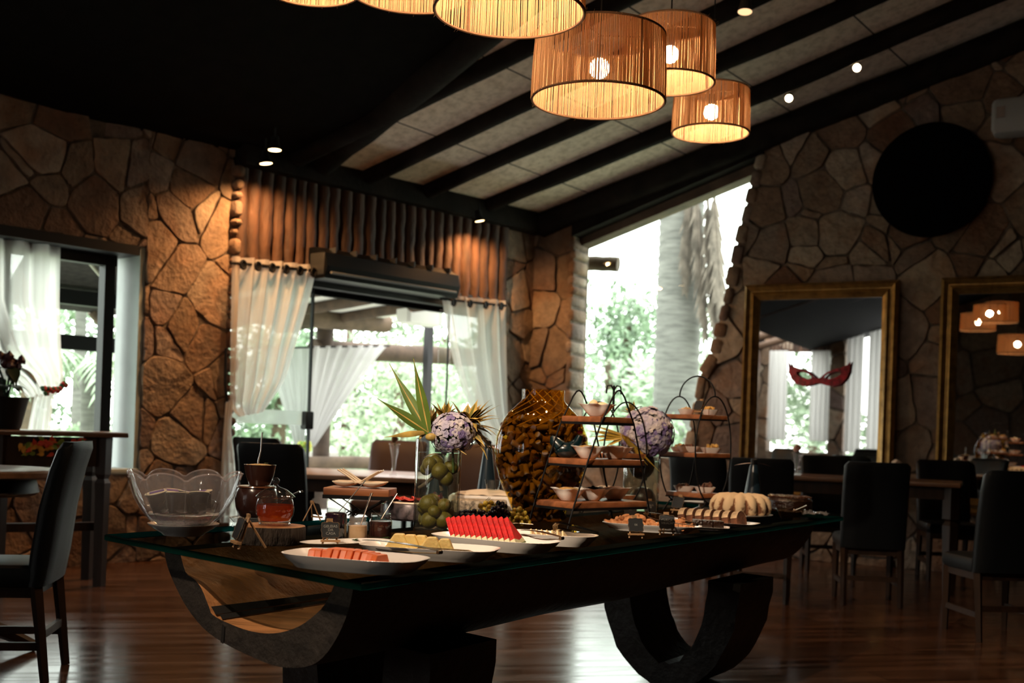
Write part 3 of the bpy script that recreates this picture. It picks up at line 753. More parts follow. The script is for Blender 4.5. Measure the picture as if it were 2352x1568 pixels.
foliage('garden_tree', gp(915, 900, 27), 1.9, 3000, LEAFP, 'thin-stemmed tree seen through the glass doors above the vase leaves', 'tree', seed=7, leaf=.24, sq=.95)
foliage('garden_tree', gp(800, 900, 38), 3.3, 5000, LEAFM, 'broad tree behind the veranda curtains, seen through the doors', 'tree', seed=8, leaf=.36)
foliage('garden_tree', gp(1020, 900, 34), 2.8, 4200, LEAFP, 'tree beside the right curtain, seen through the doors', 'tree', seed=9, leaf=.34)
foliage('garden_tree', gp(640, 900, 32), 2.6, 4000, LEAFM, 'tree seen through the left glass door panel', 'tree', seed=10, leaf=.32)
foliage('garden_tree', gp(60, 900, 30), 2.8, 4200, LEAFM, 'tree outside behind the white curtain of the left window', 'tree', seed=11, leaf=.32)
foliage('garden_bush', gp(200, 900, 22), .9, 2200, LEAFP, 'low bush outside the left window, under the palm fronds', seed=15, leaf=.2, sq=.6)
foliage('opposite_tree', tuple((C0+nB*27+dB*-4.2)*1.0)[:2]+(-.1,), 2.6, 3000, LEAFM, 'leafy tree seen only in the gilt mirror through the opposite doorway', 'tree', seed=31, leaf=.4)
# palms
PTR = mat('palm_trunk', (.15, .145, .135), .85, var=.3, scale=3, bump=.4, stretch=(1, 1, 6))
DEAD = mat('dead_frond', (.155, .125, .105), .9, var=.4, scale=6)
def frond(b, base, dir_, L, droop, w=.5, n=26, lw=.03, seed=0, hang=.4):
    r_ = random.Random(seed); d = Vector(dir_).normalized(); pts = []
    for i in range(n+1):
        u = i/n; pts.append(Vector(base) + d*L*u + Vector((0, 0, -1))*droop*L*u*u)
    b.tube(pts, [.03*(1-u*.85/n) if False else .028*(1-.85*i/n) for i, u in enumerate(range(n+1))], 5)
    for i in range(2, n+1):
        t = (pts[i]-pts[i-1]).normalized(); side = t.cross(Vector((0, 0, 1)))
        if side.length < .1: side = t.orthogonal()
        side.normalize(); k = w*(.45+.55*sin(pi*min(1, i/n+.1)))
        for s_ in (-1, 1):
            dd = (side*s_ + t*.6 + Vector((0, 0, -hang*r_.uniform(.6, 1.6)))).normalized()
            b.leaf(pts[i], dd, t, k*r_.uniform(.7, 1.1), lw, .25, 3)
pt = thing('palm_tree', 'tall palm with a ringed grey trunk and dead fronds, through the slanted window', 'palm tree', gp(1552, 900, 18.5))
base = Vector(pt.location)
R0 = 49/2614*18.5
def ringw(r, z, a, q): return (r + .012*(1 if q % 2 else 0), z)
prof = []; z = -.05
while z < 7.5:
    prof += [(R0*(1.04-.006*z), z), (R0*(1.04-.006*z)+.006, z+.13)]; z += .17
b = MB(); b.lathe(prof, 22, wave=ringw); b.build('trunk', PTR, pt, angle=70)
for i, (x, y, L, dr, sd, ww) in enumerate(((1600, 448, 2.3, .0, 3, .42), (1640, 440, 2.2, .0, 4, .45), (1585, 440, 1.6, .0, 5, .35), (1625, 455, 2.6, .0, 8, .4))):
    b = MB(); q = at(x, y, 18.0) - base
    frond(b, q, (.10*(1 if i != 2 else -.2), 0, -1), L*(.95 if y > 400 else 1), dr, ww*1.15, 34, .045, sd, .9)
    b.build('dead_frond', DEAD, pt, smooth=False)
b = MB()
for i in range(7):
    a = i*2*pi/7; frond(b, Vector((0, 0, 7.3)), (cos(a), sin(a), .5), 3.4, .75, .7, 20, .03, i, .6)
b.build('crown', LEAFM, pt, smooth=False)
p2 = thing('palm_tree', 'short bright palm outside the left window', 'palm tree', gp(205, 900, 16))
b = MB()
for i in range(11):
    a = i*2*pi/11; frond(b, Vector((0, 0, 1.9)), (cos(a), sin(a), .75), 2.0, .75, .5, 18, .03, i+20, .6)
b.build('crown', LEAFP, p2, smooth=False)
b = MB(); b.cyl((0, 0, -.05), (0, 0, 1.95), .13, .1, 10); b.build('trunk', PTR, p2)
p3 = thing('palm_tree', 'palm just outside the doorway, only its crown showing above the palings', 'palm tree', gp(180, 900, 26))
b = MB()
for i in range(9):
    a = i*2*pi/9; frond(b, Vector((0, 0, 4.2)), (cos(a), sin(a), .4), 2.2, .8, .5, 16, .03, i+40, .6)
b.build('crown', LEAFM, p3, smooth=False)
b = MB(); b.cyl((0, 0, -.05), (0, 0, 4.3), .16, .12, 10); b.build('trunk', PTR, p3)
p3['label'] = 'farther palm with a drooping crown, high in the left window'
# ---------------------------------------------------------------- curtains and fittings of the doors
def rod(name, p0, p1, label):
    b = MB(); b.cyl(p0, p1, .014, n=8); return tag(b.build(name, BMETAL), label, 'rod')
def door_curtain(name, pts_top, pts_low, label, folds, n=72):
    """pts: (left x, y), (right x, y) per row, read on the wall's plane a little in front"""
    rows = [[onpl(x, y, A(0, 0, .17), nA) for x, y in r] for r in pts_low]
    rows = [[onpl(x, y, A(0, 0, .17), nA) for x, y in pts_top]] + rows
    N = len(rows)-1
    def P(u, v):
        k = min(N-1, int(v*N)); t = v*N-k
        def cr(i):
            g = lambda j: rows[max(0, min(N, j))][i]
            p0, p1, p2, p3 = g(k-1), g(k), g(k+1), g(k+2)
            return .5*((2*p1) + (p2-p0)*t + (2*p0-5*p1+4*p2-p3)*t*t + (3*p1-p0-3*p2+p3)*t**3)
        return cr(0).lerp(cr(1), u), 1-.45*v
    root = drape(name, P, SHEER, n, 36, folds, .042, nA, label, 'curtain')
    for i in range(folds):
        e = MB(); p = rows[0][0].lerp(rows[0][1], (i+.55)/folds) - UP*.07 + nA*.02
        e.tube([p+dA*.028*cos(a*pi/6)+UP*.036*sin(a*pi/6)+nA*.03 for a in range(12)], .011, 6, closed=True)
        e.box(p+nA*.022, (.05, .02, .06), M=MA()); e.build('eyelet_ring', BMETAL, root)
    return root
door_curtain('door_curtain', [(533, 588), (727, 610)], [[(530, 690), (706, 700)], [(528, 800), (676, 800)], [(527, 890), (655, 870)], [(530, 935), (628, 915)], [(548, 957), (606, 945)]],
             'white sheer curtain tied back beside the stone pier, left of the glass doors', 6)
c_ = door_curtain('door_curtain', [(1014, 677), (1160, 690)], [[(1030, 780), (1161, 790)], [(1052, 870), (1163, 870)], [(1085, 950), (1166, 950)], [(1118, 1000), (1170, 1000)], [(1133, 1040), (1172, 1040)], [(1135, 1120), (1178, 1120)]],
             'white sheer curtain beside the corner, right of the glass doors', 4)
rows = [[(518, 925), (536, 915)], [(512, 1000), (532, 990)], [(508, 1060), (540, 1060)], [(506, 1130), (545, 1125)], [(505, 1200), (548, 1200)]]
rr = [[onpl(x, y, A(0, 0, .17), nA) for x, y in r] for r in rows]
drape('door_curtain_tail', lambda u, v: (rr[min(3, int(v*4))][0].lerp(rr[min(3, int(v*4))+1][0], v*4-min(3, int(v*4))).lerp(rr[min(3, int(v*4))][1].lerp(rr[min(3, int(v*4))+1][1], v*4-min(3, int(v*4))), u), 1),
      SHEER, 20, 16, 3, .02, nA, 'narrow fallen tail of the left door curtain hanging against the pier', 'curtain')
rod('curtain_rod', onpl(530, 603, A(0, 0, .2), nA), onpl(728, 622, A(0, 0, .2), nA), 'short black rod through the left door curtain')
rod('curtain_rod', onpl(1012, 686, A(0, 0, .2), nA), onpl(1162, 702, A(0, 0, .2), nA), 'short black rod through the right door curtain')
b = MB(); b.tube([onpl(x, y, A(0, 0, .12), nA) for x, y in ((519, 800), (517, 880), (524, 940), (530, 985), (532, 1040))], .012, 6); tag(b.build('tieback_cord', BLACK), 'black cord hanging beside the left door curtain', 'cord')
# air curtain over the doors
pa, pb = onpl(730, 618, A(0, 0, .22), nA), onpl(1036, 662, A(0, 0, .22), nA)
L = (pb-pa).length; mid = (pa+pb)/2
ac = thing('air_curtain', 'long black air curtain unit mounted above the glass doors', 'air curtain', (mid.x, mid.y, 2.60), ROT_A)
sec = [(-.2, -.10), (-.2, .20), (-.02, .20), (.10, .14), (.13, .02), (.10, -.09)]
b = MB(); b.prism(sec, lambda y, z: Vector((-L/2, y, z)), lambda y, z: Vector((L/2, y, z))); b.build('housing', mat('black_plastic', (.004, .0047, .0055), .4, spec=.2), ac, smooth=False)
b = MB(); b.box((0, .125, -.04), (L*.94, .03, .022), bev=.006); b.build('light_strip', mat('grey_trim', (.20, .22, .22), .3), ac)
b = MB()
for i in range(7): b.box((-L/2+L*(i+.5)/7, .06, .175), (.012, .09, .05))
b.build('grille', mat('grey_rib', (.04, .045, .05), .5), ac, smooth=False)
for sx in (-1, 1): b = MB(); b.box((sx*(L/2+.006), 0, .04), (.012, .2, .2), bev=.004); b.build('end_cap', mat('grey_cap', (.03, .033, .034), .4), ac)
# curtain and garland at the left window
rows_ = [[(-260, 525), (140, 560)], [(-250, 680), (137, 690)], [(-150, 800), (140, 805)], [(10, 870), (145, 862)], [(45, 895), (140, 890)], [(62, 912), (128, 908)]]
rw = [[onpl(x, y, A(0, 0, -.12), nA) for x, y in r] for r in rows_]
def PW(rw):
    N = len(rw)-1
    def P(u, v):
        k = min(N-1, int(v*N)); t = v*N-k
        return rw[k][0].lerp(rw[k+1][0], t).lerp(rw[k][1].lerp(rw[k+1][1], t), u), 1-.5*v
    return P
drape('window_curtain', PW(rw), SHEER, 70, 30, 7, .035, nA, 'white sheer curtain bunched in the left window', 'curtain')
rows_ = [[(80, 905), (122, 905)], [(68, 960), (118, 960)], [(55, 1035), (112, 1035)]]
rw2 = [[onpl(x, y, A(0, 0, -.12), nA) for x, y in r] for r in rows_]
drape('window_curtain', PW(rw2), SHEER, 30, 14, 4, .03, nA, 'lower gathered length of the left window curtain under its tie', 'curtain')
gt = thing('garland_tieback', 'red and green flower garland tying the left window curtain', 'garland', onpl(125, 893, A(0, 0, -.05), nA))
b = MB(); b2 = MB(); rg = random.Random(2)
for i in range(18):
    u = i/17; q = -dA*(.09-.18*u) + UP*(-.02+.05*u*u+rg.uniform(-.02, .02)); (b if i % 2 else b2).sphere(q, .022, 7, 5, jit=.4, seed=i)
b.build('red_flowers', mat('garland_red', (.45, .02, .02), .6), gt); b2.build('green_leaves', mat('garland_green', (.03, .12, .05), .6), gt)

# ---------------------------------------------------------------- chairs
def chair_parts(root, leath, wood, w=.46, h=1.05, curve=.06):
    b = MB()
    b.box((0, .02, .46), (w, .44, .10), bev=.035); b.build('seat', leath, root)
    rings = []
    for z, y, t in ((.42, -.185, .07), (.55, -.20, .085), (.75, -.225, .08), (.92, -.26, .075), (h-.035, -.29, .07), (h, -.30, .045)):
        x = w/2*(1.0 if z < h-.02 else .97)
        rings.append([Vector((sx*x*(1 if abs(sx) < .95 else 1), y + curve*(sx*sx-1)*.5*(z/h) + sy*t/2, z - (.02 if abs(sx) > .9 and z > h-.02 else 0))) for sx, sy in
                      ((-1, -.5), (-.9, -1), (-.5, -1), (0, -1), (.5, -1), (.9, -1), (1, -.5), (1, .5), (.9, 1), (.5, 1), (0, 1), (-.5, 1), (-.9, 1), (-1, .5))])
    b = MB(); b.loft(rings); b.build('backrest', leath, root, angle=60)
    for sx in (-1, 1):
        b = MB(); b.tube([(sx*(w/2-.03), .21, 0), (sx*(w/2-.03), .205, .42)], [.02, .028], 4); b.build('leg', wood, root, smooth=False)
        b = MB(); b.tube([(sx*(w/2-.03), -.24, 0), (sx*(w/2-.03), -.19, .42)], [.02, .028], 4); b.build('leg', wood, root, smooth=False)
    b = MB(); b.box((0, .02, .395), (w-.05, .40, .05)); b.build('seat_rail', wood, root, smooth=False)
    b = MB(); b.box((0, -.21, .2), (w-.06, .022, .035))
    for sx in (-1, 1): b.box((sx*(w/2-.03), 0, .16), (.022, .42, .035))
    b.build('stretcher', wood, root, smooth=False)
CH = thing('dining_chair', 'x', 'chair'); chair_parts(CH, LEATHER, DTWOOD)
CHW = mat('dark_chair_wood', (.03, .018, .011), .45)
def chair_at(x, y, D, face, label, proto=None, group=None, scale=1.0):
    """(x, y): the middle of the top of its back in the photograph; face: direction the sitter looks (world angle)"""
    p = at(x, y, D); rz = face-pi/2; M = Matrix.Rotation(rz, 3, 'Z'); q = Vector((p.x, p.y, 0)) - M @ Vector((0, -.29, 0))
    return dup(proto or CH, (q.x, q.y, 0), rz, label, group, scale)
c1 = chair_at(172, 1012, 5.25, radians(189), 'black leather dining chair beside the round table, nearest on the left', group=None); c1.scale = (1, 1, 1.02)
chair_at(622, 1018, 7.4, radians(78), 'black leather chair behind the brown pots, its back to the buffet', group='chairs at the table by the glass doors')
chair_at(590, 1006, 9.6, radians(70), 'black chair half hidden behind the chair by the brown pots', group='chairs at the table by the glass doors')
CB = thing('dining_chair', 'brown leather chair across the middle table, facing the buffet', 'chair', group='chairs at the table by the glass doors'); chair_parts(CB, BLEATHER, DTWOOD, w=.56)
p = at(893, 1017, 10.5); CB.location = (p.x, p.y, 0); CB.rotation_euler = (0, 0, radians(255)-pi/2)
chair_at(1098, 1046, 10.25, radians(245), 'brown leather chair between the lime vase and the cork jar', CB, 'chairs at the table by the glass doors')
g_ = 'black chairs around the long table by the mirrors'
chair_at(1602, 1043, 8.8, radians(60), 'black chair seen through the oval stand, under the slanted window', group=g_)
chair_at(1750, 1048, 8.2, radians(75), 'black chair behind the bundt cake, left end of the long table', group=g_)
chair_at(1898, 1050, 10.7, radians(262), 'black chair across the long table, below the gilt mirror', group=g_)
chair_at(2016, 1063, 8.2, radians(82), 'black chair with its back to us in front of the gap between the mirrors', group=g_)
chair_at(2165, 1066, 10.4, radians(262), 'black chair across the long table, below the second mirror', group=g_)
chair_at(2345, 1090, 6.9, radians(95), 'black chair cut off by the right edge of the photograph', group=g_)
for ch in list(CH.children): bpy.data.objects.remove(ch)
bpy.data.objects.remove(CH)

# ---------------------------------------------------------------- dining tables
def legged_table(name, label, c, rz, L, Wd, H, m, leg=.05, th=.035, group=None):
    t = thing(name, label, 'table', c, rz, group)
    b = MB(); b.box((0, 0, H-th/2), (L, Wd, th), bev=.008); b.build('tabletop', m, t)
    b = MB()
    for sy in (-1, 1): b.box((0, sy*(Wd/2-.07), H-th-.05), (L-.16, .025, .10))
    for sx in (-1, 1): b.box((sx*(L/2-.07), 0, H-th-.05), (.025, Wd-.16, .10))
    b.build('apron', DTWOOD, t, smooth=False)
    for sx in (-1, 1):
        for sy in (-1, 1):
            b = MB(); x, y = sx*(L/2-.07), sy*(Wd/2-.07)
            b.tube([(x, y, 0), (x, y, H*.45), (x, y, H*.62), (x, y, H*.66), (x, y, H*.68), (x, y, H-th)], [leg*.75, leg, leg*1.1, leg*.7, leg*1.15, leg*1.15], 4)
            b.build('leg', DTWOOD, t, smooth=False)
    return t
p = at(828, 1092, 9.2)
mt = legged_table('dining_table', 'wooden dining table by the glass doors, window light on its top', (p.x, p.y, 0), radians(-6), 1.3, 1.2, .80, mat('worn_table_wood', (.30, .19, .13), .3, var=.3, scale=3, stretch=(1, 9, 1)))
p0, p1 = at(1648, 1085, 9.75), at(2250, 1110, 8.95)
mid = (p0+p1)/2; rzt = atan2(p1.y-p0.y, p1.x-p0.x)
lt = legged_table('long_table', 'long wooden table under the gilt mirrors', (mid.x, mid.y+.35, 0), rzt, (p1-p0).length, .8, .89, TWOOD, leg=.055)
# round table on the left
p = at(-70, 1118, 5.6)
rt = thing('round_table', 'round wooden table at the left edge, beside the leather chair', 'table', (p.x, p.y, 0))
b = MB(); b.lathe([(0.01, .915), (.40, .915), (.425, .905), (.425, .885), (.40, .875), (.01, .875)], 48); b.build('tabletop', TWOOD, rt)
b = MB(); b.lathe([(.30, .875), (.32, .80), (.30, .785), (.01, .78)], 32); b.build('apron', DTWOOD, rt)
b = MB(); b.lathe([(.05, .785), (.06, .5), (.09, .3), (.06, .1), (.06, .04)], 16); b.build('pedestal', DTWOOD, rt)
for i in range(4):
    a = i*pi/2+.4; b = MB(); b.tube([(.04*cos(a), .04*sin(a), .16), (.2*cos(a), .2*sin(a), .09), (.33*cos(a), .33*sin(a), .02)], [.04, .035, .025], 6); b.build('foot', DTWOOD, rt)
# console table under the left window
p0, p1 = at(-60, 1024, 7.6), at(262, 1042, 8.1)
ct = thing('console_table', 'dark wooden console table with leaf garland under the left window', 'table', (0, 0, 0))
zc_ = 1.075; L = (p1-p0).length; mid = (p0+p1)/2; rz = atan2(p1.y-p0.y, p1.x-p0.x); ct.location = (mid.x, mid.y+.1, 0); ct.rotation_euler = (0, 0, rz)
b = MB(); b.box((0, 0, zc_-.018), (L, .5, .035), bev=.008); b.build('tabletop', TWOOD, ct)
b = MB(); b.box((-.06, -.2, zc_-.14), (L-.3, .03, .2)); b.build('apron', DTWOOD, ct, smooth=False)
for x, y in ((L/2-.15, -.18), (L/2-.15, .18), (-L/2+.1, -.18), (-L/2+.1, .18)):
    b = MB(); b.tube([(x, y, 0), (x, y, .62), (x, y, .72), (x, y, .75), (x, y, .78), (x, y, zc_-.035)], [.045, .05, .055, .038, .055, .06], 4); b.build('leg', DTWOOD, ct, smooth=False)
b = MB(); b.box((0, .0, .40), (L-.3, .04, .06)); b.build('stretcher', DTWOOD, ct, smooth=False)
gl = thing('leaf_garland', 'red, green and yellow leaf garland along the console table', 'garland', ct.location, rz)
rg = random.Random(5); cols = (('red_leaves', (.55, .05, .02)), ('green_leaves', (.16, .24, .03)), ('yellow_leaves', (.6, .30, .03)))
for q, (nm, cc) in enumerate(cols):
    b = MB()
    for i in range(26):
        x = L/2-.62+rg.choice((0, .10, .2, .3))+rg.uniform(-.04, .04) if True else 0
        base_ = Vector((x-.02*q, -.22-rg.uniform(0, .02), zc_-.06-rg.uniform(0, .10))); a = rg.uniform(0, 2*pi)
        b.leaf(base_, (cos(a), -.3, sin(a)), (-sin(a), 0, cos(a)), .055, .016, .1, 4)
    b.build(nm, mat('gar_'+nm, cc, .6), gl, smooth=False)
# potted plant on the console
p = at(8, 1030, 7.75)
pp = thing('potted_plant', 'dark potted plant with drooping leaves and a red flower head on the console', 'potted plant', (p.x, p.y+.02, zc_))
b = MB(); b.lathe([(.09, 0), (.10, .02), (.14, .20), (.15, .22), (.135, .22), (.12, .19), (.01, .18)], 20); b.build('pot', BLACK, pp)
b = MB(); b2 = MB()
for i in range(7):
    a = i*.9; b.tube([(0, 0, .18), (.03*cos(a), .03*sin(a), .32), (.09*cos(a), .09*sin(a), .42)], .006, 5)
    b.leaf((.09*cos(a), .09*sin(a), .42), (cos(a), sin(a), -.5), (-sin(a), cos(a), 0), .17, .045, .4, 6)
    b.leaf((.03*cos(a+.5), .03*sin(a+.5), .30), (cos(a+.5), sin(a+.5), .1), (-sin(a+.5), cos(a+.5), 0), .15, .04, .5, 6)
b.build('leaves', mat('dark_leaf', (.012, .035, .018), .4), pp)
for i in range(18): b2.sphere((rg.uniform(-.12, .13), rg.uniform(-.08, .08), .45+rg.uniform(-.03, .06)), .03, 6, 4, jit=.5, seed=i)
b2.build('flower_head', mat('dark_red_flower', (.06, .012, .016), .6), pp)

# ---------------------------------------------------------------- on the gable wall: mirrors, mask, wheel, air conditioner
def gilt_mirror(name, label, t0, t1, z0, z1):
    w, h = t1-t0, z1-z0; c = B((t0+t1)/2, z0, .06)
    r = thing(name, label, 'mirror', c, ROT_B)
    fw = .155
    prof = [(0, .0), (0, .05), (.03, .085), (.065, .055), (.075, .055), (.10, .075), (.125, .05), (fw, .03), (fw, .0)]
    b = MB(); loops = []
    for q, (i, o) in enumerate(prof):
        x0, x1, y0, y1 = -w/2+i, w/2-i, i, h-i
        loops.append([(x0, -o, y0), (x1, -o, y0), (x1, -o, y1), (x0, -o, y1)])
    b.loft(loops, cap=False); b.build('frame', BRASS, r, smooth=False)
    b = MB(); b.box((0, -.012, h/2), (w-2*fw+.02, .01, h-2*fw+.02)); b.build('mirror_glass', MIRROR, r, smooth=False)
    b = MB(); b.box((0, .0, h/2), (w-.03, .012, h-.03)); b.build('backing', BLACK, r, smooth=False)
    return r
m1 = gilt_mirror('wall_mirror', 'large gilt-framed mirror with the red mask, on the stone wall', 2.54, 4.06, .55, 2.74)
m2 = gilt_mirror('wall_mirror', 'second gilt-framed mirror, cut off by the right edge', 4.44, 5.98, .55, 2.745)
# red carnival mask hanging on the mirror
pc = onpl(1881, 862, C0+nB*.11, nB)
mk = thing('carnival_mask', 'red glittery carnival eye mask hanging on the mirror', 'mask', pc, ROT_B)
s = (onpl(1952, 850, C0+nB*.11, nB)-onpl(1810, 850, C0+nB*.11, nB)).length/2
top = [(-1, .46), (-.9, .30), (-.72, .24), (-.5, .20), (-.28, .10), (-.1, -.06), (0, -.12), (.1, -.06), (.28, .10), (.5, .20), (.72, .25), (.9, .34), (1, .46)]
bot = [(.97, .1), (.88, -.10), (.7, -.30), (.45, -.36), (.2, -.30), (0, -.24), (-.2, -.30), (-.45, -.36), (-.7, -.30), (-.88, -.10), (-.97, .1)]
outer = top+bot
b = MB()
def eye(cx, n=14): return [(cx + .26*cos(2*pi*i/n), .0 + .10*sin(2*pi*i/n) + .07*(cx > 0 and 1 or -1)*cos(2*pi*i/n)) for i in range(n)]
bm = bmesh.new()
def addloop(pts):
    vs_ = [bm.verts.new((x*s, 0, y*s)) for x, y in pts]; return [bm.edges.new((vs_[i], vs_[(i+1) % len(vs_)])) for i in range(len(vs_))]
ed = addloop(outer)+addloop(eye(-.46))+addloop(eye(.46))
bmesh.ops.triangle_fill(bm, use_beauty=True, use_dissolve=False, edges=ed)
for v in bm.verts: v.co.y = .03*(v.co.x/s)**2 - .03
me = bpy.data.meshes.new('mask_face'); bm.to_mesh(me); bm.free()
me.materials.append(mat('red_glitter', (.36, .005, .02), .35, var=.7, scale=26, bump=.6, bscale=70))
mo = bpy.data.objects.new('mask_face', me); COL.objects.link(mo); mo.parent = mk
md = mo.modifiers.new('solid', 'SOLIDIFY'); md.thickness = .014
# dark wheel on the stone wall
wc = onpl(2140, 415, C0+nB*.07, nB); rad = (onpl(2140, 285, C0+nB*.07, nB)-wc).length
wh = thing('round_wall_disc', 'large dark round wooden disc hung high on the stone wall', 'wall disc', wc, ROT_B)
b = MB(); M = Matrix.Rotation(pi/2, 3, 'X')
b.lathe([(.01, 0), (rad*.98, 0), (rad, .02), (rad, .06), (rad*.97, .066), (.01, .066)], 64)
b.v = [tuple(M @ Vector(v)) for v in b.v]; b.build('disc', mat('black_disc', (.0012, .0012, .0015), .95, spec=.05), wh)
acp = onpl(2330, 270, C0+nB*.21, nB)
a2 = thing('air_conditioner', 'white wall air conditioner high on the stone wall at the right edge', 'air conditioner', acp, ROT_B)
b = MB(); b.box((.35, 0, 0), (1.06, .24, .33), bev=.05); b.build('casing', mat('dimmed_white_plastic', (.30, .31, .31), .5), a2)  # white casing, its dimness in the dark wall end put into the grey
b = MB(); b.box((-.1, -.125, .03), (.07, .01, .10)); b.build('label_plate', mat('dull_plate', (.25, .2, .18), .5), a2, smooth=False)
# flower vases on the long table
def bud_vase(name, label, p, zt, h, stem, cc, fr):
    r = thing(name, label, 'vase', (p.x, p.y, zt))
    b = MB(); b.lathe([(.03, 0), (.034, .006), (.018, .03), (.014, .06), (.020, h*.55), (.036, h*.97), (.041, h), (.037, h*.99), (.017, h*.5), (.011, .06), (.008, .03)], 16, wave=lambda r_, z, a, q: (r_*(1+.06*cos(6*a)), z)); b.build('glass', FROST, r)
    b = MB(); b.tube([(0, 0, .05), (.003, 0, h*.8), (.0, .004, h*1.08)], .0035, 5)
    for i in range(4):
        a = i*1.7; b.leaf((0, 0, h*.95), (cos(a), sin(a), .5), (-sin(a), cos(a), 0), .07, .016, .4)
    b.build('stem', mat('flower_stem', (.08, .13, .03), .6), r)
    b = MB(); rg = random.Random(3)
    for i in range(26):
        d = Vector((rg.gauss(0, 1), rg.gauss(0, 1), rg.gauss(0, .8)+.4)).normalized()
        b.sphere(Vector((0, 0, h*1.14))+d*fr*.55, fr*.42, 7, 5, jit=.4, seed=i)
    b.build('flower', cc, r); return r
PINK = mat('pale_pink_petal', (.62, .36, .30), .7, var=.2, scale=30)
bud_vase('bud_vase', 'glass bud vase with a pale pink rose on the long table', at(1829, 1090, 9.35), .89, .20, 0, PINK, .036)
bud_vase('bud_vase', 'small vase with a round white flower under the mirror edge', at(2058, 1085, 9.4), .89, .10, 0, mat('cream_petal', (.66, .55, .44), .7), .055)
bud_vase('bud_vase', 'glass bud vase with withered flowers on the table by the doors', at(904, 1093, 8.9), .80, .25, 0, mat('dry_petal', (.13, .06, .02), .7), .03)
# ---------------------------------------------------------------- pendant lamps of jute cord
def pendant(px_x, px_top, px_bot, px_w, D, label, top_shrink=.97, loc=None):
    """px_top / px_bot: heights of the middle of the upper and lower rims"""
    if loc is None:
        pb_ = at(px_x, px_bot, D); pt_ = at(px_x, px_top, D); H = pt_.z-pb_.z; R_ = px_w/2/F*D
    else: pb_, H, R_ = loc
    r = thing('pendant_lamp', label, 'pendant lamp', pb_, 0, 'cord drum lamps over the buffet')
    n = int(2*pi*R_/.0062); rg = random.Random(int(px_x))
    b = MB()
    for i in range(n):
        a = 2*pi*(i+rg.uniform(-.2, .2))/n; w = rg.uniform(.0019, .0031); d = rg.uniform(-.002, .003)
        k = rg.uniform(-.004, .004)
        pts = [((R_+d)*cos(a), (R_+d)*sin(a), 0), ((R_+d)*.99*cos(a+k), (R_+d)*.99*sin(a+k), H*.5), ((R_*top_shrink)*cos(a), (R_*top_shrink)*sin(a), H)]
        b.tube(pts, w, 4, cap=False)
    b.build('shade', JUTE, r, smooth=False)
    b = MB()
    for z, q in ((0, 1), (H, top_shrink)):
        b.tube([(R_*q*cos(2*pi*i/48), R_*q*sin(2*pi*i/48), z) for i in range(48)], .0055, 6, closed=True)
    for a in (.4, 2.2, 3.6, 5.3): b.cyl((R_*.985*cos(a), R_*.985*sin(a), 0), (R_*.965*cos(a), R_*.965*sin(a), H), .004, n=6)
    for a in (0, pi/3*2, pi/3*4): b.cyl((0, 0, H), (R_*.97*cos(a), R_*.97*sin(a), H), .003, n=6)
    b.build('wire_frame', mat('frame_jute', (.12, .06, .025), .9), r)
    rg2 = random.Random(int(px_x)+1); b = MB()       # loose fibres
    for i in range(110):
        a = rg2.uniform(0, 2*pi); z = rg2.choice((0, H, H*rg2.random())); q = R_+.002
        b.tube([(q*cos(a), q*sin(a), z), ((q+.008)*cos(a+.01), (q+.008)*sin(a+.01), z+rg2.uniform(-.012, .012))], .0005, 3, cap=False)
    b.build('loose_fibres', JUTE, r, smooth=False)['kind'] = 'stuff'
    b = MB(); zb = H*.50; b.sphere((0, 0, zb), .042, 16, 10); b.build('bulb', BULB, r)
    b = MB(); b.cyl((0, 0, zb+.035), (0, 0, zb+.095), .019, .019, 12); b.build('lamp_holder', BLACK, r)
    top = ceil_z(pb_) - pb_.z
    b = MB(); b.cyl((0, 0, zb+.09), (0, 0, top), .0035, n=6); b.build('cord', BLACK, r)
    return r
pendant(1374, 82, 232, 305, 4.7, 'large cord drum lamp in the middle of the cluster, bulb showing')
pendant(1537, 60, 190, 206, 5.6, 'cord drum lamp behind the large one, bulb at its edge')
pendant(1632, 208, 306, 175, 6.25, 'lowest and smallest cord drum lamp, at the right end of the cluster')
pendant(1170, -130, 28, 345, 4.0, 'cord drum lamp cut by the top of the photograph, next to the large one')
pendant(942, -170, -22, 292, 4.6, 'cord drum lamp cut by the top edge, second from the left end')
pendant(712, -150, -28, 230, 4.9, 'leftmost cord drum lamp, only its lower rim showing')

# ---------------------------------------------------------------- ceiling spots
def spot(p, target, label, power, ang=50, blend=.5, col=(1, .55, .22), r=.035, up=.12, lens=None, show=True, L=.11):
    p = Vector(p); d = (Vector(target)-p).normalized()
    root = thing('ceiling_spotlight', label, 'spotlight', p, 0, 'small black ceiling spotlights')
    b = MB(); b.tube([-d*L, -d*L*.75, -d*L*.35, d*.0], [r*.62, r*.62, r*.75, r], 16, cap=False); b.tube([-d*(L+.004), -d*L], [r*.4, r*.62], 16); b.build('housing', BLACK, root)
    b = MB(); b.tube([-d*.006, -d*.002], [r*.95, r*.95], 16); b.build('lens', lens or SPOTF, root)
    b = MB(); b.cyl(-d*L*.6, -d*L*.6+Vector((0, 0, up)), .008, n=8); b.build('stem', BLACK, root)
    ld = bpy.data.lights.new('spot_beam', 'SPOT'); ld.energy = power; ld.color = col; ld.spot_size = radians(ang); ld.spot_blend = blend; ld.shadow_soft_size = .02
    lo = bpy.data.objects.new('spot_beam', ld); COL.objects.link(lo); lo.parent = root
    lo.location = d*.01; lo.rotation_euler = d.to_track_quat('-Z', 'Y').to_euler()
    return root
q1 = onpl(631, 345, A(0, 0, .75), nA); spot(q1, A(4.2, .2, .95), 'lit ceiling spotlight above the stone pier, upper of the pair', SPOT_W*1.5, 110, .8, r=.055, col=(1, .5, .2))
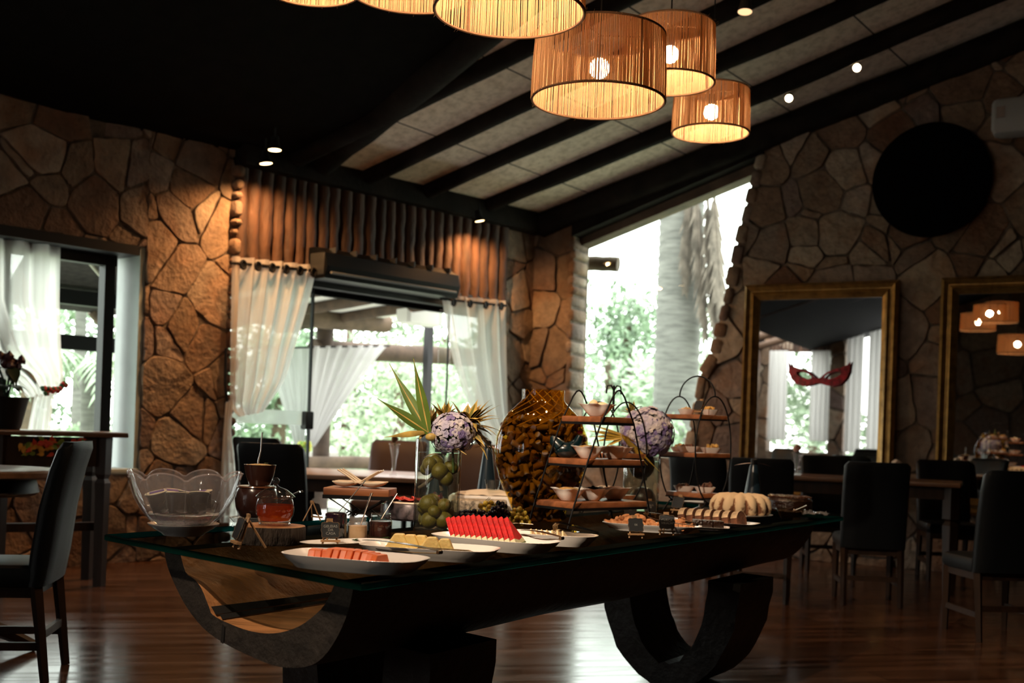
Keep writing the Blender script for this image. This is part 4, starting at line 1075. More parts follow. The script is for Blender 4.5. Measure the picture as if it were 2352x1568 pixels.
q2 = onpl(611, 376, A(0, 0, .45), nA); spot(q2, A(3.72, .2, .75), 'lit ceiling spotlight above the log valance, lower of the pair', SPOT_W*1.5, 165, .7, up=.15, col=(1, .48, .18), r=.055)
q3 = onpl(1102, 508, A(0, 0, .35), nA); spot(q3, A(.8, .2, .75), 'lit ceiling spotlight at the right end of the log valance', SPOT_W*1.3, 160, .7, r=.05, col=(1, .48, .18))
q4 = onpl(1812, 226, B(0, 0, .55), nB); spot(q4, Vector((.9, 5.4, .8)), 'glowing ceiling spotlight right of the smallest drum lamp', SPOT_W*1.0, 30, .9, col=(1, .66, .36), lens=emit('bright_spot_lens', (1, .72, .42), 60))
q5 = onpl(1968, 156, B(0, 0, .75), nB); spot(q5, Vector((.2, 4.6, .8)), 'glowing ceiling spotlight nearest the top right, above the stone wall', SPOT_W*1.0, 30, .9, col=(1, .66, .36), lens=MATS.get('x') or emit('bright_spot_lens', (1, .72, .42), 60))
q6 = at(1711, 28, 7.6); spot(q6, Vector((q6.x-.25, q6.y-.6, 0)), 'dark ceiling spotlight by the top edge, pointing down', SPOT_W*.5, 50, .8, up=ceil_z(q6)-q6.z+.05, lens=emit('dim_spot_lens', (1, .6, .3), 2.0), L=.16, r=.05)
# two unseen key spots, added high left of the camera to light the food
sp = Vector((-2.2, 1.0, 4.2)); spot(sp, Vector((-.15, 3.6, .85)), 'unseen key spotlight added to light the near end of the buffet', SPOT_W*5.0, 38, .9, col=(1, .78, .56), up=ceil_z(sp)-sp.z)
sp = Vector((-1.9, .2, 4.3)); spot(sp, Vector((.55, 4.9, 1.0)), 'unseen key spotlight added to light the far end of the buffet', SPOT_W*9.6, 30, .9, col=(1, .78, .56), up=ceil_z(sp)-sp.z)
# ---------------------------------------------------------------- the buffet: glass top on a hollowed trunk
P1 = T(830, 1338); P2 = T(1937, 1186); P3 = T(240, 1226); P4 = P2+P3-P1
eL = (P2-P1).normalized(); eS = (P3-P1).normalized(); LL = (P2-P1).length; LS = (P3-P1).length
RL = atan2(eL.y, eL.x)
TT = .022
bt = thing('buffet_table', 'long buffet table, thick green-edged glass top on a hollowed tree trunk', 'table', (0, 0, 0))
def TP(l, s_, z): return P1 + eL*l + eS*s_ + UP*(z-TZ)
b = MB(); b.add([TP(0, 0, TZ-.0006), TP(LL, 0, TZ-.0006), TP(LL, LS, TZ-.0006), TP(0, LS, TZ-.0006), TP(0, 0, TZ-TT), TP(LL, 0, TZ-TT), TP(LL, LS, TZ-TT), TP(0, LS, TZ-TT)], [(0, 1, 2, 3), (7, 6, 5, 4)])
gt_ = b.build('glass_top', TGLASS, bt, smooth=False)
b = MB(); e_ = .004
o4 = [(0, 0), (LL, 0), (LL, LS), (0, LS)]; i4 = [(e_, e_), (LL-e_, e_), (LL-e_, LS-e_), (e_, LS-e_)]
b.loft([[TP(l, s_, TZ-.002) for l, s_ in i4], [TP(l, s_, TZ-.001) for l, s_ in i4], [TP(l, s_, TZ-.004) for l, s_ in o4], [TP(l, s_, TZ-TT+.003) for l, s_ in o4], [TP(l, s_, TZ-TT+.0008) for l, s_ in i4], [TP(l, s_, TZ-TT+.002) for l, s_ in i4]], cap=False)
b.build('glass_edge', TEDGE, gt_, smooth=False)
# trunk: half-hollow log, its axis along the table
SA, SB = .04, .985            # outer rims across the table
ZT = TZ-TT-.001
def U(x, y, l):  # a point of the photograph taken on the upright plane across the table at l
    p0 = P1+eL*l; n = eS.cross(UP).normalized(); q = onpl(x, y, p0, n); return ((q-p0).dot(eS), q.z)
l0 = .07
out_px = [(812, 1352), (800, 1400), (775, 1460), (740, 1510), (700, 1530), (640, 1528), (575, 1505), (515, 1478), (470, 1445), (430, 1395), (402, 1345), (383, 1300), (374, 1275)]
in_px = [(768, 1345), (745, 1385), (712, 1420), (675, 1445), (630, 1456), (580, 1450), (520, 1430), (488, 1412), (480, 1395), (462, 1350), (445, 1328), (426, 1312), (412, 1282)]
outer = [U(x, y, l0) for x, y in out_px]; inner = [U(x, y, l0) for x, y in in_px]
outer[0] = (outer[0][0], ZT); outer[-1] = (outer[-1][0], ZT); inner[0] = (inner[0][0], ZT); inner[-1] = (inner[-1][0], ZT)
def dense(pts, m=3):
    o = []
    for i in range(len(pts)-1):
        p0, p1, p2, p3 = pts[max(0, i-1)], pts[i], pts[i+1], pts[min(len(pts)-1, i+2)]
        for q in range(m):
            t = q/m; o.append(tuple(.5*((2*p1[k])+(p2[k]-p0[k])*t+(2*p0[k]-5*p1[k]+4*p2[k]-p3[k])*t*t+(3*p1[k]-p0[k]-3*p2[k]+p3[k])*t**3) for k in range(2)))
    return o+[pts[-1]]
od, id_ = dense(outer), dense(inner)
zmin = min(p[1] for p in outer)
def trunk_pt(p, l, w):
    # the underside lifts a little toward the far end and wanders like wood
    q = Vector((l*1.3, p[0]*3, w)); k = 1-.10*min(1, max(0, (l-2.0)/1.5))
    z = ZT-(ZT-p[1])*k
    s_ = p[0]+.012*noise.noise(q); z = min(ZT, z+.012*noise.noise(q+Vector((5, 5, 5)))*(1 if p[1] < ZT-.01 else 0))
    return TP(l, s_, z)
l1 = LL-.14; nl = 26
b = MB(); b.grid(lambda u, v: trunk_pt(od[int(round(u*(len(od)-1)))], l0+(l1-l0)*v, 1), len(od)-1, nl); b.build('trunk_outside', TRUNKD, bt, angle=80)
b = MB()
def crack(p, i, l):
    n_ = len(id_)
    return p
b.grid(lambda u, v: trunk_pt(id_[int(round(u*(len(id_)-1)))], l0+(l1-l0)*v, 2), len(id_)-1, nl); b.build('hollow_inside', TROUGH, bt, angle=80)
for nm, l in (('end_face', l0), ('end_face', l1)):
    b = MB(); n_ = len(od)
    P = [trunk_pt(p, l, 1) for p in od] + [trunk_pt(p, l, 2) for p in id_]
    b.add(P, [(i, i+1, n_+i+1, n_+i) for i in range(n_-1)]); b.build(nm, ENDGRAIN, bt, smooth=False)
b = MB()
for s_ in (0, -1):
    P = []
    for k in range(nl+1):
        l = l0+(l1-l0)*k/nl; P += [trunk_pt(od[s_], l, 1), trunk_pt(id_[s_], l, 2)]
    b.add(P, [(2*k, 2*k+1, 2*k+3, 2*k+2) for k in range(nl)])
b.build('rim', TRUNKD, bt, smooth=False)
# long splits in the hollow and in the end face
b = MB()
for (xa, ya, xb, yb, w0) in ((488, 1400, 722, 1362, 16), (512, 1436, 740, 1388, 9)):
    sa = U(xa, ya, l0)
    i0 = min(range(len(id_)), key=lambda i: abs(id_[i][0]-sa[0])+abs(id_[i][1]-sa[1]))
    P = []; N = 10
    for k in range(N+1):
        u = k/N; l = l0-.002+u*1.1; c = trunk_pt(id_[i0], l, 2); w = (w0*.0012)*(1-u)**.8+.0006
        nrm = Vector((0, 0, 1)); P += [c+UP*(w+.004)+eS*w*.4, c+UP*.0035-eS*w]
    b.add(P, [(2*k, 2*k+1, 2*k+3, 2*k+2) for k in range(N)])
fc = [(512, 1432), (518, 1438), (515, 1478), (508, 1474)]
b.add([TP(l0-.003, *U(x, y, l0)) for x, y in fc], [(0, 1, 2, 3)])
b.build('split', mat('split_shadow_wood', (.008, .006, .005), .9), bt, smooth=False)
# two curved trunk legs: hollow rings cut from the same tree, standing across
def ring_leg(l, depth, outer, inner, name):
    b = MB(); n_ = len(outer)
    for (f0, f1) in ((l, l+depth),):
        Ra = [TP(f0+.02*noise.noise(Vector((i*.7, 1, l))), *p) for i, p in enumerate(outer)]; Rb = [TP(f1, *p) for p in outer]
        Ia = [TP(f0+.0, *p) for p in inner]; Ib = [TP(f1, p[0], p[1]) for p in inner]
        m = len(inner)
        b.add(Ra+Rb+Ia+Ib, [(i, i+1, n_+i+1, n_+i) for i in range(n_-1)] + [(2*n_+i, 2*n_+m+i, 2*n_+m+i+1, 2*n_+i+1) for i in range(m-1)] +
              [(i, 2*n_+i, 2*n_+i+1, i+1) for i in range(n_-1)] + [(n_+i, n_+i+1, 2*n_+m+i+1, 2*n_+m+i) for i in range(n_-1)] +
              [(0, n_, 2*n_+m, 2*n_), (n_-1, 2*n_+n_-1, 2*n_+m+n_-1, 2*n_-1)])
    return b.build(name, TRUNKD, bt, angle=50)
def arc(c, rx, rz, a0, a1, n, wob=0.0, sd=0): return [(c[0]+rx*(1+wob*noise.noise(Vector((i*.8, sd, 0))))*cos(a0+(a1-a0)*i/n), c[1]+rz*(1+wob*noise.noise(Vector((i*.8, sd, 4))))*sin(a0+(a1-a0)*i/n)) for i in range(n+1)]
ZB = zmin+.03
def leg_arcs(c, w, z0, ti, sd):
    o = arc((c, ZB), w/2, ZB-z0, pi, 2*pi, 24, .03, sd); i_ = arc((c, ZB), w/2-ti, (ZB-z0)-ti*.7, pi, 2*pi, 24, .05, sd+2)
    return o, i_
lR = 2.62
o, i_ = leg_arcs((SA+SB)/2-.02, .80, .0, .17, 1); ring_leg(lR, .40, o, i_, 'ring_leg')
lF = .42
o, i_ = leg_arcs((SA+SB)/2-.02, .74, .0, .20, 5); ring_leg(lF, .34, o, i_, 'ring_leg')
# ---------------------------------------------------------------- things on the buffet
def M3(rz): return Matrix.Rotation(rz, 3, 'Z')
def platter(name, label, pl, pr, wid, zr=.032, rect_=2.6, m=None, z0=TZ, flat=.75, group=None, rimw=.0):
    """(pl), (pr): the ends of the rim's long axis in the photograph"""
    a, c = onz(*pl, z0+zr), onz(*pr, z0+zr); L = (c-a).length/2; mid = (a+c)/2; rz = atan2((c-a).y, (c-a).x)
    r = thing(name, label, 'plate', (mid.x, mid.y, z0), rz, group)
    n = 56
    def loop(k, z):
        o = []
        for i in range(n):
            t = 2*pi*i/n; cx, sy = cos(t), sin(t)
            q = (abs(cx)**rect_+abs(sy)**rect_)**(-1/rect_)
            o.append((cx*q*(L*k), sy*q*(wid*(1-(1-k)*1.0)), z))
        return o
    b = MB(); b.loft([loop(flat*.93, 0.001), loop(flat*.97, 0), loop(flat, .004), loop(flat*1.04, zr*.28), loop((flat+1)/2*1.03, zr*.62), loop(.985, zr*.93), loop(1, zr), loop(.985, zr*1.02), loop((flat+1)/2, zr*.72), loop(flat*.99, zr*.36), loop(flat*.9, zr*.28), loop(.4, zr*.26), loop(.02, zr*.26)])
    b.build('dish', m or WHITE, r)
    r['L'] = L; r['zf'] = zr*.28
    return r, Vector((mid.x, mid.y, z0)), rz, L
def local(o, p, rz): return Vector(o) + M3(rz) @ Vector(p)
PAPAYA = mat('papaya_flesh', (.82, .155, .03), .4, var=.12, scale=25)
PINEAP = mat('pineapple_flesh', (.82, .60, .22), .42, var=.15, scale=30, bump=.2, sss=.1)
PINESK = mat('pineapple_skin', (.19, .12, .04), .7, var=.6, scale=60, bump=.6)
WMELON = mat('watermelon_flesh', (.56, .013, .012), .4, var=.3, scale=60, bump=.3, spec=.25)
WRIND = mat('watermelon_pale_rind', (.72, .66, .42), .45)
WSKIN = mat('watermelon_skin', (.10, .15, .045), .45, var=.4, scale=14)
CHEESE = mat('cheese', (.82, .63, .36), .5, var=.06, scale=10, sss=.1)
MINT = mat('mint_leaf', (.05, .13, .03), .5, var=.3, scale=30)
def sprig(label, p, s=.02, seed=0):
    rg = random.Random(seed); b = MB()
    for i in range(7):
        a = rg.uniform(0, 2*pi); b.leaf((rg.uniform(-.4, .4)*s, rg.uniform(-.3, .3)*s, .002), (cos(a), sin(a), rg.uniform(.1, .7)), (-sin(a), cos(a), 0), s*rg.uniform(.7, 1.1), s*.36, .2, 4)
    o = b.build('mint_sprig', MINT, loc=p); tag(o, label, 'mint', None); return o
# ---- papaya
pl_p, o, rz, L = platter('serving_platter', 'white oblong platter holding the papaya pieces, nearest of the fruit platters', (666, 1262), (974, 1286), .112, .038, rect_=3.4, flat=.82)
zf = o.z+.010
PB_ = MB(); PB_.prism([(-.030, 0), (.030, 0), (.033, .012), (.022, .030), (-.018, .030), (-.033, .012)], lambda y, z: Vector((-.0098, y, z)), lambda y, z: Vector((.0098, y, z)))
PB_.v = [v for v in PB_.v]
proto = None; xs_ = [-.118, -.100, -.078] + [-.052+i*.0212 for i in range(8)]
for i, x in enumerate(xs_):
    s_ = 1.0 if i > 2 else .85
    pos = local(o, (x*1.0, -.030+(.006 if i < 3 else 0)-.010*max(0, (i-8)), .0095), rz); ang = rz+(.35 if i < 3 else .0)+(i % 3-1)*.05+(-.2 if i == len(xs_)-1 else 0)
    lab = '%s papaya piece from the left end of the row on the platter' % ORD[i] if i else 'papaya piece at the left end of the platter, turned away'
    if proto is None:
        proto = PB_.build('papaya_piece', PAPAYA, smooth=False); proto.modifiers.new('b', 'BEVEL').width = .0025; proto.modifiers['b'].segments = 2
        oo = proto
    else: oo = proto.copy(); COL.objects.link(oo)
    oo.location = pos; oo.rotation_euler = (0, 0, ang); oo.scale = (1.0, s_*1.2*(1 if i < 9 else .9), s_*1.55*(1-.03*max(0, i-6))); tag(oo, lab, 'fruit', 'papaya pieces on the front platter')
sprig('mint sprig at the left end of the papaya platter', local(o, (-.140, .004, .016), rz), .020, 1)
sprig('small mint sprig at the right end of the papaya platter', local(o, (.118, .028, .014), rz), .014, 2)
# ---- pineapple
pp_, o, rz, L = platter('serving_platter', 'white rectangular platter holding the pineapple wedges', (836, 1244), (1143, 1262), .105, .036, rect_=4.2, flat=.82)
proto = None
wedge = [(-.036, 0), (.036, 0), (.010, .040), (-.010, .040)]
for i, (x, y, a, s_) in enumerate(((-.100, -.010, .15, 1.05), (-.066, -.004, .1, 1.02), (-.034, .004, .05, 1.0), (-.004, .016, .0, .9), (.012, -.040, .25, 1.02), (.050, -.030, .15, .95))):
    if proto is None:
        b = MB(); b.prism(wedge, lambda u, v: Vector((u*.55-.009, 0 if False else -.0115+v*.12, v)), lambda u, v: Vector((u*.55+.016, .0115+v*.1, v)))
        b = MB(); b.prism(wedge, lambda u, v: Vector((u+v*.12, -.011, v)), lambda u, v: Vector((u*.96+v*.12, .011, v*.97)))
        proto = oo = b.build('pineapple_wedge', PINEAP, smooth=False); proto.modifiers.new('b', 'BEVEL').width = .003; proto.modifiers['b'].segments = 2
    else: oo = proto.copy(); COL.objects.link(oo)
    oo.location = local(o, (x, y, .0095), rz); oo.rotation_euler = (0, 0, -.22+a*.6); oo.scale = (s_*1.3, s_*1.2, s_*1.45)
    tag(oo, '%s pineapple wedge from the left on the rectangular platter' % ORD[i], 'fruit', 'pineapple wedges on the rectangular platter')
b = MB(); b.prism([(-.075, 0), (.08, 0), (.10, .014), (.07, .022), (-.06, .024)], lambda u, v: Vector((u, -.014, v)), lambda u, v: Vector((u, .016, v*.9)))
ps = b.build('pineapple_skin_strip', PINESK, smooth=False, loc=local(o, (.055, -.068, .0095), rz)); ps.scale = (1.15, 1.2, 1.3); ps.rotation_euler = (0, 0, rz+.06); ps.modifiers.new('b', 'BEVEL').width = .004
tag(ps, 'long brown strip of pineapple skin at the right of the pineapple platter', 'fruit')
sprig('mint leaf lying in front of the pineapple skin', local(o, (.045, -.058, .0115), rz), .010, 4)
# ---- watermelon
pw, o, rz, L = platter('serving_platter', 'white oval platter holding the row of watermelon slices', (1005, 1222), (1277, 1246), .105, .038, rect_=3.2, flat=.82)
zf = .0115; proto = None
tri = [(-.052, .0), (.052, .0), (.0, .088)]
for i in range(12):
    u = i/11
    x = -.135+.245*u; hgt = (.82+.18*min(1, u*2.2))*1.14
    pos = local(o, (x*.97-.006, -.010-.006*u, zf+.008), rz)
    if i == 0:
        root = thing('watermelon_slice', 'x', 'fruit')
        def W_(u_, v_, y): return Vector((u_, y, v_))
        b = MB(); b.prism([(-.042, .018), (0, .010), (.042, .018), (.0, .088)], lambda u_, v_: Vector((u_, -.0075, v_)), lambda u_, v_: Vector((u_, .0075, v_))); b.build('flesh', WMELON, root, smooth=False).modifiers.new('b', 'BEVEL').width = .002
        b = MB(); b.prism([(-.050, .004), (-.02, .0025), (.02, .0025), (.050, .004), (.042, .0185), (0, .0105), (-.042, .0185)], lambda u_, v_: Vector((u_, -.0074, v_)), lambda u_, v_: Vector((u_, .0074, v_))); b.build('pale_rind', WRIND, root, smooth=False)
        b = MB(); b.prism([(-.052, .0), (.052, .0), (.0505, .0045), (.02, .003), (-.02, .003), (-.0505, .0045)], lambda u_, v_: Vector((u_, -.0075, v_)), lambda u_, v_: Vector((u_, .0075, v_))); b.build('green_skin', WSKIN, root, smooth=False)
        proto = root; oo = root
    else: oo = copy_tree(proto)
    oo.location = pos + UP*.004; oo.rotation_euler = (-.55, 0, radians(70)); oo.scale = (hgt*.82, 1.1, hgt)
    oo.rotation_mode = 'XYZ'
    tag(oo, ('%s watermelon slice from the left end of the row' % ORD[i]) if i < 6 else ('%s watermelon slice counted back from the right end of the row' % ORD[11-i]) if i < 11 else 'watermelon slice at the right end of the row, its green skin showing', 'fruit', 'watermelon slices on the oval platter')
b = MB(); b.prism([(-.045, 0), (.045, 0), (.03, .016), (-.03, .018)], lambda u_, v_: Vector((u_, -.012, v_)), lambda u_, v_: Vector((u_, .012, v_)))
oo = b.build('watermelon_offcut', WRIND, smooth=False, loc=local(o, (.098, -.03, zf), rz)); oo.rotation_euler = (0, 0, rz); tag(oo, 'pale watermelon rind offcut at the right end of the watermelon platter', 'fruit')
# ---- cheese
pc_, o, rz, L = platter('serving_platter', 'white oval platter of cheese slices behind the watermelon', (1158, 1217), (1372, 1231), .085, .038, rect_=3.0, flat=.82)
for i in range(7):
    b = MB(); b.prism([(-.030, 0), (.030, 0), (.0, .040)], lambda u_, v_: Vector((u_, -.003, v_)), lambda u_, v_: Vector((u_, .003, v_)))
    oo = b.build('cheese_slice', CHEESE, smooth=False, loc=local(o, (-.060+.0195*i, .018, .0115), rz)); oo.rotation_euler = (-.5, 0, radians(62))
    tag(oo, '%s cheese triangle from the left behind the watermelon' % ORD[i], 'cheese', 'cheese triangles on the oval platter')
for i in range(3):
    b = MB(); b.box((0, 0, .004+.0), (.055, .035, .006), bev=.002)
    oo = b.build('ham_slice', mat('pink_ham', (.62, .10, .06), .45, var=.2, scale=20), loc=local(o, (-.045+.03*i, -.025, .0095+.003*i), rz)); oo.rotation_euler = (0, 0, rz+.3*i)
    tag(oo, '%s pink meat slice beside the cheese triangles' % ORD[i], 'meat', 'pink meat slices on the cheese platter')
b = MB(); b.lathe([(.005, .009), (.045, .009), (.047, .013), (.045, .017), (.005, .017)], 24); oo = b.build('cheese_round', CHEESE, loc=local(o, (.066, -.012, 0.002), rz)); tag(oo, 'round pale cheese slice at the right of the cheese platter', 'cheese')

# ---- tongs
def tongs(name, label, a, c, m, w=.011, sp=.012):
    """flat spring tongs: two blades from the bow at c to the tips at a"""
    a, c = Vector(a), Vector(c); d = (c-a); L = d.length; r = thing(name, label, 'tongs', c, atan2(d.y, d.x)); pitch = math.asin(max(-1, min(1, d.z/L)))
    r.rotation_euler = (0, -pitch, atan2(d.y, d.x))
    for s_ in (-1, 1):
        b = MB(); rings = []
        for u in [i/12 for i in range(13)]:
            x = -L*(1-u); z = s_*(sp*(.35+.9*sin(pi*min(1, (1-u)*.8)))) if u < .97 else s_*.004
            ww = w*(.7+.5*sin(pi*u)) if u > .12 else w*1.1
            rings.append([(x, -ww, z-.0008), (x, ww, z-.0008), (x, ww, z+.0008), (x, -ww, z+.0008)])
        b.loft(rings); b.build('blade', m, r, angle=60)
    b = MB(); b.tube([(-.004, -w*.8, 0), (-.004, w*.8, 0)], .006, 10); b.build('bow', m, r)
    return r
TONGM = mat('dark_steel', (.33, .25, .20), .22, metal=1.0)
tongs('serving_tongs', 'steel tongs lying from the papaya to the pineapple platter', onz(838, 1246, TZ+.040), onz(1012, 1268, TZ+.042), TONGM, .010, .010)
tongs('serving_tongs', 'steel tongs resting between the watermelon and the cheese', onz(1200, 1222, TZ+.05), onz(1292, 1236, TZ+.045), TONGM, .010, .009)
b = MB(); pa, pb = onz(1168, 1198, TZ+.05), onz(1195, 1206, TZ+.05); b.sphere((0, 0, 0), .016, 12, 8, (1.3, .8, .3)); b.tube([(.018, 0, 0), (.07, .02, -.004)], .003, 6)
oo = b.build('serving_spoon', TONGM, loc=(pa+pb)/2); tag(oo, 'dark spoon bowl showing behind the watermelon slices', 'spoon')
# clear fork tongs on the cheese platter
ft = thing('serving_fork_tongs', 'dark clear tongs with fork tines over the cheese platter', 'tongs', onz(1372, 1222, TZ+.050), 0)
va = onz(1282, 1206, TZ+.062) - Vector(ft.location); 
SMOKE = thin_glass('smoked_acrylic', (.35, .32, .30), .05, .25, (.02, .018, .016))
for s_, q in ((1, 0), (-1, 1)):
    b = MB(); side = Vector((va.y, -va.x, 0)).normalized()
    off = side*(.012*q) + UP*(.004-.022*q)
    P = [side*-.010+off*.2, side*.010+off*.2, va*.55+side*.017+off, va*.55-side*.017+off]; P2_ = [va*1.0+side*.019+off, va*1.0-side*.019+off]
    b.loft([[P[0], P[1], P[1]-UP*.002, P[0]-UP*.002], [P[3]+UP*.004, P[2]+UP*.004, P[2]+UP*.002, P[3]+UP*.002], [P2_[1]+UP*.008, P2_[0]+UP*.008, P2_[0]+UP*.006, P2_[1]+UP*.006]])
    b.build('arm', SMOKE, ft, smooth=False)
    for i in range(5):
        b = MB(); st = P2_[1].lerp(P2_[0], (i+.5)/5)+UP*.006
        b.tube([st, st+va.normalized()*.012-UP*.012, st+va.normalized()*.008-UP*.034], [.0024, .002, .0008], 6); b.build('tine', mat('gilt_steel', (.55, .42, .25), .25, metal=1), ft)

# ---- petal bowl of iced pots on its dish
pb0 = T(421, 1228); SCL = pb0.y/F
dish = thing('white_dish', 'round white footed dish under the rippled glass bowl', 'dish', pb0)
b = MB(); b.lathe([(.01, .003), (.058, .0), (.066, .0), (.074, .008), (.098, .022), (.116, .036), (.118, .040), (.113, .040), (.09, .027), (.06, .016), (.01, .014)], 48); b.build('dish', WHITE, dish)
pbw = pb0+UP*.0165
bw = thing('glass_bowl', 'large rippled glass bowl with a petal rim, full of ice and pots', 'bowl', pbw)
def petal(r, z, a, q):
    k = max(0, (z-.05)/.15); w = abs(cos(4*a+.4))**.55
    ph = .5+.5*cos(8*a+.8)
    return r*(1+.05*k*k*(cos(8*a+.8))), z+.044*k*k*(w-.55)
prof = [(.006, .003), (.06, .003), (.085, .014), (.115, .040), (.145, .085), (.165, .125), (.179, .165), (.190, .198)]
prof = [(r, z*.92) for r, z in prof]; inn = [(r-.005, z+.003) for r, z in prof[::-1]]
b = MB(); b.lathe(prof+[(.1885, .1845)]+inn[:-1]+[(.006, .007)], 96, wave=petal); b.build('bowl', FROST, bw, angle=70)
b = MB()
for i in range(8):
    a = (pi+2*pi*i-.8)/8; pts = []
    for r, z in prof[3:]:
        rr, zz = petal(r, z, a, 0); pts.append(((rr+.001)*cos(a), (rr+.001)*sin(a), zz))
    b = MB(); b.tube(pts, .0022, 5); b.build('petal_seam', FROST, bw)
b = MB(); b.tube([((lambda rz_: (rz_[0]*cos(a), rz_[0]*sin(a), rz_[1]))(petal(.1895, .1835, a, 0))) for a in [2*pi*i/96 for i in range(96)]], .0028, 6, closed=True); b.build('rim', thin_glass('bowl_rim', (.95, .92, .92), .02, .22, (.85, .75, .75)), bw)
rg = random.Random(8); ICE = mat('crushed_ice', (.74, .70, .68), .25, var=.12, scale=30, bump=.5, sss=.2)
b = MB(); b.grid(lambda u, v: Vector(((.004+.112*v)*cos(2*pi*u), (.004+.112*v)*sin(2*pi*u), .056+.008*noise.noise(Vector((u*9, v*5, 0))))), 40, 8)
b.lathe([(.012, .008), (.06, .009), (.082, .019), (.110, .044), (.117, .054)], 40)
oo = b.build('crushed_ice', ICE, loc=pbw); tag(oo, 'bed of crushed ice in the bottom of the rippled bowl', 'ice', kind='stuff')
DARKP = mat('dark_purple_tub', (.006, .004, .007), .35); FOIL = mat('foil_lid', (.80, .72, .50), .3, var=.1, scale=12); VIOL = mat('violet_print', (.13, .05, .30), .4)
for i, (x, y, t1, t2) in enumerate(((-.070, -.035, .3, -.35), (.060, -.040, -.25, .3), (-.005, -.075, .1, .2), (-.06, .05, -.2, -.2), (.055, .055, .2, .25), (.0, .0, -.35, .05))):
    tb = thing('yogurt_tub', '%s in the iced glass bowl' % ('dark tub with a pale foil lid, left front', 'dark tub tilted at the right front', 'dark tub in the middle front', 'dark tub at the back left', 'dark tub at the back right', 'dark tub at the centre')[i], 'tub', pbw+Vector((x, y, .062)), rz=i*1.1, group='foil-lidded tubs in the iced bowl')
    tb.rotation_euler = (t1*.6, t2*.6, i*1.1)
    b = MB(); b.lathe([(.01, 0), (.024, 0), (.031, .060), (.034, .062), (.034, .066), (.01, .066)], 24); b.build('cup', DARKP, tb)
    b = MB(); b.lathe([(.002, .0665), (.036, .0665), (.037, .068), (.036, .0695), (.002, .0695)], 24); b.build('foil_lid', FOIL, tb)
    b = MB(); b.box((.004, .0, .0705), (.048, .028, .0012), rz=.3); b.build('print', VIOL, tb, smooth=False)
for i in range(9):
    a = i*.7; b = MB(); b.box((0, 0, 0), (.035, .035, .03), bev=.006); oo = b.build('ice_cube', GLASS, loc=pbw+Vector((.088*cos(a), .088*sin(a), .082+rg.uniform(0, .012)))); oo.rotation_euler = (rg.random(), rg.random(), a)
    tag(oo, 'clear ice cube among the tubs in the glass bowl', 'ice cube', 'ice cubes in the bowl')

# ---- brown pots stacked on their glass stand
ps0 = T(590, 1211)
st = thing('glass_stand', 'low ribbed glass stand under the brown pots', 'stand', ps0)
b = MB(); b.lathe([(.01, .0), (.085, .0), (.092, .004), (.086, .02), (.098, .034), (.10, .038), (.09, .038), (.01, .036)], 48, wave=lambda r, z, a, q: (r*(1+.015*cos(20*a)), z)); b.build('stand', FROST, st)
BROWNP = mat('brown_glazed_clay', (.038, .014, .010), .22, var=.45, scale=9, stretch=(1, 1, .25), coat=.4)
BROWNL = mat('brown_glaze_lid', (.13, .048, .02), .25, coat=.5)
pz = ps0+UP*.040; s_ = ps0.y/F
lp = thing('clay_pot', 'large lidded brown clay pot under the granola cup', 'pot', pz + Vector((-.006, 0, 0)))
R0 = .076; H0 = .112
b = MB(); b.lathe([(.01, .0), (.055, .0), (.064, .006), (.074, .035), (.078, .065), (.074, .095), (.068, .106), (.01, .106)], 40); b.build('pot', BROWNP, lp)
b = MB(); b.lathe([(.066, .106), (.072, .110), (.070, .115), (.01, .117)], 40); b.build('lid', BROWNL, lp)
up_ = thing('granola_cup', 'small brown clay cup of crumbs stacked on the lidded pot', 'cup', pz+UP*.1175+Vector((.004, 0, 0)))
b = MB(); b.lathe([(.01, .0), (.038, .0), (.040, .004), (.052, .040), (.058, .072), (.0595, .076), (.057, .076), (.050, .066), (.01, .064)], 40); b.build('cup', BROWNP, up_)
b = MB(); b.grid(lambda u, v: Vector((v*.055*cos(2*pi*u), v*.055*sin(2*pi*u), .0715+.008*(1-v*v)+.002*noise.noise(Vector((cos(2*pi*u)*v*40, sin(2*pi*u)*v*40, 0))))), 40, 10)
oo = b.build('granola', mat('granola_crumbs', (.62, .42, .19), .8, var=.4, scale=120, bump=.5), loc=up_.location); tag(oo, 'pale crumbs heaped in the small clay cup', 'crumbs', kind='stuff')
sprig('mint sprig on the crumbs of the clay cup', Vector(up_.location)+Vector((.026, -.015, .079)), .014, 9)
b = MB(); b.tube([(0, 0, -.012), (0.001, 0, .012), (.008, .004, .05), (.010, .006, .118)], [.003, .0035, .0022, .0028], 6); oo = b.build('teaspoon', STEEL, loc=Vector(up_.location)+Vector((-.006, -.01, .078))); tag(oo, 'teaspoon standing upright in the clay cup', 'spoon')

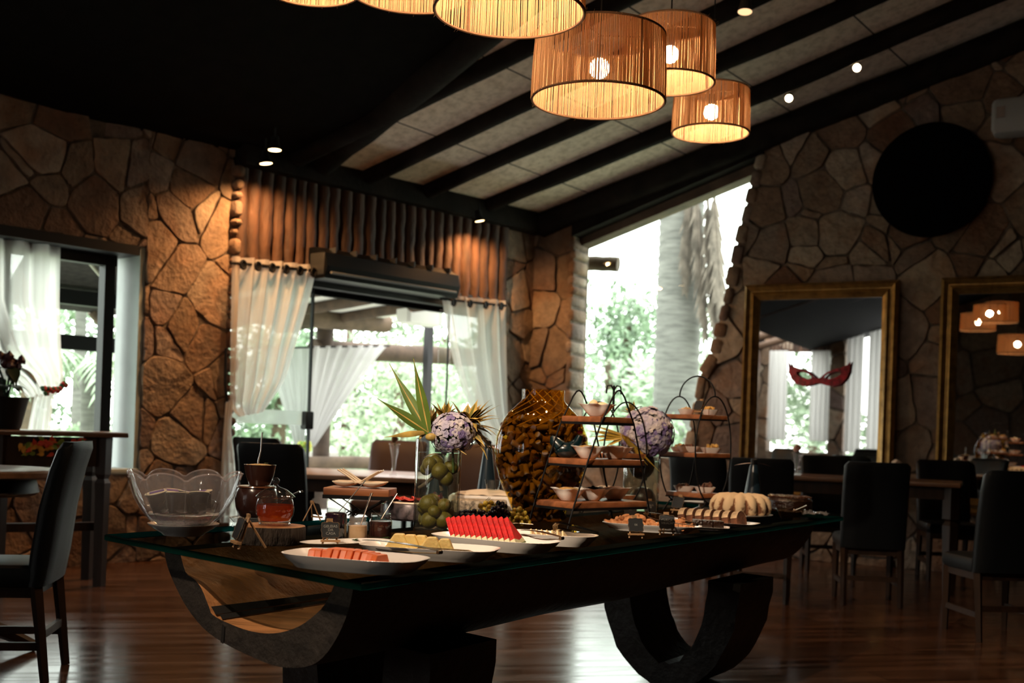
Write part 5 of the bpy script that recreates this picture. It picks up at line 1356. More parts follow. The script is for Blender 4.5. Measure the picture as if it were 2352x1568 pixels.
# ---- honey jar on the wooden slice
pws = T(622, 1247)
ws = thing('wood_slice', 'thick slice of tree trunk under the honey jar', 'stand', pws)
b = MB(); n = 60
def ws_r(a): return .108*(1+.07*noise.noise(Vector((cos(a)*1.6, sin(a)*1.6, 2)))+.025*cos(3*a+1)) * (1-.18*math.exp(-((a-3.9)/.12)**2))
rings = [[(ws_r(2*pi*i/n)*k*cos(2*pi*i/n), ws_r(2*pi*i/n)*k*sin(2*pi*i/n)*.92, z) for i in range(n)] for k, z in ((.97, 0), (1, .006), (1.0, .05), (.985, .057))]
b.loft(rings); b.build('bark_side', mat('dark_bark', (.035, .022, .014), .85, var=.5, scale=22, bump=.8, stretch=(1, 1, .3)), ws, angle=50)
b = MB(); b.loft([[(ws_r(2*pi*i/n)*k*cos(2*pi*i/n), ws_r(2*pi*i/n)*k*sin(2*pi*i/n)*.92, z) for i in range(n)] for k, z in ((.985, .0573), (.965, .0595), (.3, .060), (.02, .060))], cap=False); b.build('cut_face', mat('cut_wood_face', (.30, .135, .05), .55, var=.4, scale=9, dist=2.), ws, angle=50)
hp = pws + UP*.0602 + Vector((.012, -.012, 0))
hj = thing('honey_jar', 'lidded glass jar of amber honey with a ball knob', 'jar', hp)
bead = lambda n_, k: (lambda r, z, a, q: (r*(1+k*cos(n_*a)), z))
b = MB(); b.lathe([(.01, .003), (.046, .0), (.048, .004), (.046, .008), (.05, .012), (.060, .035), (.062, .055), (.059, .075), (.055, .086), (.057, .090), (.053, .092), (.053, .084), (.057, .072), (.0595, .055), (.0575, .036), (.048, .014), (.01, .011)], 48); b.build('jar', GLASS, hj)
b = MB(); b.tube([(.0475*cos(2*pi*i/60), .0475*sin(2*pi*i/60), .004) for i in range(60)], [.0032+.0012*(i % 2) for i in range(60)], 6, closed=True); b.build('beaded_foot', GLASS, hj)
b = MB(); b.lathe([(.060, .090), (.0635, .093), (.060, .097), (.052, .104), (.036, .116), (.014, .124), (.008, .128), (.007, .132)], 48, wave=bead(30, .012)); b.sphere((0, 0, .143), .0125, 16, 10); b.build('lid', GLASS, hj)
b = MB(); b.lathe([(.01, .0125), (.046, .0155), (.0565, .036), (.0585, .055), (.0572, .067), (.01, .067)], 40)
hm, t_, bb, oo_ = nt('honey'); t_.nodes.remove(bb)
tr = t_.nodes.new('ShaderNodeBsdfTransparent'); tr.inputs[0].default_value = (.93, .36, .05, 1); df = t_.nodes.new('ShaderNodeBsdfTranslucent'); df.inputs[0].default_value = (.62, .15, .012, 1)
mx = t_.nodes.new('ShaderNodeMixShader'); mx.inputs[0].default_value = .4; t_.links.new(tr.outputs[0], mx.inputs[1]); t_.links.new(df.outputs[0], mx.inputs[2]); t_.links.new(mx.outputs[0], oo_.inputs[0])
oo = b.build('honey', hm, loc=hp); tag(oo, 'amber honey filling the glass jar', 'honey', kind='stuff')
b = MB(); b.tube([(.02, -.01, .075), (.052, -.012, .100), (.082, -.014, .112)], [.003, .004, .006], 8, flat=.5); b.sphere((.084, -.014, .113), .008, 10, 6, (1.4, .7, .5)); oo = b.build('honey_spoon', GLASS, loc=hp); tag(oo, 'clear glass spoon handle leaning out of the honey jar', 'spoon')

# ---- little easel signs
def easel(label, base, rz, s=1.0, lines=None, back=False, board=True):
    r = thing('easel_sign', label, 'sign', base, rz, 'little chalkboard easels on the buffet'); r.scale = (s, s, s)
    for sx in (-1, 1):
        b = MB(); b.tube([(sx*.026, -.012, .0035), (sx*.006, .018, .085)], .0034, 4); b.build('front_leg', EASEL, r, smooth=False)
    b = MB(); b.tube([(0, .062, .0035), (0, .014, .078)], .003, 4); b.build('back_leg', EASEL, r, smooth=False)
    b = MB(); b.box((0, -.013, .0185), (.062, .012, .006)); b.build('ledge', EASEL, r, smooth=False)
    b = MB(); b.box((0, .016, .083), (.02, .005, .01)); b.build('hinge_peg', EASEL, r, smooth=False)
    tl = atan2(.030, .0815); n = 44
    def sil(a):
        cx, sy = cos(a), sin(a); q = (abs(cx)**5+abs(sy)**5)**(-.2)
        return (.030*cx*q*(1+.045*cos(8*a)), .027*sy*q*(1+.05*cos(8*a)))
    Mx = Matrix.Rotation(-tl, 3, 'X'); c0 = Vector((0, -.0045, .052))
    P = [sil(2*pi*i/n) for i in range(n)]
    b = MB(); b.prism(P, lambda x, y: c0+Mx @ Vector((x, -.0035, y)), lambda x, y: c0+Mx @ Vector((x, 0, y))); b.build('board', CHALK, r, smooth=False)
    b = MB(); b.tube([c0+Mx @ Vector((x*.97, -.0036, y*.97)) for x, y in P], .0007, 4, closed=True); b.build('board_edge', mat('board_edge_wood', (.14, .08, .035), .7), r)
    if lines: text_mb(lines[0], lines[1], 'writing', CHALKW, r, c0+Mx @ Vector((0, -.0042, 0)), (pi/2-tl, 0, 0), .0002)
    return r
easel('chalkboard easel sign reading GELEIAS DA CASA in front of the jam jars', T(757, 1254), radians(18), 1.0, ('GELEIAS\nDA\nCASA', .0125))
easel('small easel sign seen edge-on beside the wooden slice', T(553, 1262), radians(-62), 1.25)
easel('small easel sign turned away, behind the jam jars', T(722, 1197), radians(140), .95)
easel('chalkboard easel with DE on it in front of the pastries, left of the pair', T(1458, 1237), radians(14), 1.0, ('DE', .010))
easel('chalkboard easel reading CUECA VIRADA in front of the pastries', T(1530, 1230), radians(2), 1.05, ('CUECA\nVIRADA', .0125))
easel('chalkboard easel reading BOLO DE behind the pastry plate, by the second vase', T(1492, 1188), radians(4), 1.0, ('BOLO\nDE', .0115))
easel('chalkboard easel against the leg of the tiered stand', T(1447, 1195), radians(-6), .95, ('DE', .010))
easel('easel sign turned sideways left of the sliced cake', T(1558, 1180), radians(-40), 1.1)
easel('easel sign turned sideways beside the bundt cake', T(1628, 1175), radians(-60), 1.1)

# ---- jams
pj, o, rz, L = platter('serving_platter', 'long white plate under the three jam jars', (694, 1246), (895, 1238), .07, .016)
def jar(label, p, R_, H, content, level, cm, glass=GLASS, rzp=None):
    r = thing('jam_jar', label, 'jar', p)
    k = R_
    b = MB(); b.lathe([(.003, .002), (k*.9, 0), (k, .006), (k, H*.66), (k*.95, H*.75), (k*.82, H*.82), (k*.82, H*.86), (k*.87, H*.88), (k*.82, H*.90), (k*.87, H*.93), (k*.83, H*.96), (k*.84, H), (k*.80, H), (k*.78, H*.84), (k*.91, H*.74), (k*.95, H*.65), (k*.95, .008), (.003, .006)], 36); b.build('jar', glass, r)
    b = MB(); b.lathe([(.003, .0068), (k*.94, .009), (k*.94, level*.95), (k*.75 if level > H*.8 else k*.93, level), (.003, level+.001)], 32)
    oo = b.build(content, cm, loc=p); tag(oo, '%s inside its jar' % {'dark_jam': 'nearly black berry jam', 'pale_jam': 'pale yellow cream', 'red_jam': 'red-brown jam'}[content], 'jam', kind='stuff')
    return r
zpl = UP*.005
j1 = T(770, 1244)+zpl; j2 = T(820, 1244)+zpl; j3 = T(873, 1239)+zpl
jar('jam jar full of nearly black jam, leftmost of the three', j1, .038, .108, 'dark_jam', .094, mat('black_jam', (.012, .004, .012), .18))
jar('frosted jar of pale yellow cream, middle of the three jars', j2, .034, .080, 'pale_jam', .050, mat('cream_jam', (.60, .36, .14), .35), FROST)
jar('squat clear jar of red-brown jam, rightmost of the three', j3, .040, .086, 'red_jam', .060, mat('brown_jam', (.055, .010, .005), .2))
def stick(name, label, base, tip, m, bowl=.0, r0=.003, r1=.004, fl=.45):
    d = tip-base; b = MB(); b.tube([base-base, d*.3, d*.7, d], [r0, r0*.9, r1, r1*1.25], 8, flat=fl); oo = b.build(name, m, loc=base); return tag(oo, label, 'spoon')
q = j1+UP*.085; stick('long_spoon', 'long steel spoon leaning up out of the dark jam', q, at(840, 1102, q.y+.02), STEEL)
q = j2+UP*.052+Vector((.01, 0, 0)); stick('jam_spoon', 'dark spoon leaning in the pale cream jar', q, at(854, 1132, q.y+.06), TONGM)
q = j3+UP*.066; stick('jam_spoon', 'dark spoon leaning in the red-brown jam jar', q, at(911, 1133, q.y+.04), TONGM)
sprig('mint sprig in front of the pale cream jar', j2+Vector((.0, -.048, .004)), .02, 12)
sprig('mint leaf in front of the red-brown jam jar', j3+Vector((.03, -.045, .004)), .014, 13)

# ---- ceramic spoons on a wooden board with wire legs
pbz = TZ+.130; base = T(817, 1188)
fl_, fr_ = onz(742, 1135, pbz-.03), onz(893, 1141, pbz-.03); rz = atan2((fr_-fl_).y, (fr_-fl_).x); Lb = (fr_-fl_).length; Wb = .185
mid = (fl_+fr_)/2 + M3(rz) @ Vector((0, Wb/2, 0))
sb = thing('spoon_stand', 'wooden board on crossed black wire legs, holding white spoons', 'stand', (mid.x, mid.y, TZ), rz)
b = MB(); b.box((0, 0, .130-.016), (Lb, Wb, .030), bev=.003); b.build('board', TRAY, sb)
b = MB(); b.box((0, 0, .092), (Lb+.004, Wb+.004, .016)); b.build('frame', BMETAL, sb, smooth=False)
for y in (-Wb/2+.01, Wb/2-.01):
    b = MB(); b.tube([(-Lb/2+.02, y, .088), (0, y, .018), (Lb/2-.02, y, .088)], .003, 6)
    b.tube([(-Lb*.25, y, .003), (-Lb*.1, y, .035), (0, y, .018), (Lb*.1, y, .035), (Lb*.25, y, .003)], .003, 6)
    b.build('wire_leg', BMETAL, sb)
cs_p = None
for i in range(6):
    side = -1 if i < 3 else 1; k = i % 3
    if cs_p is None:
        cs_p = oo = thing('ceramic_spoon', 'x', 'spoon')
        b = MB(); rings = []
        for u in [j/14 for j in range(15)]:
            x = .062*(2*u-1); w = .026*max(.12, sin(pi*min(1, max(0, .06+.94*u))))**.6; zz = .004+.012*abs(2*u-1)**2.2
            rings.append([(x, w*cos(t), zz+.010*(1-abs(cos(t)))*0+ (.012 if abs(cos(t)) > .7 else (0 if sin(t) < 0 else .003))) for t in [2*pi*q_/16 for q_ in range(16)]])
        b = MB()
        def sp_in(u, v):
            t = 2*pi*u; r_ = v; return Vector((.052*r_*cos(t), .025*r_*sin(t), .003+.021*r_**2.2))
        b.grid(sp_in, 28, 6); b.build('bowl', CREAM, oo, solid=.003)
        b = MB(); b.tube([(.046, 0, .019), (.072, 0, .028), (.108, 0, .052), (.146, 0, .074)], [.010, .008, .0075, .008], 8, flat=.45); b.build('handle', CREAM, oo)
    else: oo = copy_tree(cs_p)
    x = -side*0 + side*.052; pos = local((mid.x, mid.y, TZ+.130), (side*.058, -Wb/2+.035+.050*k, .0), rz)
    oo.location = pos; oo.rotation_euler = (0, 0, rz+(pi if side > 0 else 0)+(.0))
    tag(oo, '%s white ceramic spoon with its bowl on the %s of the board' % (('front', 'middle', 'rear')[k], 'left' if side < 0 else 'right'), 'spoon', 'white ceramic spoons on the wooden board')
sprig('small green leaf behind the ceramic spoons', local((mid.x, mid.y, TZ+.131), (.045, .085, 0), rz), .022, 15)
# ---- tall vase of limes, leaves and hydrangea
LIME = mat('lime_skin', (.15, .112, .012), .4, var=.35, scale=10, bump=.15, bscale=120)
STEMM = mat('flower_stem', (.08, .13, .03), .6)
STRAP = mat('strap_leaf', (.10, .17, .02), .45, var=.4, scale=5)
DRAC = mat('striped_leaf_gold', (.48, .32, .075), .5, var=.4, scale=18)
DRACG = mat('striped_leaf_green', (.13, .12, .02), .5)
HYD = mat('hydrangea_petal', (.38, .35, .56), .65, col2=(.62, .55, .50), var=.2, scale=14)
HYDV = mat('hydrangea_violet', (.20, .15, .33), .6, var=.3, scale=20)
def vase_cyl(name, label, p, R_, H, water):
    r = thing(name, label, 'vase', p)
    b = MB(); b.lathe([(.004, .0), (R_*.96, .0), (R_, .006), (R_, H-.003), (R_-.002, H), (R_-.005, H-.003), (R_-.005, .014), (.004, .012)], 56); b.build('glass', GLASS, r)
    b = MB(); b.lathe([(.003, .0145), (R_-.0058, .0145), (R_-.0058, water), (.003, water)], 48); b.build('water', WATER, r)
    return r
def hydrangea(name, label, c, R_, n, seed, group=None):
    root = thing(name, label, 'flower', c); rg = random.Random(seed); b = MB(); b2 = MB(); b3 = MB()
    b3.sphere((0, 0, 0), R_*.72, 18, 12); b3.tube([(0, 0, -R_*.6), (0.004, 0, -R_*1.1), (.006, .004, -R_*1.75)], .005, 6)
    b3.build('stem', STEMM, root)
    for i in range(n):
        z = 1-2*(i+.5)/n
        if z < -.72: continue
        a = i*2.39996+rg.uniform(-.2, .2); rr = math.sqrt(max(0, 1-z*z)); d = Vector((rr*cos(a), rr*sin(a), z))
        d = (d+Vector((rg.gauss(0, .12), rg.gauss(0, .12), rg.gauss(0, .12)))).normalized()
        p = d*R_*rg.uniform(.86, 1.03); t = d.orthogonal().normalized(); w = d.cross(t); a0 = rg.uniform(0, 2*pi)
        m = b if rg.random() < .68 + .25*d.z else b2
        for k in range(4):
            aa = a0+k*pi/2; u = t*cos(aa)+w*sin(aa); v = d.cross(u); s_ = R_*.145*rg.uniform(.85, 1.2)
            P = [p, p+u*s_*.6+v*s_*.62+d*s_*.25, p+u*s_*1.25+v*s_*.35+d*s_*.12, p+u*s_*1.25-v*s_*.35+d*s_*.12, p+u*s_*.6-v*s_*.62+d*s_*.25]
            m.add(P, [(0, 1, 2, 3, 4)])
    b.build('pale_petals', HYD, root, smooth=False); b2.build('violet_petals', HYDV, root, smooth=False)
    return root
def spiky(name, label, p, n, L, seed, tilt=(0, 0, 1), w=.011, cone=1.0, cat='leaves'):
    """a rosette of gold-striped leaves"""
    root = thing(name, label, cat, p); rg = random.Random(seed); b = MB(); g = MB(); q = Vector(tilt).normalized().to_track_quat('Z', 'Y')
    for i in range(n):
        a = i*2.4+rg.uniform(-.2, .2); el = rg.uniform(.05, 1.25)*cone
        d = q @ Vector((cos(a)*sin(el), sin(a)*sin(el), cos(el))); s_ = d.cross(Vector((0, 0, 1)))
        if s_.length < .05: s_ = d.orthogonal()
        l = L*rg.uniform(.7, 1.1); bd = rg.uniform(.1, .55)
        b.leaf((0, 0, 0), d, s_, l, w, bd, 7, .25); g.leaf(d.cross(s_).normalized()*-.0006, d, s_, l*.96, w*.38, bd, 7, .25)
        g.leaf(d.cross(s_).normalized()*.0006+Vector((0, 0, .0004)), d, s_, l*.96, w*.38, bd, 7, .25)
    b.build('leaf_edges', DRAC, root, angle=180); g.build('leaf_stripes', DRACG, root, angle=180)
    return root
vb = T(1001, 1222); VH = .352; VR = .086
vz = vase_cyl('flower_vase', 'tall glass cylinder vase packed with limes in water', vb, VR, VH, .30)
rg = random.Random(21); lm = MB(); lm.sphere((0, 0, 0), 1, 20, 12, (1, 1, 1.06)); lm.sphere((0, 0, 1.08), .16, 8, 5)
L0 = None
spots = [(-.028, -.045, .045, .036), (.035, -.036, .040, .037), (.01, .03, .043, .036), (-.042, .02, .05, .032), (-.034, -.032, .108, .038), (.028, -.02, .103, .030), (.045, .03, .07, .030), (-.005, -.052, .082, .026),
         (-.02, .035, .115, .033), (-.048, -.008, .09, .026), (-.035, -.042, .255, .032), (.010, -.045, .232, .036), (.040, -.040, .205, .030), (.05, .01, .245, .030), (-.01, .03, .26, .034), (-.05, .025, .235, .026), (.03, .045, .225, .028)]
cols_ = ('lower', 'upper')
for i, (x, y, z, r) in enumerate(spots):
    if L0 is None: L0 = oo = lm.build('lime', LIME)
    else: oo = L0.copy(); COL.objects.link(oo)
    r *= .9; oo.scale = (r, r, r); rad_ = hypot(x, y); kk_ = min(1.0, (.0785-r*1.1)/max(rad_, .001)); oo.location = vb+Vector((x*kk_, y*kk_, max(z, .016+r))); oo.rotation_euler = (rg.uniform(0, 3), rg.uniform(0, 3), rg.uniform(0, 6))
    tag(oo, 'green lime in the %s of the tall glass vase' % ('bottom heap' if z < .16 else 'upper cluster'), 'lime', 'limes in the bottom of the tall vase' if z < .16 else 'limes floating in the top of the tall vase')
b = MB(); r_ = vb+Vector((-.004, -.03, .0))
b.tube([Vector((-.07, -.01, .165)), Vector((-.045, -.012, .182)), Vector((-.015, -.014, .21)), Vector((.0, -.012, .235))], [.006, .007, .006, .005], 8); b.tube([Vector((.002, -.014, .235)), Vector((.01, -.016, .19)), Vector((.018, -.018, .158))], [.006, .006, .007], 8)
oo = b.build('woody_stem', BARK, loc=vb); tag(oo, 'pale forked woody stem in the water of the lime vase', 'stem')
top = vb+UP*VH
sl = thing('strap_leaves', 'tall green strap leaves standing up out of the lime vase', 'leaves', top)
def px_leaf(mb, x0, y0, x1, y1, w, dd=0, bend=.0):
    p0 = at(x0, y0, vb.y-.02)-top; p1 = at(x1, y1, vb.y+dd)-top; d = p1-p0
    mb.leaf(p0, d, Vector((d.z, 0, -d.x)), d.length, w, bend, 9, .3)
for i, (x1, y1, w, dd) in enumerate(((948, 825, .022, -.03), (893, 840, .022, .02), (866, 910, .021, -.04))):
    b = MB(); px_leaf(b, 984, 993, x1, y1, w, dd, -.04 if i < 2 else .03); o1 = b.build('leaf_blade', STRAP, sl, angle=180)
    g = MB(); px_leaf(g, 984, 993, x1+1.5, y1+4, w*.12, dd-.003, -.04 if i < 2 else .03); g.build('gold_stripe', DRAC, o1, angle=180)
for x1, y1, w in ((882, 1002, .012), (1072, 1042, .013), (1068, 1012, .010)):
    b = MB(); px_leaf(b, 975 if x1 < 950 else 990, 993, x1, y1, w, -.07, .02); b.build('bent_leaf', DRAC, sl, angle=180)
b = MB(); b.sphere((-.025, -.06, .006), .019, 10, 7, (1.2, .8, .8)); b.build('leaf_knot', DRAC, sl)
hydrangea('hydrangea', 'lilac hydrangea head drooping from the lime vase', at(1040, 997, vb.y-.015), .082, 280, 4)
spiky('dracaena_rosette', 'gold striped leaf rosette behind the hydrangea, right side of the lime vase', at(1072, 975, vb.y+.06), 40, .165, 6, (.65, 0, .6), .023, 1.25)
spiky('dracaena_rosette', 'gold striped leaf rosette behind the strap leaves of the lime vase', at(985, 985, vb.y+.07), 26, .12, 9, (-.35, -.1, .8), .015, 1.25)
spiky('dracaena_rosette', 'gold striped leaf tuft above the hydrangea of the lime vase', at(1022, 962, vb.y+.07), 22, .11, 11, (.1, 0, 1), .016, .9)

# ---- big amber jar of corks
jb = T(1238, 1195); k = jb.y/F
prof_px = [(0, 52), (8, 58), (22, 63), (50, 74), (76, 88), (102, 98), (130, 105.5), (160, 108), (192, 105), (226, 92), (244, 80), (258, 66), (268, 56), (274, 50), (278, 48.5), (300, 49)]
prof = [(w*k, h*k) for h, w in prof_px]
cj = thing('cork_jar', 'big round amber glass jar filled with wine corks', 'jar', jb)
inn = [(r-.004, z+(.004 if i == 0 else 0)) for i, (r, z) in enumerate(prof)][::-1]
def dn(pr, m=4):
    o = []
    for i in range(len(pr)-1):
        for q in range(m): t = q/m; o.append((pr[i][0]*(1-t)+pr[i+1][0]*t, pr[i][1]*(1-t)+pr[i+1][1]*t))
    return o+[pr[-1]]
b = MB(); b.lathe([(.005, 0)]+prof+inn+[(.005, .005)], 72); b.build('glass', AMBER, cj)
b = MB(); rg = random.Random(12)
for i in range(14):     # twisted optic ribs in the shoulder and neck
    a = 2*pi*i/14; pts = []
    for j in range(24):
        h = 215+84*j/23; ww = 0
        for q in range(len(prof_px)-1):
            if prof_px[q][0] <= h <= prof_px[q+1][0]:
                t = (h-prof_px[q][0])/(prof_px[q+1][0]-prof_px[q][0]); ww = prof_px[q][1]*(1-t)+prof_px[q+1][1]*t
        aa = a+j*.085; pts.append((((ww-.6)*k-.002)*cos(aa), ((ww-.6)*k-.002)*sin(aa), h*k))
    b.tube(pts, .0022, 5)
b.build('optic_rib', mat('amber_rib', (.55, .27, .03), .1, trans=.6), cj)
CORK = mat('wine_cork', (.115, .072, .05), .85, var=.35, scale=40, bump=.3)
CORKD = mat('stained_cork', (.075, .034, .024), .85, var=.4, scale=40)
ck = MB(); ck.tube([(-.5, 0, 0), (-.47, 0, 0), (.47, 0, 0), (.5, 0, 0)], [.23, .26, .26, .23], 14)
ck1 = ck.build('wine_cork', CORK); ck2 = MB(); ck2.tube([(-.5, 0, 0), (-.47, 0, 0), (.47, 0, 0), (.5, 0, 0)], [.23, .26, .26, .23], 14); ck2 = ck2.build('wine_cork', CORKD)
def jr(h):
    for q in range(len(prof_px)-1):
        if prof_px[q][0] <= h <= prof_px[q+1][0]:
            t = (h-prof_px[q][0])/(prof_px[q+1][0]-prof_px[q][0]); return (prof_px[q][1]*(1-t)+prof_px[q+1][1]*t)*k
    return 0
pts = []; tries = 0; CL = .043
while len(pts) < 285 and tries < 60000:
    tries += 1
    h = rg.uniform(12, 236); Rm = jr(h)-.020
    a = rg.uniform(0, 2*pi); r = Rm*(1-rg.random()**2*.35)
    if sin(a) > .45: continue
    p = Vector((r*cos(a), r*sin(a), h*k))
    if all((p-q).length > .0275 for q in pts): pts.append(p)
pts.sort(key=lambda p: p.z)
pile = MB()          # the mass of corks behind the outer ones
for i in range(260):
    h = rg.uniform(14, 226); Rm = (jr(h)-.045); a = rg.uniform(0, 2*pi); r = Rm*math.sqrt(rg.random())
    d = Vector((rg.gauss(0, 1), rg.gauss(0, 1), rg.gauss(0, .7))).normalized(); p = Vector((r*cos(a), r*sin(a), h*k))
    pile.tube([p-d*.0215, p+d*.0215], .0112, 8)
oo = pile.build('inner_corks', CORKD, loc=jb); tag(oo, 'dense heap of corks deep inside the amber jar', 'corks', kind='stuff')
used = {}
for i, p in enumerate(pts):
    src = ck1 if rg.random() < .75 else ck2
    oo = src if not used.get(src.name) else src.copy()
    if used.get(src.name): COL.objects.link(oo)
    used[src.name] = 1
    n = Vector((p.x, p.y, 0)).normalized(); t = Vector((-n.y, n.x, 0)); d = (t*rg.gauss(0, 1)+UP*rg.gauss(0, .8)+n*rg.gauss(0, .55)).normalized()
    lim = jr(min(299, max(0, p.z/k)))
    oo.location = jb+p; oo.rotation_euler = d.to_track_quat('X', 'Z').to_euler(); s_ = rg.uniform(.046, .054); oo.scale = (s_, s_, s_)
    tag(oo, 'wine cork pressed against the glass of the amber jar', 'cork', 'wine corks in the amber jar')
# ---- petal bowls
def petal_bowl_parts(r):
    def wv(r_, z, a, q):
        k_ = max(0, min(1, (z-.004)/.046)); c = cos(6*a)
        return r_*(1+.17*k_*c*(.6+.4*k_)), z+.004*k_*k_*c - .006*max(0, k_-.8)*5*max(0, c)*.55
    pr = [(.004, .0), (.030, .0), (.034, .004), (.046, .016), (.058, .034), (.066, .048), (.073, .0525)]
    b = MB(); b.lathe(pr+[(.0735, .0545), (.068, .053)]+[(x-.004, z+.003) for x, z in pr[4:1:-1]]+[(.004, .006)], 72, wave=wv); b.build('bowl', WHITE, r, angle=80)
PBW = None
FILL = {'eggs': mat('pale_butter', (.80, .58, .34), .5, sss=.1), 'spread': mat('golden_spread', (.62, .36, .12), .5, var=.3, scale=30), 'olive': mat('dark_olive', (.035, .028, .012), .3), 'tomato': mat('orange_relish', (.45, .13, .03), .45, var=.4, scale=30)}
def petal_bowl(label, p, rz, fill, s_=.97):
    global PBW
    if PBW is None: PBW = oo = thing('petal_bowl', label, 'bowl', p, rz, 'white petal-rimmed bowls on the tiered stand'); petal_bowl_parts(oo)
    else: oo = dup(PBW, p, rz, label)
    oo.scale = (s_,)*3
    b = MB(); rg = random.Random(len(label))
    if fill == 'eggs':
        b.sphere((-.016, 0, .048), .021, 14, 9, (1, 1, 1.2)); b.sphere((.02, .004, .044), .026, 14, 9, (1.2, 1, .75))
    elif fill == 'olive':
        for i in range(12): a = i*.9; b.sphere((.03*cos(a)*(i % 3)/2, .03*sin(a)*(i % 3)/2, .042+.006*(2-(i % 3))), .011, 8, 6)
    else: b.grid(lambda u, v: Vector((.056*v*cos(2*pi*u), .056*v*sin(2*pi*u), .0475+.011*(1-v*v)+.003*noise.noise(Vector((9*v*cos(2*pi*u), 9*v*sin(2*pi*u), 1))))), 30, 8)
    o_ = b.build({'eggs': 'pale_cheese_balls', 'olive': 'olives', 'spread': 'golden_spread', 'tomato': 'relish'}[fill], FILL[fill], loc=p); o_.scale = (s_,)*3
    tag(o_, {'eggs': 'pale pieces', 'olive': 'dark olives', 'spread': 'golden spread', 'tomato': 'orange relish'}[fill]+' filling the '+label, 'food', kind='stuff' if fill != 'eggs' else None)
# ---- tiered wire stand
sb0 = T(1343, 1206); S_ = .0
ts = thing('tiered_stand', 'three-tier stand of wooden trays on black wire legs, in front of the cork jar', 'stand', (0, 0, 0))
eS_ = Vector((-.66, .75, 0)).normalized(); eL_ = Vector((.75, .66, 0)).normalized()
Mt = Matrix((eL_, eS_, UP)).transposed()
lev = []
for nm, (cx, cy), Ll, Z in (('top', (1379, 955), .20, 1.262), ('mid', (1347, 1054), .35, 1.084), ('low', (1318, 1154), .44, .900)):
    c = at(cx, cy, 4.60)
    ctr = c + eL_*Ll/2 + eS_*.1125
    b = MB(); b.box(ctr-UP*.014, (Ll, .225, .024), M=Mt, bev=.003); o_ = b.build('tray', TRAY, ts)
    b = MB(); b.box(ctr-UP*.030, (Ll+.004, .229, .010), M=Mt); b.build('tray_frame', BMETAL, ts, smooth=False)
    lev.append((ctr, Ll))
cx_ = lev[2][0]
for s_ in (-1, 1):
    y = eS_*(.1165*s_); apex = Vector((lev[0][0].x, lev[0][0].y, 0)); base_ = Vector((cx_.x, cx_.y, 0)); ap = (apex+base_)/2
    pts = []
    for u, z in ((-.255, TZ+.003), (-.222, .90), (-.162, 1.07), (-.098, 1.235), (-.034, 1.345), (-.014, 1.367), (0, 1.372), (.014, 1.367), (.034, 1.345), (.098, 1.235), (.162, 1.07), (.222, .90), (.255, TZ+.003)):
        w = min(1, max(0, (z-.88)/.38)); mid_ = base_.lerp(apex, w); pts.append(Vector((mid_.x, mid_.y, z))+eL_*u+y)
    b = MB(); b.tube(pts, .0036, 8); b.build('wire_leg', BMETAL, ts)
T_, Ld = lev[0]; petal_bowl('petal bowl alone on the top tray of the tiered stand', T_-UP*.002-eS_*.015-eL_*.02, .2, 'eggs')
T_, Ld = lev[1]; petal_bowl('left petal bowl on the middle tray of the tiered stand', T_-UP*.0015-eL_*.085-eS_*.033, .5, 'spread'); petal_bowl('right petal bowl on the middle tray of the tiered stand', T_-UP*.0015+eL_*.085-eS_*.025, .1, 'tomato')
T_, Ld = lev[2]; petal_bowl('left petal bowl on the lowest tray of the tiered stand', T_-UP*.0015-eL_*.142+eS_*.0, .6, 'spread'); petal_bowl('middle petal bowl on the lowest tray, holding olives', T_-UP*.0015+eL_*.002, .0, 'olive'); petal_bowl('right petal bowl on the lowest tray of the tiered stand', T_-UP*.0015+eL_*.145+eS_*.01, .3, 'tomato')
# ---- oval wire stands
def oval_stand(label, base, W_, H_, dep, zs, seed=0, top=True, axis=None, tops=(1, 1, 1)):
    r = thing('oval_stand', label, 'stand', (0, 0, 0), 0, 'oval wire stands with wooden shelves')
    ax = axis or eL_; ay = Vector((-ax.y, ax.x, 0)); M_ = Matrix((ax, ay, UP)).transposed(); zc_ = H_*.5
    for s_ in (-1, 1):
        b = MB(); b.tube([base+ay*dep/2*s_+ax*(W_/2*cos(t))+UP*(.05+ (H_-.05)/2+(H_-.05)/2*sin(t)) for t in [2*pi*i/48 for i in range(48)]], .0038, 8, closed=True); b.build('oval_hoop', BMETAL, r)
        b = MB(); b.tube([base+ay*dep/2*s_+ax*(-.10)+UP*.004, base+ay*dep/2*s_+ax*(-.05)+UP*.055, base+ay*dep/2*s_+ax*.05+UP*.055, base+ay*dep/2*s_+ax*.10+UP*.004], .0038, 6); b.build('foot', BMETAL, r)
    if top:
        b = MB(); b.tube([base+ay*dep/2*cos(t)+UP*(H_+ .105*sin(t)) for t in [pi*i/20 for i in range(21)]], .0038, 8); b.build('handle', BMETAL, r)
    out = []
    for z in zs:
        w = W_*math.sqrt(max(.05, 1-((z-.05-(H_-.05)/2)/((H_-.05)/2))**2))*.98
        b = MB(); b.box(base+UP*(z-.012), (w, dep*1.0, .022), M=M_, bev=.002); b.build('shelf', TRAY, r)
        b = MB(); b.box(base+UP*(z-.026), (w, dep*1.02, .006), M=M_); b.build('shelf_frame', BMETAL, r, smooth=False)
        out.append((base+UP*z, w))
    return r, out, ax, ay
DISHP = None
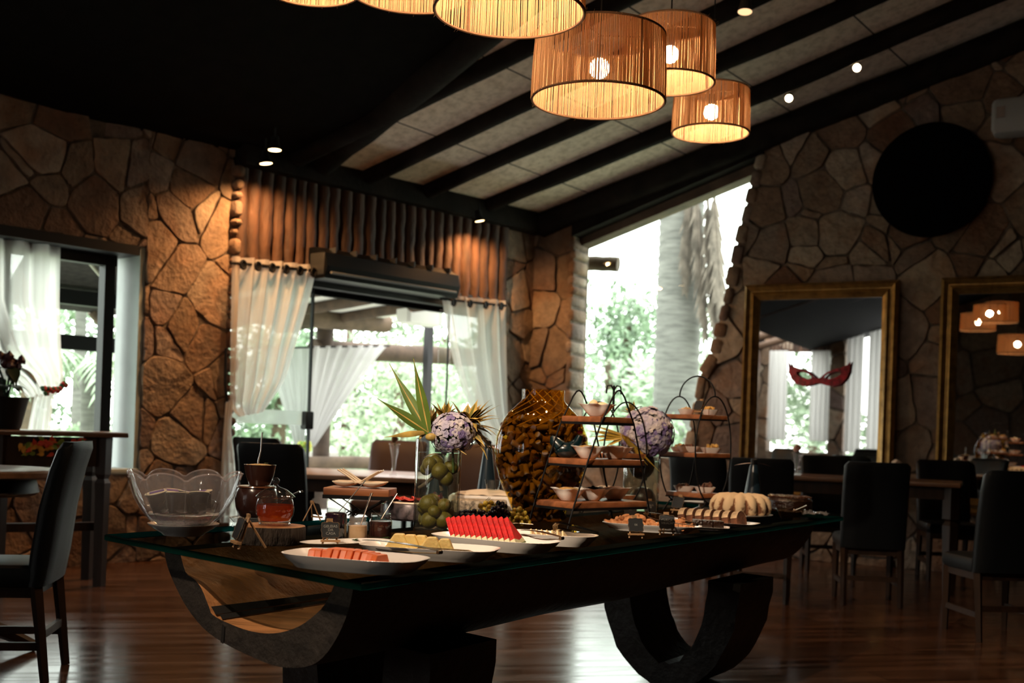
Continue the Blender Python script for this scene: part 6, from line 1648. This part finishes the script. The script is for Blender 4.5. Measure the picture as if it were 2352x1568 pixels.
def small_dish(label, p, rz, cm, s_=1.0, lump=1.0):
    global DISHP
    if DISHP is None:
        DISHP = oo = thing('small_dish', label, 'dish', p, rz, 'small white dishes on the oval stands')
        b = MB(); b.loft([[(sx*k_*.052*(1.0), sy*k_*.034, z) for sx, sy in [(cos(t)*((abs(cos(t))**4+abs(sin(t))**4)**-.25), sin(t)*((abs(cos(t))**4+abs(sin(t))**4)**-.25)) for t in [2*pi*i/32 for i in range(32)]]] for k_, z in ((.66, 0), (.70, .002), (1, .028), (.97, .028), (.7, .008), (.1, .007))]); b.build('dish', WHITE, oo)
    else: oo = dup(DISHP, p, rz, label)
    oo.scale = (s_,)*3; rg = random.Random(len(label)*3)
    b = MB()
    for i in range(9): b.sphere((rg.uniform(-.028, .028), rg.uniform(-.018, .018), .024+rg.uniform(0, .012)*lump), rg.uniform(.008, .014), 8, 5, jit=.4, seed=i)
    o_ = b.build('dish_filling', cm, loc=p); o_.scale = (s_,)*3; o_.rotation_euler = (0, 0, rz); tag(o_, 'small pieces heaped in the '+label, 'food', kind='stuff')
ob = T(1592, 1176)
_, lv, ax, ay = oval_stand('oval wire stand with three wooden shelves and a loop handle, right of the hydrangea', ob, .285, .60, .235, (.105, .31, .505))
PALEF = mat('pale_bread', (.66, .42, .20), .7, var=.3, scale=30); DRIED = mat('dried_fruit', (.16, .06, .03), .6, var=.4, scale=40); YEL = mat('yellow_pieces', (.75, .42, .10), .6, var=.3, scale=30)
p, w = lv[2]; small_dish('left white dish on the top shelf of the oval stand', p-ax*.0+ay*.07, RL+.9, PALEF, 1.0, .2); small_dish('right white dish of yellow pieces on the top shelf of the oval stand', p-ay*.07+ax*.02, RL+.9, YEL, 1.0, 1.4)
e_ = easel('little wooden easel standing between the dishes on the oval stand top shelf', p+ax*.02, RL-1.9, .95); 
p, w = lv[1]; small_dish('left white dish on the middle shelf of the oval stand', p+ay*.0-ax*.01+Vector((-.03, 0, 0)), RL-.7, DRIED, 1.1, .6); small_dish('right white dish of yellow pieces on the middle shelf of the oval stand', p-ay*.06+ax*.05, RL-.7, YEL, 1.0, 1.5); small_dish('white dish half hidden behind the hydrangea on the oval stand', p+ay*.09-ax*.02, RL-.7, PALEF, .9)
p, w = lv[0]; small_dish('left white dish on the lowest shelf of the oval stand', p+ay*.05-ax*.02, RL-.9, DRIED, 1.05, .9); small_dish('right white dish on the lowest shelf of the oval stand', p-ay*.055+ax*.02, RL-.9, DRIED, 1.05, 1.2)
ob2 = T(1400, 1182)
_, lv2, ax2, ay2 = oval_stand('second oval wire stand, behind the tiered stand', ob2, .30, .545, .18, (.10, .30), top=False)
b = MB()
for s_ in (-1, 1): b.tube([ob2+UP*(.54), ob2+UP*.60, ob2+s_*ax2*.02+UP*.625, ob2+s_*ax2*.045+UP*.622, ob2+s_*ax2*.052+UP*.585], .004, 6)
b.cyl(ob2+UP*.5, ob2+UP*.625, .006, n=8); oo = b.build('hooked_finial', BMETAL, _)
p, w = lv2[1]; tongs('serving_tongs', 'pale tongs on the second oval stand, under the hydrangea leaves', p-ax2*.02+UP*.03, p+ax2*.13-ay2*.05+UP*.02, TONGM, .010, .008)
# teal hen figurine
hn = thing('ceramic_hen', 'dark teal ceramic hen with a red comb, behind the middle tray', 'figurine', T(1318, 1165) if False else Vector((lev[1][0].x, lev[1][0].y, 0))+UP*1.0825+eS_*.082-eL_*.10)
HENM = mat('teal_glaze', (.003, .015, .019), .25, coat=.5)
b = MB(); b.sphere((0, 0, .035), .04, 16, 10, (1.35, .8, .85)); b.tube([(.03, 0, .05), (.048, 0, .075), (.055, 0, .098)], [.03, .02, .014], 12); b.tube([(-.03, 0, .05), (-.055, 0, .075), (-.066, 0, .092)], [.03, .022, .006], 12); b.build('body', HENM, hn)
b = MB(); b.sphere((.055, 0, .112), .008, 8, 5, (1.6, .4, 1)); b.build('comb', mat('red_glaze', (.4, .01, .02), .3), hn)
# ---- second vase with hydrangea
vb2 = T(1470, 1178); 
v2 = vase_cyl('flower_vase', 'second glass cylinder vase, under the large hydrangea', vb2, .090, .36, .26)
hydrangea('hydrangea', 'large pale lilac hydrangea ball in the second vase', at(1485, 996, vb2.y-.03), .132, 460, 8)
POD = mat('dark_brown_pod', (.035, .014, .008), .35, var=.3, scale=8)
b = MB(); b.sphere((0, 0, 0), .066, 20, 14, (1.0, 1, 1.15)); oo = b.build('brown_pod', POD, loc=vb2+Vector((.0, -.0, .245))); tag(oo, 'large dark brown round pod hanging in the second vase', 'pod')
b = MB(); b.sphere((0, 0, 0), .060, 20, 14, (1.1, 1, .95)); oo = b.build('brown_pod', POD, loc=vb2+Vector((.01, .0, .075))); tag(oo, 'dark brown round pod lying in the bottom of the second vase', 'pod')
b = MB()
for i, (x1, y1, w) in enumerate(((1345, 985, .018), (1350, 1000, .016), (1362, 1012, .02), (1380, 1030, .016), (1352, 970, .012))):
    p0 = at(1436, 1000, vb2.y-.06); p1 = at(x1, y1, vb2.y-.16); d = p1-p0; b.leaf(p0, d, Vector((d.z, .3, -d.x)), d.length, w, .03, 8, .2)
for x1, y1, w in ((1488, 1066, .020), (1470, 1020, .014), (1516, 1080, .012)):
    p0 = at(1428, 1000, vb2.y-.12); p1 = at(x1, y1, vb2.y-.20); d = p1-p0; b.leaf(p0, d, Vector((d.z, .3, -d.x)), d.length, w, .03, 8, .2)
oo = b.build('golden_palm_leaf', mat('golden_leaf', (.42, .27, .03), .5, var=.35, scale=9), angle=180); tag(oo, 'golden green palm leaf spreading left of the second hydrangea', 'leaf')
spiky('dracaena_rosette', 'gold striped leaf tuft behind the large hydrangea', at(1452, 950, vb2.y+.05), 16, .10, 15, (-.2, 0, 1), .010, .8)
# ---- fly fans
def fly_fan(label, base, h, r0, rz=0.0):
    r = thing('fly_fan', label, 'fan', base, rz, 'dark cone fly fans on the buffet')
    b = MB(); b.lathe([(.004, 0), (r0, 0), (r0*1.0, .006), (r0*.40, h*.84), (r0*.34, h*.88), (.004, h*.88)], 28); b.build('cone_body', mat('blue_black_plastic', (.010, .022, .034), .28), r)
    b = MB(); b.lathe([(.004, h*.88), (r0*.30, h*.88), (r0*.30, h*.99), (r0*.24, h), (.004, h)], 20); b.build('cap', BLACK, r)
    b = MB()
    for s_ in (-1, 1): b.leaf((s_*.008, 0, h*.92), (s_, .15, -.05), (0, 1, 0), .115, .016, .12, 7, .05)
    b.build('soft_blade', mat('pink_blade', (.52, .36, .30), .5), r, angle=180)
    return r
fly_fan('dark cone fly fan between the lime vase and the cork jar', T(1116, 1162), .335, .058, 2.2)
fly_fan('dark cone fly fan behind the bundt cake', T(1728, 1164), .275, .060, .3)
fly_fan('dark cone fly fan seen through the lime vase', T(1003, 1178), .30, .062, 1.2)
# ---- cake dish with red slices behind the vase
cb = T(950, 1192)
cd_ = thing('covered_cake', 'round dark marbled cheese under foil with red slices on top, behind the lime vase', 'food', cb)
b = MB(); b.lathe([(.004, 0), (.118, 0), (.125, .008), (.125, .062), (.118, .072), (.004, .072)], 48); b.build('foil_side', mat('marbled_foil', (.10, .075, .08), .35, var=.8, scale=16, metal=.3, dist=1.5), cd_)
b = MB(); b.lathe([(.004, .0722), (.117, .0722), (.112, .077), (.004, .078)], 48); b.build('pale_top', CREAM, cd_)
rg = random.Random(4)
for i in range(9):
    a = 2.9+i*.42; b = MB(); b.grid(lambda u, v: Vector(((u-.5)*.07, (v-.5)*.05, .006+.006*sin(u*6+i)+.004*cos(v*5))), 8, 6)
    oo = b.build('red_slice', mat('red_ham', (.48, .03, .02), .4, var=.3, scale=30), loc=cb+Vector((.072*cos(a), .072*sin(a), .078+.0045*(i % 3))), solid=.002); oo.rotation_euler = (0, -.12, a)
    tag(oo, 'red cured meat slice on the foil-wrapped round behind the lime vase', 'meat', 'red meat slices on the foil-wrapped round')
b = MB(); pd = T(878, 1194); b.box((0, 0, .035), (.012, .05, .07), bev=.004); oo = b.build('glass_stopper', FROST, loc=pd); tag(oo, 'small clear glass block left of the foil-wrapped round', 'glass')
# ---- white speckled crate and bread behind the grapes
wb = T(1100, 1176)
cr_ = thing('speckled_basket', 'low pale speckled cheese block behind the grapes', 'food', wb, RL-1.0)
b = MB(); b.box((0, 0, .03), (.26, .16, .06), bev=.012); b.build('block', mat('speckled_cream', (.72, .58, .42), .6, col2=(.10, .08, .06), var=.2, scale=60), cr_)
wp = thing('white_tray', 'white tray of flatbread behind the grapes', 'tray', wb+Vector((.03, .22, 0)), RL-1.0)
b = MB(); b.box((0, 0, .035), (.36, .2, .07), bev=.01); b.build('tray', WHITE, wp)
oo = MB().grid(lambda u, v: Vector(((u-.5)*.30, (v-.5)*.17, .022*(1-(2*u-1)**2)*(1-(2*v-1)**2)+.006*noise.noise(Vector((u*8, v*8, 0)))+.001)), 24, 16).build('flatbread', NAPKIN, loc=wb+Vector((.03, .22, .071)), solid=.004); oo.rotation_euler = (0, 0, RL-1.0); tag(oo, 'pale crumpled flatbread heaped on the white tray', 'bread')
gl_ = thing('glass_cup', 'small clear glass cup on the white tray beside the fly fan', 'glass', wb+Vector((.06, .15, .098)))
b = MB(); b.lathe([(.004, 0), (.03, 0), (.042, .05), (.04, .05), (.028, .004), (.004, .004)], 28); b.build('cup', GLASS, gl_)
# ---- grapes
def bunch(label, c, n, rx, ry, rz_, m, seed, rot=0):
    r = thing('grape_bunch', label, 'grapes', c, rot); rg = random.Random(seed); P = []; t = 0
    while len(P) < n and t < 9000:
        t += 1; p = Vector((rg.uniform(-1, 1), rg.uniform(-1, 1), rg.uniform(0, 1)))
        if p.length > 1: continue
        q = Vector((p.x*rx, p.y*ry, .010+p.z*rz_))
        if all((q-o_).length > .0165 for o_ in P): P.append(q)
    g0 = None
    for q in P:
        if g0 is None: g0 = oo = MB().sphere((0, 0, 0), .0112, 12, 8, (1, 1, 1.12)).build('grape', m, r)
        else: oo = g0.copy(); COL.objects.link(oo); oo.parent = r
        oo.location = q; oo.rotation_euler = (rg.uniform(-.6, .6), rg.uniform(-.6, .6), 0)
    b = MB()
    for i in range(7): q = rg.choice(P)+UP*.012; b.tube([q, q+Vector((rg.uniform(-.015, .015), rg.uniform(-.01, .01), .014))], .0012, 5)
    b.tube([(-rx*.6, 0, rz_*.6), (0, .005, rz_*.95), (rx*.5, 0, rz_*1.0)], .0018, 5); b.build('stalk', STEMM, r); return r
DGR = mat('dark_grape', (.010, .006, .014), .22); GGR = mat('yellow_grape', (.42, .30, .035), .25, var=.15, scale=60, sss=.1)
gb = T(1120, 1204)
bunch('bunch of dark grapes, left of the pile behind the watermelon', gb+Vector((-.055, .0, 0)), 60, .085, .05, .048, DGR, 1)
bunch('taller bunch of dark grapes at the middle of the pile', gb+Vector((.045, .0, .0)), 46, .05, .05, .085, DGR, 2)
bunch('bunch of yellow grapes behind the dark ones', gb+Vector((.0, .085, 0)), 40, .085, .036, .078, GGR, 3)
bunch('bunch of yellow grapes at the right end of the pile', gb+Vector((.125, .005, 0)), 34, .048, .05, .062, GGR, 4)
# ---- pastries, cakes
PAST = mat('fried_pastry', (.52, .21, .075), .7, var=.45, scale=16, bump=.5)
pb_, o, rz, L = platter('serving_platter', 'long white platter of twisted fried pastries', (1386, 1196), (1612, 1209), .095, .030, rect_=3.2)
rg = random.Random(6); pz = [(-.19, .02), (-.155, -.02), (-.15, .04), (-.115, .01), (-.10, -.035), (-.075, .045), (-.055, .0), (-.03, -.04), (-.015, .03), (.02, -.01), (.045, -.045), (.06, .03), (.10, -.03), (.125, .02), (.15, -.035), (.17, .0), (-.13, .0), (-.06, .02), (.12, -.005)]
PZ = []
for v_ in range(3):
    b = MB(); pts = []; R_ = []
    for i in range(13):
        u = i/12; a = u*5.2+v_; pts.append((-.03+.06*u, .010*sin(a), .014+.007*cos(a))); R_.append(.010*(.6+.8*sin(pi*min(1, max(.05, u)))) )
    b.tube(pts, R_, 10); b.tube([(x*.9, -y+.004, z+.006) for x, y, z in pts], [r*.8 for r in R_], 10); PZ.append(b)
pr_ = [None]*3
for i, (x, y) in enumerate(pz):
    v_ = i % 3
    if pr_[v_] is None: pr_[v_] = oo = PZ[v_].build('twisted_pastry', PAST)
    else: oo = pr_[v_].copy(); COL.objects.link(oo)
    k_ = L/.21
    oo.location = local(o, (x*k_*.92, y, .008+(.020 if i > 15 else 0)), rz); oo.rotation_euler = (0, 0, rg.uniform(0, 3)); oo.scale = (1.1,)*3
    tag(oo, 'brown twisted pastry %s' % ('on the left half of the pastry platter' if x < -.02 else 'on the right half of the pastry platter'), 'pastry', 'twisted pastries left of the chalkboards' if x < -.02 else 'twisted pastries right of the chalkboards')
tongs('serving_tongs', 'broad steel tongs lying over the pastry platter', onz(1492, 1182, TZ+.085), onz(1600, 1204, TZ+.05), TONGM, .020, .010)
CAKE = mat('brown_cake', (.12, .043, .018), .85, var=.5, scale=22, bump=.6); SUGAR = mat('sugar_dusting', (.62, .44, .27), .9, var=.45, scale=26, bump=.3)
b0 = MB()
pr2, o, rz, L = platter('serving_platter', 'white square-ended plate under the row of cake slices', (1535, 1189), (1740, 1203), .085, .014, rect_=8)
sl_ = None
for i in range(7):
    x = (-.135+.27*i/6)*L/.19
    if sl_ is None:
        sl_ = oo = thing('cake_slice', 'x', 'cake')
        n = 14; arc_ = [(.034*cos(pi*j/n), .006+.052*sin(pi*j/n)**.8) for j in range(n+1)]
        b = MB(); b.prism(arc_+[(-.034, 0), (.034, 0)][0:0]+[(-.033, 0), (.033, 0)], lambda u, v: Vector((-.014, u, v)), lambda u, v: Vector((.014, u, v))); b.build('crumb', CAKE, oo, angle=30)
        b = MB(); b.grid(lambda u, v: Vector((-.0145+.029*v, 1.03*.034*cos(pi*(.12+.76*u)), .0075+1.02*.052*sin(pi*(.12+.76*u))**.8)), 14, 4); b.build('sugar_top', SUGAR, oo)
    else: oo = copy_tree(sl_)
    oo.location = local(o, (x*.86, .015-.004*i, .005), rz); oo.rotation_euler = (.0, -.16, rz-.35)
    oo.scale = (1.15, 1.15, 1.0)
    tag(oo, '%s sugar-dusted cake slice from the left' % ORD[i], 'cake', 'sugar-dusted cake slices in a row')
bp_ = T(1700, 1186)
bc = thing('bundt_cake', 'fluted bundt cake dusted with sugar', 'cake', bp_+UP*.0155)
BR = .137
def fl(r, z, a, q): 
    kk = .5+.5*cos(14*a); return (r*(1+.15*(kk**.5)*(1 if r > .04 else 0)), z+.004*(kk-.5)*(1 if z > .06 else 0))
b = MB(); b.lathe([(.030, .0), (BR*.90, .0), (BR*.97, .012), (BR, .035), (BR*.96, .062), (BR*.86, .084), (BR*.70, .097), (BR*.52, .100), (BR*.36, .092), (.032, .07), (.030, .0)], 112, wave=fl)
mm, t_, bb, o_ = nt('bundt_crust'); nz = t_.nodes.new('ShaderNodeTexNoise'); nz.inputs['Scale'].default_value = 45; nz.inputs['Detail'].default_value = 6
tc_ = t_.nodes.new('ShaderNodeTexCoord'); sx = t_.nodes.new('ShaderNodeSeparateXYZ'); t_.links.new(tc_.outputs['Object'], sx.inputs[0]); t_.links.new(tc_.outputs['Object'], nz.inputs[0])
ad = t_.nodes.new('ShaderNodeMath'); ad.operation = 'MULTIPLY_ADD'; ad.inputs[1].default_value = 6.0; t_.links.new(sx.outputs[2], ad.inputs[0]); ge_ = t_.nodes.new('ShaderNodeNewGeometry'); pa_ = t_.nodes.new('ShaderNodeMath'); pa_.operation = 'MULTIPLY_ADD'; pa_.inputs[1].default_value = 7.0; pa_.inputs[2].default_value = -3.55; t_.links.new(ge_.outputs['Pointiness'], pa_.inputs[0]); pb2 = t_.nodes.new('ShaderNodeMath'); pb2.operation = 'ADD'; t_.links.new(pa_.outputs[0], pb2.inputs[0]); t_.links.new(nz.outputs[0], pb2.inputs[1]); t_.links.new(pb2.outputs[0], ad.inputs[2])
cr_2 = t_.nodes.new('ShaderNodeValToRGB'); cr_2.color_ramp.elements[0].position = .80; cr_2.color_ramp.elements[1].position = 1.0 if False else 1.0; cr_2.color_ramp.elements[0].color = (.15, .055, .02, 1); cr_2.color_ramp.elements[1].color = (.62, .45, .27, 1)
t_.links.new(ad.outputs[0], cr_2.inputs[0]); t_.links.new(cr_2.outputs[0], bb.inputs['Base Color']); setp(bb, rough=.9)
b.build('cake', mm, bc, angle=60)
dsh = thing('white_dish', 'flat white plate under the bundt cake', 'dish', bp_)
b = MB(); b.lathe([(.004, .0), (.09, .0), (.158, .013), (.160, .016), (.155, .016), (.09, .0105), (.004, .0105)], 56); b.build('dish', WHITE, dsh)
CHOC = mat('dark_chocolate', (.020, .008, .004), .22, bump=.4, bscale=60)
cp = T(1812, 1172)
cc = thing('chocolate_cake', 'round dark chocolate cake with glossy crumbs on top', 'cake', cp)
b = MB(); b.lathe([(.004, 0), (.118, 0), (.126, .01), (.126, .058), (.115, .070), (.004, .074)], 48); b.build('cake', CHOC, cc)
rg = random.Random(9); b = MB()
for i in range(420):
    a = rg.uniform(0, 2*pi); r = .118*math.sqrt(rg.random()); b.sphere((r*cos(a), r*sin(a), .073+rg.uniform(0, .008)), rg.uniform(.0028, .006), 6, 4)
oo = b.build('sprinkle_topping', mat('glossy_sprinkles', (.06, .022, .010), .15), cc); oo['kind'] = 'stuff'
sp_ = T(1815, 1192)
sd = thing('sauce_dish', 'small glass dish of chocolate sauce in front of the chocolate cake', 'dish', sp_)
b = MB(); b.lathe([(.004, 0), (.045, 0), (.050, .01), (.066, .042), (.074, .05), (.072, .052), (.06, .04), (.044, .012), (.004, .01)], 40); b.build('dish', thin_glass('dark_glass', (.6, .5, .42), 0, .02, (.2, .1, .06)), sd)
b = MB(); b.lathe([(.004, .0102), (.043, .0122), (.0595, .0395), (.004, .041)], 36)
for i in range(60): a = rg.uniform(0, 2*pi); r = .056*math.sqrt(rg.random()); b.sphere((r*cos(a), r*sin(a), .041), .0035, 6, 4)
oo = b.build('chocolate_sauce', CHOC, loc=sp_); tag(oo, 'glossy chocolate sauce in the small dish', 'sauce', kind='stuff')
b = MB(); b.tube([(.01, -.01, .042), (.045, -.012, .058), (.075, -.012, .072)], [.005, .003, .005], 8, flat=.5); oo = b.build('teaspoon', STEEL, loc=sp_); tag(oo, 'teaspoon resting in the dish of chocolate sauce', 'spoon')
br, o, rz, L = platter('serving_platter', 'white square plate under the dark brownies', (1576, 1206), (1676, 1211), .06, .012, rect_=8)
for i, (x, y) in enumerate(((-.045, .012), (-.002, .0), (.042, -.008))):
    b = MB(); b.box((0, 0, .018), (.042, .05, .034), bev=.003); oo = b.build('brownie', CHOC, loc=local(o, (x, y, .004), rz)); oo.rotation_euler = (0, 0, rz+.1*i); tag(oo, '%s dark brownie on the square plate' % ('left', 'middle', 'right')[i], 'brownie', 'dark brownies on the square plate')
# glass cake stand and wrappings near the right end
gs = thing('cake_stand', 'pale round cake stand behind the cake slices', 'stand', T(1610, 1172))
b = MB(); b.lathe([(.004, 0), (.05, 0), (.045, .008), (.014, .02), (.012, .035), (.09, .042), (.092, .047), (.004, .047)], 40); b.build('stand', CREAM, gs)
b = MB(); rg = random.Random(2)
b.grid(lambda u, v: Vector(((u-.5)*.13, (v-.5)*.08, .02+.02*noise.noise(Vector((u*4, v*4, 3)))+.012*noise.noise(Vector((u*11, v*11, 3))))), 16, 12)
oo = b.build('clear_wrapper', FROST, loc=T(1872, 1186)); tag(oo, 'crumpled clear wrapper beside the chocolate sauce, near the far corner', 'wrapper')
oo = MB().grid(lambda u, v: Vector(((u-.5)*.09, (v-.5)*.06, .016+.014*noise.noise(Vector((u*4, v*4, 9))))), 12, 8).build('napkin', mat('white_paper', (.8, .8, .8), .8), loc=T(1636, 1160)+UP*.0); tag(oo, 'white paper napkin behind the cake stand', 'napkin')
# basket with cloth between the stands
bk = thing('bread_basket', 'cloth-lined bread basket behind the tiered stand', 'basket', T(1388, 1150))
b = MB(); b.lathe([(.004, 0), (.10, 0), (.13, .06), (.126, .06), (.096, .006), (.004, .006)], 40); b.build('basket', BARK, bk)
b = MB(); b.grid(lambda u, v: Vector((.135*v*cos(2*pi*u), .135*v*sin(2*pi*u), .058+.03*(1-v)+.018*noise.noise(Vector((3*v*cos(2*pi*u), 3*v*sin(2*pi*u), 5))))), 48, 12); b.build('cloth', NAPKIN, bk)
# ---------------------------------------------------------------- sampling guides for daylight at the openings (emit nothing themselves)
def portal(c, sx, sy, n):
    ld = bpy.data.lights.new('daylight_portal', 'AREA'); ld.shape = 'RECTANGLE'; ld.size = sx; ld.size_y = sy; ld.cycles.is_portal = True
    o = bpy.data.objects.new('daylight_portal', ld); COL.objects.link(o); o.location = c; o.rotation_euler = n.to_track_quat('-Z', 'Y').to_euler()
portal(A(2.3, 1.25, -.5), 3.5, 2.5, nA); portal(A(6.1, 1.6, -.5), 2.5, 1.9, nA); portal(B(1.55, 2.5, -.5), 2.2, 3.2, nB)
portal(C0 + nB*(GD+.6) + dB*((lo_+hi_)/2) + UP*2.5, abs(hi_-lo_), 3.5, -nB)
